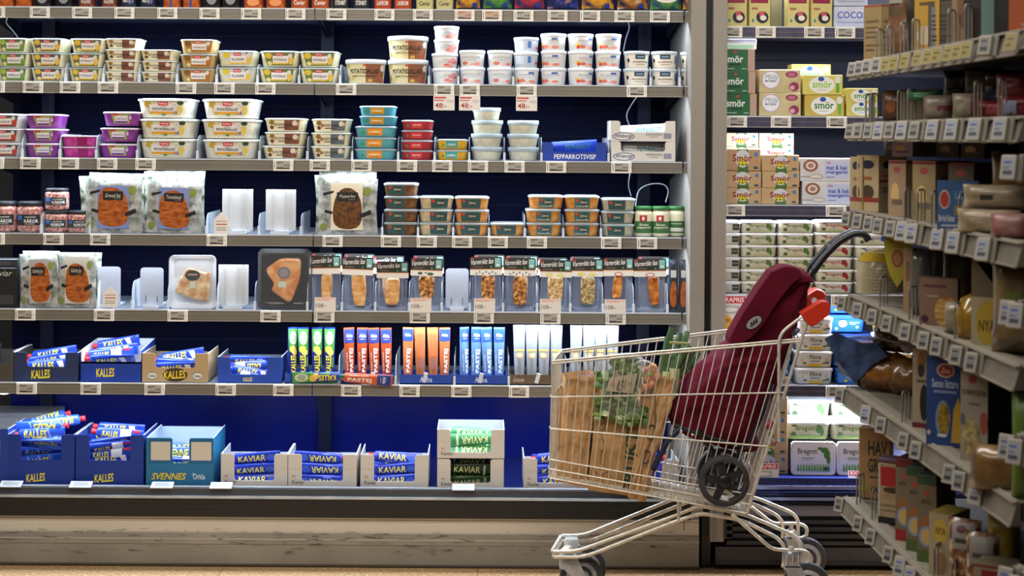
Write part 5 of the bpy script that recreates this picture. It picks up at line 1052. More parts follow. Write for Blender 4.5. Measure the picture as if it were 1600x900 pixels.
def offer(px0, px1, py0, py1, Y, label, rx=0, part=True):
    s = FPX/(5.5+Y); w = (px1-px0)/s; h = (py1-py0)/s; mb = MB(); mb.box(-w/2, w/2, -.001, .001, 0, h, '#d8d4d4')
    mb.art([('r', .03, .78, .97, .97, '#c02c3c'), ('t', 'EXTRAPRIS', .07, .81, .93, .94, '#f0e4e4', 'B'), ('r', .2, .5, .8, .72, '#b0b0ac'), ('e', .5, .61, .24, .06, '#e0e0dc'), ('e', .34, .26, .27, .22, '#d8b838'), ('t', '52', .14, .17, .38, .36, '#b8243c', 'B'), ('t', '90', .4, .26, .54, .37, '#b8243c', 'B'), ('r', .66, .14, .94, .2, '#a09c9c'), ('r', .66, .3, .94, .33, '#a09c9c')], flatmap(w, h, 0, -.001))
    o = mb.build('price_poster'); p = W((px0+px1)/2, py1, Y); o.location = p; o.rotation_euler = (rx, 0, 0); name_label(o, label, 'sign', 'extra price posters')
offer(1112, 1166, 461, 519, .03, 'extra price poster hung under the green-lettered tubs')
offer(1164, 1217, 724, 767, .02, 'extra price poster propped below the brown butter blocks', -.1); offer(1327, 1380, 736, 770, .02, 'pale poster on the deck rail behind the gondola', -.3)
for k, L in enumerate((((1144, 'first yellow carton'), (1196, 'second yellow carton'), (1272, 'fourth yellow carton'), (1320, 'silver coconut packs')), ((1151, 'dark green blocks'), (1220, 'gold and purple blocks'), (1307, 'gold butter block')), ((1148, 'brown blocks by the panel'), (1306, 'whisk-printed packs')), ((1200, 'green-lettered tubs'), (1314, 'red-lettered tubs')), ((1306, 'blue margarine tub'),))):
    for px, d in L: put_tag(px, R2Z[k], f'electronic price tag in the butter cooler under the {d}')
# ================================================================= shopping cart
RIMN = (W(863, 564, -.385), W(1252, 529, -.475)); RIMF = (W(878, 547, -.18), W(1241, 503, -.075))
BOTN = (W(858, 746, -.375), W(1167, 802, -.455)); BOTF = (W(874, 722, -.19), W(1156, 776, -.10))
cart = empty('shopping_cart', (.75, -.28, 0)); tag(cart, 'chrome wire shopping cart with red handle ends standing before the coolers', 'shopping cart')
def cb(mb, name, parent=cart):
    off = cart.location if parent is cart else cart.location
    mb.v = [(x-off[0], y-off[1], z-off[2]) for x, y, z in mb.v]
    o = mb.build(name, cart) if parent is cart else mb.build(name, parent); return o
def L2(a, b, t): return a+(b-a)*t
def smooth(pts, r=.03, n=5):                # round the corners of a polyline
    P = [Vector(p) for p in pts]; out = [P[0]]
    for i in range(1, len(P)-1):
        a, b, c = P[i-1], P[i], P[i+1]; ra = min(r, (a-b).length*.45, (c-b).length*.45)
        p = b+(a-b).normalized()*ra; q = b+(c-b).normalized()*ra
        for j in range(n+1):
            t = j/n; out.append(p*(1-t)**2+b*2*t*(1-t)+q*t*t)
    out.append(P[-1]); return out
wr = .0021
mb = MB()
NT, FT, NB, FB = RIMN, RIMF, BOTN, BOTF
# rim rods (double on the near side, as on the real basket)
for dz in (0, -.008): mb.tube([L2(*NT, 0)+Vector((0, -.004, dz)), L2(*NT, 1)+Vector((0, -.004, dz))], .0036, CHROME)
mb.tube([NT[0]+Vector((.17, -.006, .014)), NT[0]+Vector((.25, -.006, .018))], .0036, CHROME)
for dz in (0, -.008): mb.tube([FT[0]+Vector((0, 0, dz)), FT[1]+Vector((0, 0, dz))], .0034, CHROME)
mb.tube([NT[0], NT[0]+Vector((.003, .01, 0)), FT[0]+Vector((-.002, -.01, 0)), FT[0]], .0036, CHROME)
def nside(u, v): return L2(L2(NB[0], NB[1], u), L2(NT[0], NT[1], u), v)
def fside(u, v): return L2(L2(FB[0], FB[1], u), L2(FT[0], FT[1], u), v)
NW = 27
for i in range(NW+1):
    u = i/NW
    mb.tube([nside(u, 0), nside(u, 1)], wr, CHROME, 6)
    mb.tube([fside(u, 0), fside(u, 1)], wr, CHROME, 6)
for py0, py1 in ((620, 613), (669, 697), (717, 773), (732, 788), (746, 802)):
    va = (746-py0)/(746-564); vb = (802-py1)/(802-529); r = .0030 if py0 < 700 else .0026
    a, b = nside(0, va)+Vector((0, -.003, 0)), nside(1, vb)+Vector((0, -.003, 0)); c, d = fside(0, va)+Vector((0, .003, 0)), fside(1, vb)+Vector((0, .003, 0))
    mb.tube([b, a, a+Vector((-.002, .02, 0)), c+Vector((-.002, -.02, 0)), c, d], r, CHROME, 6)
for i in range(1, 10):                       # front panel uprights
    t = i/10; mb.tube([L2(NB[0], FB[0], t), L2(NT[0], FT[0], t)], wr, CHROME, 6)
for i in range(0, 17):                       # floor grid
    t = i/16; mb.tube([L2(NB[0], FB[0], t), L2(NB[1], FB[1], t)], wr, CHROME, 6)
for i in range(0, 30):
    t = i/29; mb.tube([L2(NB[0], NB[1], t), L2(FB[0], FB[1], t)], wr, CHROME, 6)
cb(mb, 'wire_basket')
mb = MB()                                    # hinged rear gate
for i in range(13):
    t = i/12; mb.tube([L2(NB[1], FB[1], t)+Vector((.0, 0, .01)), L2(NT[1]+Vector((-.02, .01, .0)), FT[1]+Vector((-.02, -.01, 0)), t)], wr*1.1, CHROME, 6)
for v in (.02, .2, .4, .6, .8, 1): mb.tube([L2(NB[1], NT[1], v)+Vector((-.008, .012, .0)), L2(FB[1], FT[1], v)+Vector((-.008, -.012, 0))], wr*1.2, CHROME, 6)
cb(mb, 'rear_gate')
mb = MB()
gn = W(1262, 500, -.48); gf = W(1250, 480, -.075)
mb.tube([NB[1], L2(NB[1], gn, .6), gn], .0055, CHROME); mb.tube([FB[1], gf], .0052, CHROME)
mb.tube([NB[1], FB[1]], .005, CHROME)
for P in ([(1217, 690), (1217, 522), (1251, 496), (1266, 489)], [(1207, 660), (1208, 500), (1240, 476), (1256, 468)]):
    y = -.485 if P[0][0] == 1217 else -.07
    mb.tube(smooth([W(a, b, y) for a, b in P], .035), .0052, CHROME)
mb.tube(smooth([W(1284, 498, -.45), W(1287, 500, -.42), W(1276, 502, -.35), W(1268, 502, -.3)], .01), .003, CHROME)
mb.tube([W(1241, 521, -.47), W(1246, 516, -.40)], .009, '#3a3a3e', 12)
cb(mb, 'handle_frame')
ha, hb = W(1275, 491, -.46), W(1272, 468, -.09)
mb = MB(); mb.tube([ha, hb], .0115, mat('#c8c8c8', .2, .9), 16); cb(mb, 'handle_bar')
for nm, P, y0, y1 in (('near', [(1251, 490), (1283, 470), (1293, 470), (1298, 476), (1299, 487), (1296, 493), (1269, 512), (1262, 506)], -.50, -.455), ('far', [(1254, 474), (1262, 460), (1276, 451), (1287, 454), (1292, 462), (1290, 471), (1276, 479), (1262, 488), (1255, 486)], -.115, -.05)):
    mb = MB(); pts = smooth([W(a, b, y0) for a, b in P+[P[0]]], .006, 3)[:-1]
    c = sum(pts, Vector())/len(pts); n = len(pts); rings = []
    for yy, q in ((y0, .9), (y0+.006, 1), (y1-.006, 1), (y1, .9)): rings.append([Vector((c.x+(p.x-c.x)*q, yy, c.z+(p.z-c.z)*q)) for p in pts])
    mb.loft(rings, mat('#b8301c', .35), (1, 1), False); cb(mb, 'handle_end_cap')
mb = MB()                                    # undercarriage
def ch(pts, y0, y1, r=.0062, rad=.04):
    n = len(pts)-1; mb.tube(smooth([W(a, b, y0+(y1-y0)*i/n) for i, (a, b) in enumerate(pts)], rad), r, CHROME, 10)
ch([(864, 862), (900, 862), (1057, 805), (1093, 790), (1120, 795), (1166, 804), (1240, 836), (1251, 848), (1251, 882)], -.375, -.46)
ch([(866, 870), (912, 871), (1059, 813), (1095, 802), (1120, 806), (1158, 812), (1214, 840), (1225, 852), (1225, 884)], -.375, -.46)
ch([(1145, 805), (1205, 857), (1223, 859.5), (1250, 859.5), (1265, 864), (1264, 880), (1252, 884), (1221, 884)], -.462, -.462, rad=.03)
ch([(878, 837), (911, 837), (1047, 782), (1085, 768), (1120, 766), (1178, 776.5), (1238, 801), (1247, 812), (1247, 840)], -.20, -.10)
ch([(880, 844), (922, 846), (1068, 787), (1100, 775), (1130, 776), (1175, 786), (1213, 804), (1223, 816), (1223, 840)], -.20, -.10)
ch([(1174, 792), (1207, 818), (1225, 818), (1250, 818), (1261, 824), (1260, 838), (1248, 842)], -.10, -.10, rad=.03)
mb.tube(smooth([W(864, 862, -.375), W(863, 860, -.36), W(876, 838, -.215), W(880, 837, -.20)], .01), .0062, CHROME)
mb.tube(smooth([W(866, 870, -.375), W(865, 868, -.36), W(877, 845, -.215), W(882, 844, -.20)], .01), .0062, CHROME)
mb.tube([W(1060, 784, -.40), W(1060, 812, -.40)], .005, CHROME); mb.tube([W(1060, 812, -.402), W(1063, 795, -.14)], .005, CHROME); mb.tube([W(1145, 805, -.46), W(1140, 782, -.10)], .006, CHROME)
cb(mb, 'undercarriage')
def wheel_lathe(mb, c, prof, m, n=28, caps=(1, 1)):       # prof = (radius, y)
    mb.loft([[(c[0]+r*math.cos(2*PI*j/n), c[1]+y, c[2]+r*math.sin(2*PI*j/n)) for j in range(n)] for r, y in prof], m, caps, True)
RUB = noisy('rubber', '#26262a', '#35353a', 20, .7); GREYP = noisy('caster_plastic', '#8c8d90', '#a4a5a8', 30, .5)
def caster(px, y, rr_=.072, trail=.045, stem_top=.172, st_px=0):
    x = XA(px, .1, y); t = bpy.data.objects.new('caster', None); COL.objects.link(t); t.parent = cart
    mb = MB(); mb.lathe([(.012, .145), (.024, .148), (.026, .16), (.016, .168), (.013, stem_top)], CHROME, 20, (x, y))
    for s in (-1, 1):
        P = [(x-.026, .15), (x+.026, .15), (x+trail+.016, .075), (x+trail+.012, .06), (x+trail-.014, .06), (x-.012, .1)]
        mb.prism(P, y+s*.026-.002, y+s*.026+.002, GREYP)
    mb.box(x-.026, x+.026, y-.028, y+.028, .146, .151, GREYP)
    cb(mb, 'fork', t)
    mb = MB(); c = (x+trail, y, rr_)
    wheel_lathe(mb, c, [(rr_*.7, -.012), (rr_*.97, -.013), (rr_, -.008), (rr_, .008), (rr_*.97, .013), (rr_*.7, .012)], RUB)
    wheel_lathe(mb, c, [(rr_*.15, -.016), (rr_*.4, -.011), (rr_*.72, -.0135), (rr_*.72, .0135), (rr_*.4, .011), (rr_*.15, .016)], GREYP)
    cb(mb, 'wheel', t); return t
caster(887, -.345); caster(893, -.235)
caster(1236, -.462, .078, .05, .19); caster(1236, -.10, .072, .05, .17)
mb = MB()                                    # front fork bracket and grey sleeve
p = W(893, 850, -.30)
mb.box(p.x-.022, p.x+.022, -.315, -.285, p.z-.018, p.z+.02, mat('#c4c9cc', .3, .5), .003)
cb(mb, 'fork_bracket')
mb = MB(); mb.lathe([(.028, .10), (.029, .15), (.02, .158)], GREYP, 20, (XA(887, .1, -.345), -.345)); cb(mb, 'fork_sleeve')
for px, y, z1 in ((1236, -.462, .195), (1236, -.10, .15)):
    mb = MB(); x = XA(px, .17, y); mb.lathe([(.024, .135), (.026, .14), (.026, z1-.01), (.02, z1)], mat('#a8acb0', .3, .7), 18, (x, y))
    mb.lathe([(.008, z1), (.008, z1+(.04 if px and y > -.2 else .012))], CHROME, 12, (x, y))
    for k in (-.02, .0, .018): mb.box(x+k-.002, x+k+.002, y-.03, y-.026, .155, z1-.01, CHROME)
    cb(mb, 'caster_mount')

# ================================================================= maroon trolley bag riding in the cart
MAROON = noisy('maroon_canvas', '#47091a', '#5a0e22', 7, .95, 0, .9, detail=6)
MAROON.node_tree.nodes['Principled BSDF'].inputs['Specular IOR Level'].default_value = .15
bagt = empty('trolley_bag', (1.0, -.28, .5)); tag(bagt, 'maroon wheeled shopping trolley bag with black curved handle leaning in the cart', 'trolley bag')
def bb(mb, name, parent=None):
    o0 = bagt.location; mb.v = [(x-o0[0], y-o0[1], z-o0[2]) for x, y, z in mb.v]; return mb.build(name, parent or bagt)
LEFT = [(1056, 668), (1046, 648), (1053, 622), (1074, 588), (1108, 560), (1138, 536), (1163, 498), (1186, 455), (1205, 428), (1222, 420)]
RIGHT = [(1128, 690), (1168, 696), (1178, 664), (1194, 622), (1212, 580), (1228, 540), (1240, 500), (1250, 470), (1256, 440), (1250, 424)]
YC = -.275; mb = MB(); rings = []; rb = random.Random(4)
NS = 40
def samp(Lx, t):
    f = t*(len(Lx)-1); i = min(int(f), len(Lx)-2); q = f-i
    p0 = Lx[max(i-1, 0)]; p1 = Lx[i]; p2 = Lx[i+1]; p3 = Lx[min(i+2, len(Lx)-1)]
    return [.5*(2*p1[k]+(p2[k]-p0[k])*q+(2*p0[k]-5*p1[k]+4*p2[k]-p3[k])*q*q+(3*p1[k]-p0[k]-3*p2[k]+p3[k])*q**3) for k in (0, 1)]
def bring(t, grow=0, d0=.15):
    l = W(*samp(LEFT, t), YC); r = W(*samp(RIGHT, t), YC); c = (l+r)/2; ax = (r-l)/2
    hw = ax.length+grow; ax = ax.normalized(); hd = d0*(1-.25*t)*(1 if 0 < t < 1 else .8)+grow; n = 32; o = []
    for j in range(n):
        a = 2*PI*j/n; ca, sa = math.cos(a), math.sin(a); e = .55
        x = math.copysign(abs(ca)**e, ca); y = math.copysign(abs(sa)**e, sa)
        fold = .007*math.sin(7*a+9*t)*math.sin(3+11*t)+.006*math.sin(13*t*2+3*a)+.006*math.sin(5*a-21*t)+.004*math.sin(11*a+33*t)
        o.append(c+ax*(hw*x+fold*ca)+Vector((0, hd*y+fold*sa, 0)))
    return o
for i in range(NS+1): rings.append(bring(i/NS))
mb.loft(rings, MAROON, (1, 1), True); bb(mb, 'bag_body')
mb = MB(); rings = []                        # flap wraps the upper end and hangs down the front (left) side
FLP = [(1251, 419), (1226, 413), (1203, 422), (1184, 450), (1160, 490), (1143, 522), (1139, 534)]
FLI = [(1258, 436), (1236, 440), (1216, 462), (1199, 486), (1184, 508), (1172, 528), (1156, 536)]
for i in range(25):
    t = i/24; a = W(*samp(FLP, t), YC); b = W(*samp(FLI, t), YC); hd = .125*(1-.0*t); n = 16
    ring = []
    if t > .8: hd *= math.sqrt(max(.05, 1-((t-.8)/.2)**2*.75))
    for j in range(n+1):
        q = j/n*2-1; yy = YC+hd*math.copysign(abs(q)**.8, q); w = abs(q)**4
        ring.append(L2(a, b, w*.85)+Vector((0, yy-YC, 0)))
    back = [p+Vector((.006, 0, -.006)) for p in ring[::-1]]
    rings.append(ring+back)
mb.loft(rings, MAROON, (1, 1), True); bb(mb, 'flap')
mb = MB(); hw = []                           # near side of the flap: a thick curved band with rounded end
side = [(1205, 424), (1186, 450), (1160, 490), (1144, 518), (1139, 530), (1143, 539), (1158, 537), (1176, 526), (1192, 508), (1206, 484), (1222, 462), (1240, 440), (1252, 432), (1250, 420), (1228, 414)]
ps = smooth([W(a, b, -.425) for a, b in side+[side[0]]], .02, 3)[:-1]
c0 = sum(ps, Vector())/len(ps)
mb.loft([[p+(c0-p)*.03+Vector((0, -.006, 0)) for p in ps], [p+Vector((0, 0, 0)) for p in ps], [p+Vector((0, .09, 0)) for p in ps]], MAROON, (1, 0), False); fs = bb(mb, 'flap_side')
e = W(1178, 504, -.433); mb = MB(); ax = Vector((.8, 0, .62)).normalized(); bx = Vector((-.62, 0, .8))
for q, y, m in ((1, 0, '#2c2628'), (.92, -.001, '#9a9a9c')):
    mb.add([e+Vector((0, y, 0))+ax*(.031*q*math.cos(2*PI*j/20))+bx*(.017*q*math.sin(2*PI*j/20)) for j in range(20)], [tuple(range(20))], mat(m, .4, .3))
for a0, b0, a1, b1 in ((-.5, -.5, -.3, .6), (-.3, .6, -.1, -.4), (-.1, -.4, .1, .5), (.1, .5, .3, -.5), (.3, -.5, .55, .5), (-.6, -.1, .6, .1)):
    p, q = (e+Vector((0, -.002, 0))+ax*(.026*u)+bx*(.013*v) for u, v in ((a0, b0), (a1, b1))); mb.tube([p, q], .0016, '#2a2628', 5)
bb(mb, 'emblem', fs)
BLKP = noisy('black_plastic', '#141417', '#1c1c20', 40, .35); mb = MB()
hp = [(1212, 600), (1236, 520), (1256, 458), (1270, 425), (1287, 401), (1311, 377), (1336, 364), (1352, 367), (1357, 376)]
P = smooth([W(a, b, -.33) for a, b in hp], .03); mb.tube(P, [.008 if i < len(P)*.35 else .0125 for i in range(len(P))], BLKP, 12)
P2 = smooth([W(a, b, -.21) for a, b in [(1208, 596), (1232, 516), (1252, 450), (1264, 418), (1280, 398), (1304, 374), (1330, 361), (1350, 366), (1356, 375)]], .03); mb.tube(P2, [.006 if i < len(P2)*.35 else .0105 for i in range(len(P2))], BLKP, 12)
mb.tube([W(1354, 371, -.33), W(1353, 370, -.21)], .011, BLKP, 12); mb.tube([W(1298, 388, -.33), W(1293, 384, -.21)], .008, BLKP, 10)
bb(mb, 'handle')
mb = MB(); mb.tube(smooth([W(1262, 445, -.30), W(1252, 470, -.3), W(1240, 520, -.3), W(1232, 545, -.3)], .02), .0022, '#4c1830', 6); bb(mb, 'cord')
mb = MB()
for y in (-.42, -.15):
    mb.tube(smooth([W(1052, 664, y), W(1110, 684, y), W(1168, 700, y), W(1190, 650, y), W(1206, 600, y)], .02), .008, BLKP)
    mb.tube(smooth([W(1090, 672, y), W(1112, 704, y), W(1131, 750, y)], .02), .011, BLKP)
    mb.tube(smooth([W(1160, 695, y), W(1150, 722, y), W(1131, 750, y)], .02), .009, BLKP)
    mb.tube(smooth([W(1064, 668, y), W(1042, 690, y), W(1022, 732, y)], .02), .010, noisy('navy_leg', '#141a30', '#1c2440', 20, .4))
mb.tube([W(1022, 732, -.42), W(1022, 722, -.15)], .010, '#181c2c'); mb.tube([W(1100, 684, -.42), W(1100, 680, -.15)], .009, BLKP); mb.tube([W(1131, 751, -.45), W(1131, 740, -.12)], .007, BLKP)
for y in (-.43,):
    for a, b in ((1064, 670), (1082, 676), (1150, 692)): p = W(a, b+3, y); wheel_lathe(mb, p, [(.004, -.004), (.004, .004)], '#c8c8c8', 10)
bb(mb, 'wheel_frame')
p = W(1203, 664, -.435); mb = MB(); wheel_lathe(mb, p, [(.0, -.01), (.014, -.008), (.017, 0), (.014, .008)], '#8c1c28', 16); bb(mb, 'reflector')
for y, px, py in ((-.445, 1131, 751), (-.12, 1126, 735)):
    c = W(px, py, y); mb = MB(); r = .083
    wheel_lathe(mb, c, [(r*.78, -.015), (r*.95, -.017), (r, -.01), (r, .01), (r*.95, .017), (r*.78, .015), (r*.78, -.015)], RUB, 40, (0, 0))
    wheel_lathe(mb, c, [(.001, -.02), (r*.2, -.02), (r*.26, -.015), (r*.26, .015), (.001, .02)], BLKP, 24)
    for k in range(5):
        a = 2*PI*k/5+.5; d = Vector((math.cos(a), 0, math.sin(a))); q = Vector((-d.z, 0, d.x)); n0 = d*r*.2; n1 = d*r*.82; v = []
        for yy in (-.009, .009): v += [c+n0+q*.014+Vector((0, yy, 0)), c+n0-q*.014+Vector((0, yy, 0)), c+n1-q*.010+Vector((0, yy, 0)), c+n1+q*.010+Vector((0, yy, 0))]
        mb.add(v, [(0, 1, 2, 3), (7, 6, 5, 4), (0, 4, 5, 1), (1, 5, 6, 2), (2, 6, 7, 3), (3, 7, 4, 0)], mat('#202226', .4))
    bb(mb, 'wheel')

# ================================================================= groceries in the cart
def paper_bag(quad, Y0, Y1, seed, m, art=None, nu=14, nv=18, amp=.006, name='paper_bag', open_top=True, zig=0):
    """crumpled paper bag; quad = bottom-left, bottom-right, top-right, top-left as seen at the near face depth"""
    rnd = random.Random(seed); a, b, c, d = [W(x, y, Y0) for x, y in quad]; mb = MB(); dd = Y1-Y0
    ph = [rnd.uniform(0, 6) for _ in range(8)]
    def wob(u, v): return amp*(math.sin(9*u+ph[0]+4*v)*math.sin(7*v+ph[1])+.6*math.sin(21*u*v+ph[2])+.5*abs(math.sin(13*u-11*v+ph[3]))-.4)
    def P(u, v, s):                           # s: 0 near .. 1 far
        p = L2(L2(a, b, u), L2(d, c, u), v); edge = min(1, 6*min(u, 1-u)); bul = .012*math.sin(PI*u)*math.sin(PI*v)
        y = Y0+dd*s+(wob(u, v)*edge-bul)*(1 if s == 0 else -1 if s == 1 else 0)
        p = Vector((p.x+wob(v, s+u)*.6, y, p.z)); 
        if v > .96 and zig: p.z += zig*(1 if int(u*nu) % 2 else -1)
        return p
    loop = [(i/nu, 0) for i in range(nu+1)]+[(1, k/6) for k in range(1, 6)]+[(1-i/nu, 1) for i in range(nu+1)]+[(0, 1-k/6) for k in range(1, 6)]
    def PP(u, s, v):
        x = P(u, v, 0 if s == 0 else 1 if s == 1 else s)
        if 0 < s < 1:
            q = math.sin(PI*s)*math.sin(PI*v)*.014*(-1 if u == 1 else 1); x.x += q; x.y = Y0+dd*s
        return x
    mb.loft([[PP(u, s, v/nv) for u, s in loop] for v in range(nv+1)], m, (1, 0 if open_top else 1), False)
    if art:
        def fn(u, v, e):
            p = P(u, v, 0); p.y -= e+.0012; return p
        for i, it in enumerate(art):
            mb.art([it], fn, 8, d0=.0004+.0002*i)
    mb.v = [(x-a.x, y-Y0, z-a.z) for x, y, z in mb.v]
    return mb.build(name, None, (a.x, Y0, a.z))
def outline(pts, w=.006):
    n = len(pts); o = []
    for i in range(n-1):
        (x0, y0), (x1, y1) = pts[i], pts[i+1]; L = math.hypot(x1-x0, y1-y0)+1e-9; nx, ny = -(y1-y0)/L*w, (x1-x0)/L*w*.7
        o.append(('p', [(x0+nx, y0+ny), (x0-nx, y0-ny), (x1-nx, y1-ny), (x1+nx, y1+ny)], '#4a3a2a'))
    return o
def circ(cx, cy, rx, ry, a0=0, a1=2*PI, n=14): return [(cx+rx*math.cos(a0+(a1-a0)*j/n), cy+ry*math.sin(a0+(a1-a0)*j/n)) for j in range(n+1)]
dood = []
for cx, cy, rx, ry in ((.2, .88, .08, .06), (.16, .7, .05, .07), (.22, .6, .05, .06), (.18, .5, .06, .07), (.22, .36, .05, .08), (.12, .2, .1, .05), (.3, .16, .08, .07)):
    dood += outline(circ(cx, cy, rx, ry), .004)
dood += outline([(.08, .22), (.2, .12), (.34, .2), (.3, .24), (.2, .18), (.08, .22)], .004)
o = paper_bag([(868, 752), (917, 762), (930, 588), (884, 592)], -.345, -.20, 3, KRAFT, outline([(.3, .95), (.36, .6), (.3, .2)], .003), amp=.006, zig=.002); name_label(o, 'plain crumpled kraft paper bag at the front end of the cart', 'paper bag', 'kraft paper bags in the cart')
o = paper_bag([(919, 766), (1002, 778), (1012, 640), (930, 612)], -.345, -.22, 9, KRAFT, dood+[('t', 'FRUKT &', .62, .06, .86, .96, '#23402c', 'Bv')], amp=.005, zig=.003); name_label(o, 'kraft paper bag with green lettering and fruit drawings', 'paper bag', 'kraft paper bags in the cart')
o = paper_bag([(984, 778), (1008, 784), (1058, 592), (1008, 584)], -.365, -.16, 14, KRAFT, outline([(.4, .9), (.6, .6), (.45, .3), (.6, .1)], .01)+outline(circ(.5, .55, .2, .06), .01)+outline(circ(.5, .35, .18, .05), .01), amp=.007, zig=.003); name_label(o, 'narrow kraft paper bag leaning against the maroon trolley bag', 'paper bag', 'kraft paper bags in the cart')
o = paper_bag([(864, 700), (900, 705), (902, 605), (868, 608)], -.25, -.2, 21, KRAFT, None, amp=.004); name_label(o, 'small kraft bag tucked behind the plain one', 'paper bag', 'kraft paper bags in the cart')
o = paper_bag([(905, 680), (928, 682), (930, 584), (903, 586)], -.30, -.25, 23, noisy('bread_bag', '#a88478', '#c8aca0', 30, .35, 0, .3, coat=.4), None, amp=.004, name='bread_bag'); name_label(o, 'pinkish translucent bag beside the salad', 'bag')
o = paper_bag([(927, 640), (940, 641), (943, 588), (934, 590)], -.33, -.3, 25, mat('#c88c3c', .5), None, amp=.003, name='snack_bag'); name_label(o, 'small orange-brown bag at the edge of the salad bag', 'bag')
# salad bag full of leaves
sal = empty('salad_bag', tuple(W(962, 655, -.36))); tag(sal, 'clear bag of green lettuce with a kraft paper label', 'salad bag')
rl = random.Random(8); mb = MB(); GL = [noisy('leaf_a', '#3f5e28', '#5f8038', 40, .45), noisy('leaf_b', '#5c7c34', '#8ca858', 40, .45), noisy('leaf_c', '#8ca468', '#c4d0a0', 40, .45)]
o0 = sal.location
SP = [(958, 560, 995, 600), (938, 580, 990, 640), (936, 620, 985, 655), (958, 560, 990, 640), (970, 640, 1004, 662)]
for i in range(330):
    x0, y0, x1, y1 = SP[i % 5]; px = rl.uniform(x0-4, x1+4); py = rl.uniform(y0, y1); y = rl.uniform(-.392, -.362)
    c = W(px, py, y)-o0; r = rl.uniform(.007, .015); a = rl.uniform(0, 6.3); nrm = Vector((rl.uniform(-.6, .6), -1, rl.uniform(-.6, .6))).normalized()
    e1 = nrm.orthogonal().normalized(); e1 = Matrix.Rotation(a, 3, nrm) @ e1; e2 = nrm.cross(e1); v = [c+nrm*.004]
    for j in range(9):
        t = 2*PI*j/9; q = r*(1+.25*rl.random()); v.append(c+e1*q*1.3*math.cos(t)+e2*q*.8*math.sin(t)-nrm*rl.uniform(0, .004))
    mb.add(v, [(0, 1+j, 1+(j+1) % 9) for j in range(9)], GL[0 if i % 7 < 3 else (1 if i % 7 < 6 else 2)], True)
lv = mb.build('lettuce_leaves', sal); lv['kind'] = 'stuff'
def blob_film(poly, Y0, Y1, m, parent, name, o0, amp=.004, seed=1):
    ps = smooth([W(a, b, Y0) for a, b in poly+[poly[0]]], .02, 3)[:-1]; c = sum(ps, Vector())/len(ps); rn = random.Random(seed); mb = MB()
    rings = []
    for y, q in ((Y0+.004, .5), (Y0, .7), (Y0+.006, .9), ((Y0+Y1)/2, 1), (Y1-.006, .9), (Y1, .6)):
        rings.append([Vector((c.x+(p.x-c.x)*q+rn.uniform(-amp, amp)*.5-o0[0], y+rn.uniform(-amp, amp)-o0[1], c.z+(p.z-c.z)*q-o0[2])) for p in ps])
    mb.loft(rings, m, (1, 1), True); return mb.build(name, parent)
FILM = film('bag_film', '#e6ebf0', .93, .08)
blob_film([(937, 650), (940, 600), (944, 565), (958, 554), (990, 552), (1012, 565), (1004, 600), (1002, 655), (985, 662), (960, 655)], -.402, -.356, FILM, sal, 'clear_film', o0)
mb = MB(); c = [(950, 612), (955, 588), (996, 582), (986, 620), (984, 622), (970, 616)]
mb.add([W(a, b, -.4045+.0005*i)-o0 for i, (a, b) in enumerate([(947, 611), (953, 590), (996, 583), (989, 615)])], [(0, 1, 2, 3)], '#a89c84')
mb.add([W(a, b, -.401)-o0 for a, b in [(955, 590), (962, 580), (972, 589)]], [(0, 1, 2)], '#9a8e78')
def lf(u, v, d):
    A, B_, C, D = [W(a, b, -.4065-d) for a, b in [(947, 611), (989, 615), (996, 583), (953, 590)]]
    return L2(L2(A, B_, u), L2(D, C, u), v)-o0
mb.art([('e', .16, .6, .05, .08, '#a83028'), ('r', .1, .4, .26, .44, '#5a5248'), ('t', 'NV', .44, .1, .56, .8, '#2a2622', 'Bv'), ('r', .36, .14, .4, .7, '#4a4238'), ('r', .62, .2, .64, .74, '#4a4238'), ('e', .8, .5, .05, .1, '#6a5e50')], lf, 4)
mb.build('paper_label', sal)
# vegetable bag with orange produce
vg = empty('vegetable_bag', tuple(W(1010, 600, -.3))); tag(vg, 'clear bag of orange vegetables beside the lettuce', 'vegetable bag'); o0 = vg.location
for i, (px, py, r) in enumerate(((1020, 576, .016), (1026, 588, .015), (1012, 590, .016), (1018, 600, .014), (1008, 606, .013), (1012, 580, .012))):
    mb = MB(); c = W(px, py, -.38)-o0; mb.loft([[c+Vector((r*math.sin(PI*k/8)*math.cos(2*PI*j/14), r*math.sin(PI*k/8)*math.sin(2*PI*j/14), r*1.15*math.cos(PI*k/8))) for j in range(14)] for k in range(1, 8)], noisy('orange_peel', '#c06424', '#e0954c', 50, .5), (1, 1), True); mb.build('orange_vegetable', vg)
mb = MB(); c = W(1015, 584, -.399)-o0; mb.add([c+Vector((.012*math.cos(t*.7), 0, .008*math.sin(t*.7))) for t in range(9)], [tuple(range(9))], '#7a9a3c'); mb.build('green_sticker', vg)
blob_film([(1000, 612), (1000, 580), (990, 566), (1012, 562), (1030, 576), (1034, 594), (1022, 604), (1012, 620)], -.402, -.36, FILM, vg, 'clear_film', o0, seed=4)
mb = MB(); mb.box(-.02, .02, -.02, .02, 0, .001, '#b0b4b8')
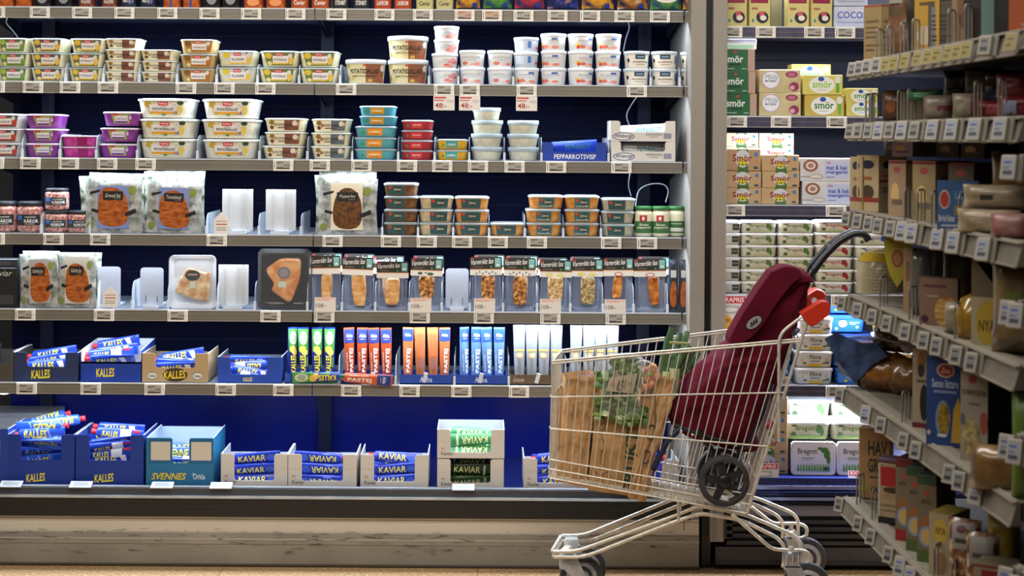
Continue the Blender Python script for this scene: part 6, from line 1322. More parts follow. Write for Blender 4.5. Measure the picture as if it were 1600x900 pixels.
# leeks
for i, (base, tops, d) in enumerate((((1036, 655), [(1050, 512), (1043, 526), (1063, 520), (1074, 518)], 'leek with long upright leaves'), ((1048, 650), [(1078, 540), (1088, 542), (1068, 540), (1092, 550)], 'leek with cut short leaf ends beside the upright one'))):
    t0 = W(*base, -.26); lk = empty('leek', tuple(t0)); name_label(lk, d+' standing in the narrow paper bag', 'leek', 'leeks'); mb = MB()
    mid = W(base[0]+6, base[1]-75, -.26)-t0
    mb.tube([Vector((0, 0, 0)), mid*.5, mid], [.016, .017, .02], noisy('leek_stalk', '#8a9a60', '#c8ccA0'.lower(), 12, .5, stretch=(6, 6, 1)), 14); mb.build('stalk', lk)
    for j, tp_ in enumerate(tops):
        tv = W(*tp_, -.27+.02*j)-t0; a = mid*.82+Vector((.008*(j-1.5), .006*(j % 2)-.003, 0)); m1 = a*.45+tv*.55+Vector((-.004*(1.5-j), -.006, 0)); mb = MB(); mb.tube([a, m1, tv], [.015, .014, .010], noisy('leek_leaf', '#2f4a2c', '#4f6f40', 14, .5, 0, .2, stretch=(8, 8, 1)), 12, flat=.45)
        mb.build('leaf', lk)
mb = MB(); p = W(1062, 538, -.30); mb.box(-.035, .035, -.004, .004, 0, .008, '#8a8a50', .002); o = mb.build('rubber_band', None, tuple(p)); name_label(o, 'olive band wrapped across the leek leaves', 'band'); o.rotation_euler = (0, .05, 0)
# ================================================================= dry goods gondola on the right
GX = 1.0; GE = -1.3; BR1 = -2.62
GBEI = noisy('gondola_enamel', '#6b665c', '#7c776c', 30, .5, .1); GDK = noisy('gondola_dark', '#1c1a18', '#26231f', 10, .6)
GZ = [1.735, 1.572, 1.338, 1.108, .855, .560, .16]
GZ2 = [1.745, 1.50, 1.232, .985, .74, .47, .16]
gon = empty('gondola_shelving', (1.25, -2.5, 0)); tag(gon, 'beige dry goods gondola shelving running towards the viewer', 'gondola')
mb = MB(); mb.box(.26, .28, -2.8, 1.2, 0, 2.3, GDK); mb.build('back_panel', gon)
for y in (GE, BR1, BR1-1.3):
    mb = MB(); mb.box(.2, .26, y-2.5*-1-.02-0, y+2.5+.02, 0, 2.3, GDK); mb.build('upright', gon)
mb = MB(); mb.box(-.22, .2, -2.8, 1.2, 0, .11, GBEI); mb.build('kick_plinth', gon)
for b, (y0, y1, Z) in enumerate(((GE, BR1+.003, GZ), (BR1-.003, -4.3, GZ2))):
    for k, z in enumerate(Z):
        xf = GX-(.0, .0, .0, .004, .008, .014, .02)[k]
        sh = empty('gondola_shelf', (xf, (y0+y1)/2, z)); nm = ('top', 'second', 'third', 'fourth', 'fifth', 'sixth', 'bottom')[k]
        tag(sh, f'{nm} beige shelf of the {("far", "near")[b]} gondola section', 'shelf', 'gondola shelves'); hl = abs(y1-y0)/2
        mb = MB(); mb.box(.02, 1.45-xf, -hl, hl, -.03, 0, GBEI); mb.box(.02, 1.45-xf, -hl, hl, -.032, -.03, GDK); mb.build('shelf_board', sh)
        mb = MB()
        mb.add([(.0, -hl, -.042), (.0, hl, -.042), (.012, hl, 0), (.012, -hl, 0), (.024, -hl, -.042), (.024, hl, -.042), (.024, hl, 0), (.024, -hl, 0)], [(0, 3, 2, 1), (4, 5, 6, 7), (0, 1, 5, 4), (3, 7, 6, 2), (0, 4, 7, 3), (1, 2, 6, 5)], GBEI)
        mb.box(.004, .05, -hl, hl, 0, .003, '#8d887c'); mb.box(.012, .016, -hl, hl, .003, .006, '#a09a8c'); mb.box(-.003, .003, -hl, hl, -.044, -.040, '#8d887c')
        mb.build('price_rail', sh)
# clip-on price tags, turned a little towards the viewer
def gtag():
    mb = MB(); w, h = .028, .040
    mb.box(-w/2, w/2, -.012, 0, -h/2, h/2, '#98948a', .002)
    mb.box(w/2, w/2+.012, -.006, .006, -h/2-.003, h/2+.003, '#6f6b61', .003)
    mb.art([('r', .16, .14, .84, .86, '#6d6f70'), ('r', .22, .66, .7, .74, '#2c2e30'), ('r', .22, .22, .78, .4, '#2c2e30')], flatmap(w, h, -h/2, -.012)); return mb.build('price_tag')
def gtagb():
    mb = MB(); w, h = .030, .046
    mb.box(-w/2, w/2, -.012, 0, -h/2, h/2, '#a4a096', .002); mb.box(w/2, w/2+.012, -.006, .006, -h/2-.003, h/2+.003, '#6f6b61', .003)
    mb.art([('r', .14, .1, .86, .9, '#8f949c'), ('r', .2, .66, .7, .74, '#3a4aa0'), ('r', .2, .2, .8, .36, '#3a3c44'), ('r', .2, .44, .6, .52, '#6a6c74')], flatmap(w, h, -h/2, -.012)); return mb.build('price_tag')
def gyel():
    mb = MB(); w, h = .034, .036
    mb.box(-w/2, w/2, -.004, 0, -h/2, h/2, '#9a968a', .001); mb.art([('r', .08, .06, .92, .94, '#8c8250'), ('r', .2, .6, .8, .7, '#5a5030'), ('r', .2, .25, .6, .42, '#6a5c38')], flatmap(w, h, -h/2, -.004)); return mb.build('price_tag')
TG = {0: [(1334, 0), (1345, 0), (1357, 0), (1372, 0), (1384, 2), (1397, 2), (1414, 2), (1434, 2), (1450, 2), (1464, 2), (1482, 2), (1496, 2), (1510, 2), (1542, 0), (1580, 2)],
      1: [(1331, 0), (1344, 0), (1360, 0), (1376, 1), (1393, 0), (1412, 1), (1432, 0), (1460, 1), (1490, 1), (1526, 1), (1566, 1)],
      2: [(1326, 0), (1344, 0), (1361, 0), (1376, 0), (1396, 0), (1413, 1), (1429, 1), (1469, 1), (1494, 1), (1541, 1)],
      3: [(1320, 0), (1345, 0), (1368, 0), (1391, 0), (1420, 0), (1449, 0), (1469, 0), (1500, 0), (1524, 0)],
      4: [(1318, 0), (1359, 1), (1383, 0), (1418, 0), (1438, 0), (1490, 0), (1506, 0), (1532, 1)],
      5: [(1318, 0), (1348, 0), (1368, 0), (1396, 0), (1414, 1), (1430, 1), (1452, 0)]}
ordn = ['first', 'second', 'third', 'fourth', 'fifth', 'sixth', 'seventh', 'eighth', 'ninth', 'tenth', 'eleventh', 'twelfth', 'thirteenth', 'fourteenth', 'fifteenth']
sn = ['top', 'second', 'third', 'fourth', 'fifth', 'sixth']
for k, L in TG.items():
    for i, (px, kind) in enumerate(L):
        X = GX-.012; d = FPX*X/(px-750); y = d-5.5
        o = proto('gt%d' % kind, (gtag, gtagb, gyel)[kind]); o.location = (X, y, GZ[k]-.021); o.rotation_euler = (-.25, 0, -math.radians(52 if kind != 2 else 68))
        name_label(o, f'clip-on price tag, {ordn[i]} from the far end of the {sn[k]} gondola shelf', 'price tag', 'clip-on gondola price tags')
for k, L in {2: (1578, 1592), 3: (1574, 1592), 4: (1572, 1596), 1: (1580,)}.items():
    for i, px in enumerate(L):
        X = GX-.02; y = FPX*X/(px-750)-5.5; o = proto('gt1', gtagb); o.location = (X, min(y, BR1-.02), GZ2[k]-.02); o.rotation_euler = (-.2, 0, -math.radians(48))
        name_label(o, f'clip-on price tag, {ordn[i]} on the {sn[k]} shelf of the near gondola section', 'price tag', 'clip-on gondola price tags')
def wire_guard(px, k, h=.075, w=.05):
    X = GX+.02; y = FPX*X/(px-750)-5.5; Z = GZ if y > BR1 else GZ2; z = Z[k]+.004
    def f():
        mb = MB(); mb.tube(smooth([(0, -w/2, 0), (0, -w/2, h), (0, w/2, h), (0, w/2, 0)], .012), .0022, noisy('guard_wire', '#7a7670', '#8c8880', 20, .4, .4), 6); mb.tube([(0, 0, 0), (0, 0, h)], .0018, '#7a7670', 6); mb.tube([(0, w/2, 0), (.25, w/2, 0)], .002, '#7a7670', 6)
        return mb.build('wire_guard')
    o = proto('wg', f); o.location = (X, y, z); o.rotation_euler = (0, 0, -.6); tag(o, 'small bent wire guard standing at the front edge of a gondola shelf', 'wire guard', 'wire shelf guards')
for k, L in ((0, (1374, 1390, 1412, 1430, 1486, 1512)), (1, (1358, 1366, 1408, 1424, 1528, 1566)), (2, (1420, 1440, 1462, 1505)), (3, (1382, 1428, 1500)), (4, (1418,)), (5, (1348, 1372, 1470, 1498))):
    for px in L: wire_guard(px, k)

def gi(o, px, py_b, k, yaw, label, cat, group=None, X=None, dz=0, lean=0):
    """stand a product on gondola shelf k so that its front foot is seen at column px"""
    X = X or GX+.05; y = FPX*X/(px-750)-5.5; Z = GZ if y > BR1 else GZ2
    o.location = (X, y, Z[k]+.002+dz); o.rotation_euler = (lean, 0, math.radians(yaw)); name_label(o, label, cat, group)
GG = 'packages on the gondola'  # carton and bag colours below have the dim light baked in, hence darker
def cbx(w, h, d, side, art, sideart=None, top=None): return carton('food_carton', w, h, d, side, art, sideart, top, r=0)
TXT = lambda c: [('r', .12, .7, .88, .74, c), ('r', .12, .6, .8, .63, c), ('r', .12, .52, .84, .55, c), ('r', .12, .44, .7, .47, c), ('r', .12, .3, .88, .33, c), ('r', .12, .22, .6, .25, c)]
BEI = '#a8977a'
# third shelf: crispbread boxes and flour cartons
WA = [('e', .3, .84, .16, .07, '#1c2440'), ('e', .5, .8, .1, .05, '#1c2440'), ('t', 'Wasa', .4, .79, .8, .88, '#c8a040', 'Bi'), ('r', .0, .52, 1, .57, '#8a3c2c'), ('r', .1, .62, .7, .66, '#9a6a4c')]
WF = [('e', .5, .84, .3, .08, '#1c2440'), ('e', .5, .34, .3, .13, '#4a3a2c'), ('r', 0, .16, 1, .24, '#8a3424'), ('r', .3, .56, .7, .62, '#9a5a40')]
gi(cbx(.085, .15, .1, '#b3a07c', WF, WA+[('r', .1, .4, .8, .43, '#7a6a50'), ('r', .1, .34, .8, .37, '#7a6a50')]), 1356, 0, 2, -62, 'crispbread box with dark blue logo at the gondola end', 'carton', GG, X=1.04)
gi(cbx(.07, .145, .1, '#a8966e', WF, WA), 1338, 0, 2, -76, 'crispbread box half hidden behind the gondola end box', 'carton', GG, X=1.02)
RED = [('r', 0, .95, 1, 1, '#7a2430')]
def flour(h=.14, side='#8f7f64', nm='KAMMARIN', f='#9a8a70', dark=0): return cbx(.07, h, .13, side, RED+[('e', .5, .84, .2, .06, '#a04a48'), ('e', .4, .4, .24, .2, '#c8a86c'), ('r', .2, .2, .8, .3, '#6a5a4c')], RED+[('e', .5, .86, .2, .06, '#7a3434'), ('t', nm, .14, .7, .86, .77, '#3a3026', 'B')]+TXT('#6a5c48')[1:])
gi(flour(.14, '#9c8468', 'VETEMJÖL'), 1402, 0, 2, -68, 'pinkish baking carton beside the crispbread', 'carton', GG)
gi(flour(.142, '#94845f', 'KAMMARIN'), 1444, 0, 2, -58, 'beige baking carton with red top edge', 'carton', GG)
gi(flour(.14, '#5c5448', 'DINKELMJÖL'), 1502, 0, 2, -55, 'grey-brown baking carton behind the blue card', 'carton', GG, X=1.1)
for i, (px, X, c, d) in enumerate(((1396, 1.12, '#7c8088', 'grey'), (1410, 1.1, '#a090a0', 'lilac'), (1436, 1.16, '#6c5a3c', 'brown red-edged'), (1480, 1.18, '#54442e', 'dark brown'), (1520, 1.2, '#453826', 'darkest brown'))):
    gi(flour(.05, c, 'MJÖL'), px, 0, 2, -58, f'{d} carton in the upper row of the third gondola shelf', 'carton', GG, X=X, dz=.148)
gi(cbx(.085, .105, .012, '#3a5c8c', [('e', .18, .62, .13, .2, '#c8c0b4'), ('e', .18, .62, .11, .17, '#a83c34'), ('t', 'LEILA', .44, .64, .94, .8, '#7aa0c8', 'b'), ('r', .42, .3, .7, .5, '#8a7440'), ('t', 'Bröd bitar', .04, .16, .44, .3, '#c8ccd0', 'B'), ('r', .1, .06, .5, .1, '#a8b4c4')]), 1497, 0, 2, -22, 'blue card with red oval leaning on the third gondola shelf', 'card', GG, X=1.02)
def gbag(w, h, th, m, art, seed, lean=0): return pouch('food_bag', w, h, th, m, art, seed, lean=lean)
CR1 = noisy('cream_cracker_bag', '#84765c', '#b8aa90', 16, .35, 0, .3, coat=.3); AMB = noisy('amber_bag', '#4a3410', '#8a6a28', 12, .25, 0, .3, coat=.5); DRK = noisy('dark_snack_bag', '#1a1512', '#4a3c30', 14, .3, 0, .3, h3='#2c2420', coat=.5)
for px, w, h, X, dz, m, a, d in ((1540, .13, .05, 1.03, 0, CR1, [], 'lower cream cracker bag'), (1552, .14, .05, 1.05, .05, CR1, [('r', .3, .4, .5, .6, '#2c2824')], 'upper cream cracker bag'), (1575, .08, .05, 1.02, .0, noisy('red_white_bag', '#7a1c24', '#b8a8a0', 8, .35, 0, .3), [], 'red and white bag'), (1582, .1, .12, 1.1, .05, AMB, [], 'amber glossy bag')):
    gi(gbag(w, h, .05, m, a, px), px, 0, 2, -35, f'{d} at the near end of the third gondola shelf', 'bag', GG, X=X, dz=dz)
# top shelf
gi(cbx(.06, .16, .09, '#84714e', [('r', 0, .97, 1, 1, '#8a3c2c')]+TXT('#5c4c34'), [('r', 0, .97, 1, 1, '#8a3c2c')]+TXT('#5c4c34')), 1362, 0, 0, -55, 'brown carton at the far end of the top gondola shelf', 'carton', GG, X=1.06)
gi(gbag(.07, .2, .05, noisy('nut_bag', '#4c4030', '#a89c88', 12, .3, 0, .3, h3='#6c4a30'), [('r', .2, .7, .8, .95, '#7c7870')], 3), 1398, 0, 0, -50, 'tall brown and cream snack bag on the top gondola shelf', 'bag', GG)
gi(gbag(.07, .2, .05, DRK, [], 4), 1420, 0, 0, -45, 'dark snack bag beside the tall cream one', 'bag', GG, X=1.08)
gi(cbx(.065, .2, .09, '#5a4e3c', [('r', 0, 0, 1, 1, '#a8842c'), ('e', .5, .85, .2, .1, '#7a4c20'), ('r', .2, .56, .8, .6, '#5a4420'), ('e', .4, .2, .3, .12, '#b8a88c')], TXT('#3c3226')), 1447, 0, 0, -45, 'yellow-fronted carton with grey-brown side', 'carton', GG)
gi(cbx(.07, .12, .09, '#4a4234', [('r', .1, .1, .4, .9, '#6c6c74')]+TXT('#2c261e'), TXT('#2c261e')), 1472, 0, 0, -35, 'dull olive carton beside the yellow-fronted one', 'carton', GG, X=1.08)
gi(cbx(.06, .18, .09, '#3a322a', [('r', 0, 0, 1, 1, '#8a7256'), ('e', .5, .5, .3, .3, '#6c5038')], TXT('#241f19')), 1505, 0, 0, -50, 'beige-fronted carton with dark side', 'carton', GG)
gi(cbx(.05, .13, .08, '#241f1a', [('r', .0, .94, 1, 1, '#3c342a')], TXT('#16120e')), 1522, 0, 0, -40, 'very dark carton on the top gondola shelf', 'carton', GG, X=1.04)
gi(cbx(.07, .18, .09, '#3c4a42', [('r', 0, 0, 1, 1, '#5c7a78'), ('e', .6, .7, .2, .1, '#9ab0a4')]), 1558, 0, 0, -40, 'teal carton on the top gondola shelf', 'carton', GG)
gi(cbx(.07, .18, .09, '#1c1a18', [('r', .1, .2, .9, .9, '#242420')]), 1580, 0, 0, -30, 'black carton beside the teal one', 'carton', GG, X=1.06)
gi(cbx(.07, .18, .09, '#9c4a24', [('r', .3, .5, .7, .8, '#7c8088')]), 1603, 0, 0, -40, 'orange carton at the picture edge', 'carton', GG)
# second shelf
def gb2(px, w, h, m, a, d, X=1.05, dz=0, yaw=-40, th=.05): gi(gbag(w, h, th, m, a, px), px, 0, 1, yaw, d, 'bag', GG, X=X, dz=dz)
gb2(1392, .07, .085, noisy('brown_orange_bag', '#2c2018', '#7a5030', 12, .3, 0, .3), [('e', .5, .5, .2, .2, '#8a4c20')], 'brown and orange bag on the second gondola shelf')
gi(cbx(.1, .085, .03, '#73694f', []), 1436, 0, 1, -35, 'olive card box on the second gondola shelf', 'carton', GG, X=1.1)
gb2(1436, .09, .022, mat('#2c6a44', .4), [], 'green-topped bag before the olive box', dz=.05, X=1.03)
WHB = noisy('white_patterned_bag', '#3a332e', '#a89c8c', 9, .35, 0, .3, h3='#8c8070')
gb2(1462, .085, .062, WHB, [('r', .55, .4, .95, .6, '#5c1c20')], 'cream and dark patterned bag'); gb2(1508, .08, .06, noisy('cream_bag', '#5a4f42', '#b4a890', 8, .35, 0, .3), [('r', .66, .05, .9, .95, '#6a1a20')], 'cream bag with a dark red end')
RW = noisy('red_cream_bag', '#6c1820', '#b09c84', 7, .35, 0, .3, lo=.48, hi=.52)
gb2(1548, .08, .04, RW, [('r', .4, .2, .7, .8, '#8c3030')], 'red and cream roll bag, lower'); gb2(1588, .09, .045, RW, [('r', .2, .2, .5, .8, '#7a84a0')], 'red and cream roll bag by the picture edge')
gb2(1582, .09, .05, RW, [], 'red and cream roll bag stacked above', dz=.045, X=1.07); gb2(1496, .09, .06, DRK, [], 'dark glossy bag, first of the upper row', X=1.12, dz=.063); gb2(1530, .09, .06, noisy('grey_bag', '#2c2622', '#6a5c4c', 9, .3, 0, .3), [], 'grey-brown bag in the upper row', X=1.12, dz=.063); gb2(1562, .09, .05, DRK, [('r', .1, .3, .9, .6, '#3c1414')], 'dark red bag in the upper row', X=1.14, dz=.063)
# fourth shelf: flatbread, cookies, jar, cartons
FB_ = noisy('flatbread', '#857250', '#b09a72', 14, .45, 0, .5, stretch=(1, 1, 6), h3='#8f7c5c', coat=.4)
fb = empty('flatbread_bag', (0, 0, 0)); mb = MB()
for i in range(9): 
    mb.lathe([(.066, .003+i*.009), (.071, .0055+i*.009), (.07, .008+i*.009), (.05, .0095+i*.009)], FB_, 26, (R.uniform(-.003, .003), .07))
mb.build('flatbread', fb); mb = MB(); mb.lathe([(.078, .001), (.08, .03), (.077, .09), (.05, .112), (.02, .12)], film('flatbread_film', '#c8bf9c', .62, .15), 22, (0, .07)); mb.build('clear_film', fb)
mb = MB(); mb.loft([[(r*math.cos(a), .07+r*math.sin(a), z) for a in [PI*1.02+PI*.9*j/10 for j in range(11)]] for r, z in ((.079, .088), (.06, .108), (.03, .118))], '#b89a20', (0, 0), True, False); mb.build('yellow_print', fb)
gi(fb, 1368, 0, 3, -40, 'clear bag of stacked flatbread with yellow print', 'bread bag', GG, X=1.08)
bell = MB(); pts = [(0, .0), (.02, .03), (.034, .08), (.036, .13), (.026, .165), (0, .175), (-.026, .165), (-.036, .13), (-.034, .08), (-.02, .03)]
bell.prism([(x, z) for x, z in pts], -.002, 0, '#8f8420'); bell.art([('e', .5, .42, .22, .13, '#7a3c24'), ('e', .5, .42, .16, .09, '#8c5c3c')], flatmap(.07, .17, 0, -.002)); gi(bell.build('hanging_card'), 1404, 0, 3, -38, 'yellow bell-shaped card standing above the flatbread', 'card', GG, X=1.04, dz=.055, lean=.0)
gi(cbx(.03, .16, .02, '#8a7050', [('r', .3, .5, .7, .8, '#6a4c34')]), 1420, 0, 3, -60, 'thin kraft package beside the yellow bell card', 'carton', GG, X=1.04)
gi(gbag(.055, .16, .05, film('grey_bag_film', '#6c6a64', .3), [], 12), 1433, 0, 3, -50, 'clear bag with grey content on the fourth gondola shelf', 'bag', GG)
COOK = noisy('cookie_stack', '#8a5a24', '#d8b060', 20, .5, 0, .3, stretch=(1, 1, 5))
gi(cbx(.085, .11, .03, '#5a4838', [('r', 0, 0, 1, 1, '#7c6250'), ('r', .1, .8, .7, .86, '#5a3440'), ('e', .7, .3, .3, .34, COOK), ('e', .14, .14, .1, .08, '#3a2030'), ('r', .2, .6, .5, .64, '#a89080')]), 1468, 0, 3, -28, 'brown card package with cookie picture', 'carton', GG, X=1.04)
j = MB(); j.lathe([(.03, 0), (.042, .01), (.044, .05), (.03, .085), (.012, .095)], noisy('amber_jelly', '#5c4008', '#b08a24', 8, .2, 0, .1, coat=.6), 24, (0, .04)); gi(j.build('honey_bag'), 1514, 0, 3, -40, 'rounded amber yellow bag beside the cookie package', 'bag', GG, X=1.03)
gi(gbag(.07, .07, .04, noisy('grey_clear_bag', '#5c5444', '#a0947a', 14, .3, 0, .3, coat=.4), [], 31), 1496, 0, 3, -40, 'small grey see-through bag between cookies and amber bag', 'bag', GG, X=1.03)
gi(gbag(.08, .16, .06, noisy('rye_bag', '#2a2012', '#7a6238', 9, .3, 0, .3, coat=.5), [], 32), 1492, 0, 3, -40, 'dark golden rye bag at the back of the fourth shelf', 'bag', GG, X=1.15)
gi(gbag(.07, .17, .06, film('dim_film', '#3c3834', .2), [], 33), 1462, 0, 3, -45, 'empty-looking dark clear bag at the back', 'bag', GG, X=1.15)
hc = MB(); hw_, hh_ = .032, .1
hc.box(-hw_, hw_, 0, .07, 0, hh_, '#8f856c'); hc.art([('r', 0, 0, 1, 1, '#9c9278'), ('e', .5, .48, .36, .46, '#a88c2c'), ('t', 'NYA', .24, .3, .76, .54, '#3a2c18', 'B')], flatmap(hw_*2, hh_))
hc.add([(-hw_, 0, hh_), (hw_, 0, hh_), (hw_, .07, hh_), (-hw_, .07, hh_), (-hw_, .0, hh_+.08), (-hw_, .07, hh_+.08)], [(0, 1, 4), (3, 5, 2), (4, 1, 2, 5), (0, 4, 5, 3)], '#5e543f'); hc.add([(-hw_-.004, -.004, hh_+.09), (hw_+.004, -.004, hh_+.0), (hw_+.004, .074, hh_+.0), (-hw_-.004, .074, hh_+.09), (-hw_-.004, -.004, hh_+.083), (hw_+.004, -.004, hh_-.007), (hw_+.004, .074, hh_-.007), (-hw_-.004, .074, hh_+.083)], [(0, 1, 2, 3), (7, 6, 5, 4), (0, 4, 5, 1), (1, 5, 6, 2), (2, 6, 7, 3), (3, 7, 4, 0)], '#6c6350')
gi(hc.build('food_carton'), 1544, 0, 3, -35, 'house-shaped beige carton with yellow oval', 'carton', GG, X=1.04)
gi(gbag(.12, .2, .08, noisy('brown_bread_bag', '#4a3a22', '#8c7850', 8, .3, 0, .3, coat=.5), [('r', .3, .55, .6, .62, '#5c7028')], 35), 1590, 0, 3, -35, 'large brown bread bag at the picture edge', 'bread bag', GG, X=1.05)
gi(gbag(.06, .15, .05, noisy('grey_white_bag', '#4c4844', '#8c8884', 9, .3, 0, .3), [('r', .2, .6, .8, .64, '#3c2c34')], 36), 1562, 0, 3, -35, 'grey tilted bag behind the house-shaped carton', 'bag', GG, X=1.14, dz=.06)
# fifth shelf
BLU = noisy('blue_bread_bag', '#16233f', '#3c5278', 22, .3, 0, .7, coat=.5); BRD = noisy('toast_loaf', '#4a2a0c', '#9a6a30', 14, .3, 0, .9, h3='#8a541c', coat=.5)
def loaf(w, h, d, body, name='loaf'):
    t = empty('bread_bag', (0, 0, 0)); mb = MB(); prof = []
    for i in range(13):
        q = i/12*2-1; s = (1-abs(q)**5*.35); k = [( .5+.5*0)]
        ring = [((w/2*q)*1.0, d/2+d/2*s*math.cos(a)*1.0, h*.42+h*.42*s*math.sin(a)*(1.25 if math.sin(a) > 0 else 1)) for a in [2*PI*j/18 for j in range(18)]]
        prof.append([(p[0]+.005*math.sin(5*j+i), p[1]+.004*math.sin(7*i+3*j), max(.001, p[2]+.006*math.sin(3*j+2*i)*math.sin(i*2.3))) for j, p in enumerate(ring)])
    mb.loft(prof, body, (1, 1), True); mb.build(name, t); return t
b1 = loaf(.13, .11, .1, BRD); mb = MB(); mb.loft([[(-.063-.02*i+.004*math.sin(j*2+i), .05+.05*(1-.3*i*.3)*math.cos(2*PI*j/14), .052+.05*(1+.1*i)*math.sin(2*PI*j/14)*(1-.12*i)+.012*i) for j in range(14)] for i in range(4)], BLU, (1, 1), True)
mb.prism([(-.066, .02), (-.02, .075), (.02, .1), (-.01, .135), (-.05, .13), (-.12, .155), (-.15, .135), (-.1, .06)], -.004, -.001, BLU); mb.build('blue_wrapper', b1)
mb = MB(); mb.loft([[(-.09+.03*i, .05+.054*math.cos(2*PI*j/14)*(1-.04*i), .1+.045*math.sin(PI*j/13)*(1+.12*math.sin(i))) for j in range(14)] for i in range(6)], film('loaf_film', '#c8ccd4', .5, .1), (0, 0), True, False); mb.build('clear_film', b1)
gi(b1, 1378, 0, 4, -28, 'toast loaf in clear bag with blue wrapper', 'bread bag', GG, X=1.07)
b2 = loaf(.11, .085, .09, noisy('dark_loaf', '#2c2014', '#8a6c38', 14, .3, 0, .4, h3='#4c3a24', coat=.6)); gi(b2, 1395, 0, 4, -35, 'dark rye loaf bag with yellow print, stacked above the toast', 'bread bag', GG, X=1.1, dz=.105)
b3 = loaf(.1, .1, .09, noisy('amber_loaf', '#4c3010', '#9c6c2c', 12, .3, 0, .4, coat=.6)); gi(b3, 1416, 0, 4, -35, 'amber loaf bag behind the wire guard', 'bread bag', GG, X=1.12)
mb = MB(); mb.loft([[(-.03+.012*i, .03+.03*math.cos(2*PI*j/14), .16+.02*math.sin(2*PI*j/14)*(1+.4*math.sin(i*1.3))) for j in range(14)] for i in range(7)], film('lilac_film', '#8c7890', .3, .2), (1, 1), True); o = mb.build('bag_top'); gi(o, 1428, 0, 4, -30, 'crumpled lilac bag end above the loaves', 'bag', GG, X=1.09)
gi(cbx(.05, .2, .07, '#7a2028', [('r', 0, 0, 1, 1, '#958873'), ('e', .4, .76, .2, .14, '#8c6430'), ('e', .4, .68, .16, .08, '#2c2c30'), ('e', .55, .3, .2, .22, '#1c1412'), ('r', 0, 0, 1, .06, '#5c1c24'), ('r', 0, .94, 1, 1, '#6c5a68'), ('r', .2, .54, .8, .57, '#5a5044')]), 1445, 0, 4, -32, 'narrow cream pasta carton with two dark ovals', 'carton', GG, X=1.04)
gi(cbx(.082, .195, .05, '#24407c', [('e', .5, .86, .24, .085, '#b8a898'), ('e', .5, .86, .2, .065, '#9a3028'), ('t', 'Zeta', .38, .83, .62, .89, '#d8c8c0', 'i'), ('t', 'Sense lättare', .14, .66, .84, .76, '#a8b8d8', 'B'), ('r', .2, .6, .8, .63, '#7c90b8'), ('e', .44, .3, .2, .22, '#6a88b0'), ('e', .46, .3, .17, .19, noisy('pasta_shapes', '#5c4a14', '#a88c30', 90, .5)),
    ('p', [(.66, .04), (.9, .04), (.92, .46), (.84, .56), (.72, .42)], '#b8902c'), ('r', .3, .1, .54, .13, '#c8d0dc'), ('e', .07, .14, .05, .03, '#b8a898')]), 1480, 0, 4, -26, 'blue pasta carton with red oval and yellow stripe', 'carton', GG, X=1.03)
gi(cbx(.06, .2, .15, '#4c463b', [('r', 0, 0, 1, 1, '#8c8478'), ('r', 0, .96, 1, 1, '#6a2028'), ('e', .45, .87, .16, .045, '#8c3034'), ('t', 'KORNFUSION', .06, .7, .94, .76, '#38322c', 'B'), ('r', .3, .6, .7, .62, '#5a544c'), ('e', .4, .24, .34, .2, noisy('grain_print', '#5c5438', '#b8a870', 70, .5)), ('e', .85, .42, .14, .12, '#8c4430'), ('e', .08, .44, .08, .06, '#4c5c6c')], TXT('#242019')), 1525, 0, 4, -42, 'grey-white grain carton with dark side', 'carton', GG, X=1.04)
gi(cbx(.06, .2, .08, '#2c2822', TXT('#1c1814'), TXT('#1c1814')), 1574, 0, 4, -30, 'dark grey carton behind the bread roll bag', 'carton', GG, X=1.14)
gi(gbag(.12, .09, .07, noisy('roll_bag', '#3a2a18', '#a88850', 6, .3, 0, .4, h3='#7a5c30', coat=.6), [], 41), 1560, 0, 4, -32, 'glossy bag of brown rolls hanging over the shelf edge', 'bread bag', GG, X=1.0, dz=-.01)
gi(gbag(.06, .2, .05, mat('#55702a', .4), [], 42), 1606, 0, 4, -30, 'bright green bag at the picture edge', 'bag', GG, X=1.02)
# sixth shelf
gi(carton('kraft_flour_bag', .085, .19, .05, noisy('kraft_bag', '#8c6a44', '#a07c52', 20, .8, 0, .2), [('t', 'HAV', .3, .62, .9, .84, '#2c2c24', 'B'), ('t', 'GRYN', .3, .38, .92, .58, '#2c2c24', 'B'), ('r', .34, .3, .8, .32, '#3c3428'), ('e', .16, .14, .1, .05, '#8a9030'), ('e', .5, .13, .12, .04, '#4a4430')], r=.004), 1370, 0, 5, -24, 'kraft bag of oats with dark lettering', 'bag', GG, X=1.07)
jb = MB(); jb.box(-.032, .032, 0, .05, 0, .155, noisy('spice_jar', '#8c7a5c', '#a8967a', 20, .35), .006); jb.art([('r', 0, .0, 1, .12, '#16161c'), ('r', .1, .64, 1, .96, '#9c1c20'), ('e', .6, .58, .4, .05, '#3c2c20'), ('r', .1, .3, .9, .34, '#7c6a50'), ('r', .1, .22, .9, .25, '#7c6a50'), ('r', 0, .12, .06, 1, '#b8b0b0')], flatmap(.062, .15)); o = jb.build('food_jar'); l = MB(); l.box(-.033, .033, -.001, .051, .155, .166, '#5c4458', .004); l.build('lid', o)
gi(o, 1395, 0, 5, -35, 'square jar with red label and lilac lid', 'jar', GG, X=1.04)
def hb(c): return [('r', 0, .9, 1, 1, c), ('e', .5, .8, .16, .04, '#a04040'), ('t', 'MÜSLI', .2, .68, .8, .74, '#4a4440', 'B'), ('e', .5, .42, .4, .12, '#8a5a34'), ('e', .5, .3, .42, .12, '#7c8ca8'), ('e', .5, .3, .3, .09, '#b89c60'), ('r', 0, 0, 1, .14, '#4a5c30' if c != '#6a2030' else '#8c2024')]
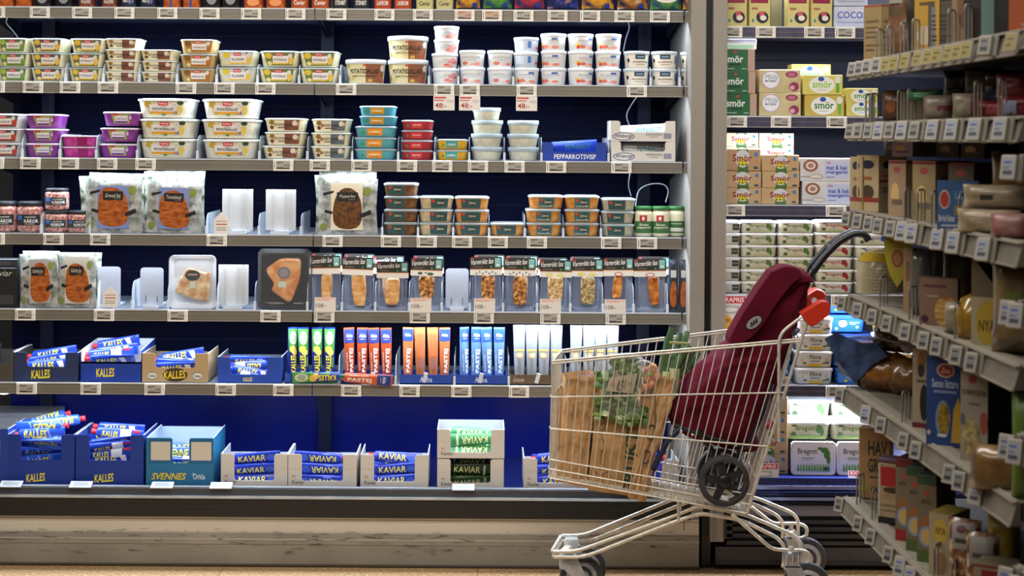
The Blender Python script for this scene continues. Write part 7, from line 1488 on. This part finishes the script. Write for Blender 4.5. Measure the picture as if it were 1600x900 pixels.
for px, X, c, d in ((1417, 1.03, '#6a2030', 'maroon-topped cereal carton'), (1434, 1.03, '#2c4a34', 'first green-topped cereal carton'), (1452, 1.03, '#2c4a34', 'second green-topped cereal carton')):
    gi(cbx(.044, .2, .13, '#6c6250', hb(c), [('r', 0, .9, 1, 1, '#242c20' if c != '#6a2030' else c)]+TXT('#544a3a')[:4], [('r', 0, 0, 1, 1, c)]), px, 0, 5, -36, d+' on the sixth gondola shelf', 'carton', GG, X=X)
gi(cbx(.055, .14, .09, '#8c7c60', [('r', 0, 0, 1, 1, '#9c8f74'), ('e', .5, .72, .3, .2, '#b89c3c'), ('t', 'NYA', .28, .66, .72, .78, '#4a3c20', 'B'), ('e', .5, .2, .3, .18, '#8a6a4c'), ('r', .3, .46, .5, .52, '#4c3c30')], [('r', .3, .5, .5, .52, '#7c6c54')], [('r', 0, 0, 1, 1, '#8c7a3c')]), 1474, 0, 5, -42, 'beige carton with yellow circle', 'carton', GG, X=1.03)
GRA = noisy('granola_bag', '#3c2018', '#c8b490', 45, .35, 0, .4, h3='#7a4c34', coat=.5)
gi(gbag(.07, .16, .05, GRA, [('r', .2, .62, .9, .96, '#8c8884'), ('e', .5, .88, .16, .05, '#5c2c30'), ('r', .3, .7, .8, .76, '#3c3a38'), ('r', .1, 0, .9, .16, '#a09c94')], 51), 1506, 0, 5, -36, 'granola bag with grey label, far one', 'bag', GG, X=1.03)
gi(gbag(.07, .16, .05, GRA, [('r', .2, .62, .9, .96, '#7c7874'), ('r', .3, .7, .8, .76, '#3c3a38'), ('r', .1, 0, .9, .2, '#9c9890')], 52), 1534, 0, 5, -36, 'granola bag with grey label, near one', 'bag', GG, X=1.03)
gi(cbx(.075, .12, .08, '#6c6450', [('r', 0, 0, 1, 1, '#8a8068'), ('r', .2, .5, 1, .92, '#7c1418'), ('r', 0, .96, 1, 1, '#7c2c30')]+TXT('#5c543f')[4:], [('r', 0, .5, 1, .92, '#7c1418')]+TXT('#4c4434')[4:]), 1556, 0, 5, -32, 'cream and dark red carton beside the blue bag', 'carton', GG, X=1.03, dz=.0)
gi(gbag(.07, .1, .06, noisy('yellow_snack', '#7c6420', '#b89c3c', 10, .35, 0, .3), [], 54), 1568, 0, 5, -32, 'yellow snack bag behind the red carton', 'bag', GG, X=1.12, dz=.06)
gi(gbag(.09, .13, .06, noisy('blue_bag', '#183c54', '#2c5c78', 10, .3, 0, .4, coat=.5), [('e', .6, .4, .16, .16, '#a89c98')], 53), 1592, 0, 5, -32, 'teal blue bag at the lower picture edge', 'bag', GG, X=1.02)
# bottom shelf
gi(cbx(.07, .21, .12, '#857966', [('r', 0, 0, 1, 1, '#958a76'), ('r', .3, .5, .5, .56, '#7c3434'), ('r', .2, .7, .8, .73, '#6c3c38')], [('r', .0, 0, 1, .8, '#7c7260'), ('r', 0, .6, 1, .7, '#8c3028')]), 1382, 0, 6, -45, 'beige carton with red band on the bottom gondola shelf', 'carton', GG, X=1.04)
gi(cbx(.07, .2, .12, '#6c6a58', TXT('#4c4a3c'), TXT('#4c4a3c')), 1418, 0, 6, -45, 'olive carton on the bottom gondola shelf', 'carton', GG, X=1.04)
print('OBJECTS', len(bpy.data.objects))
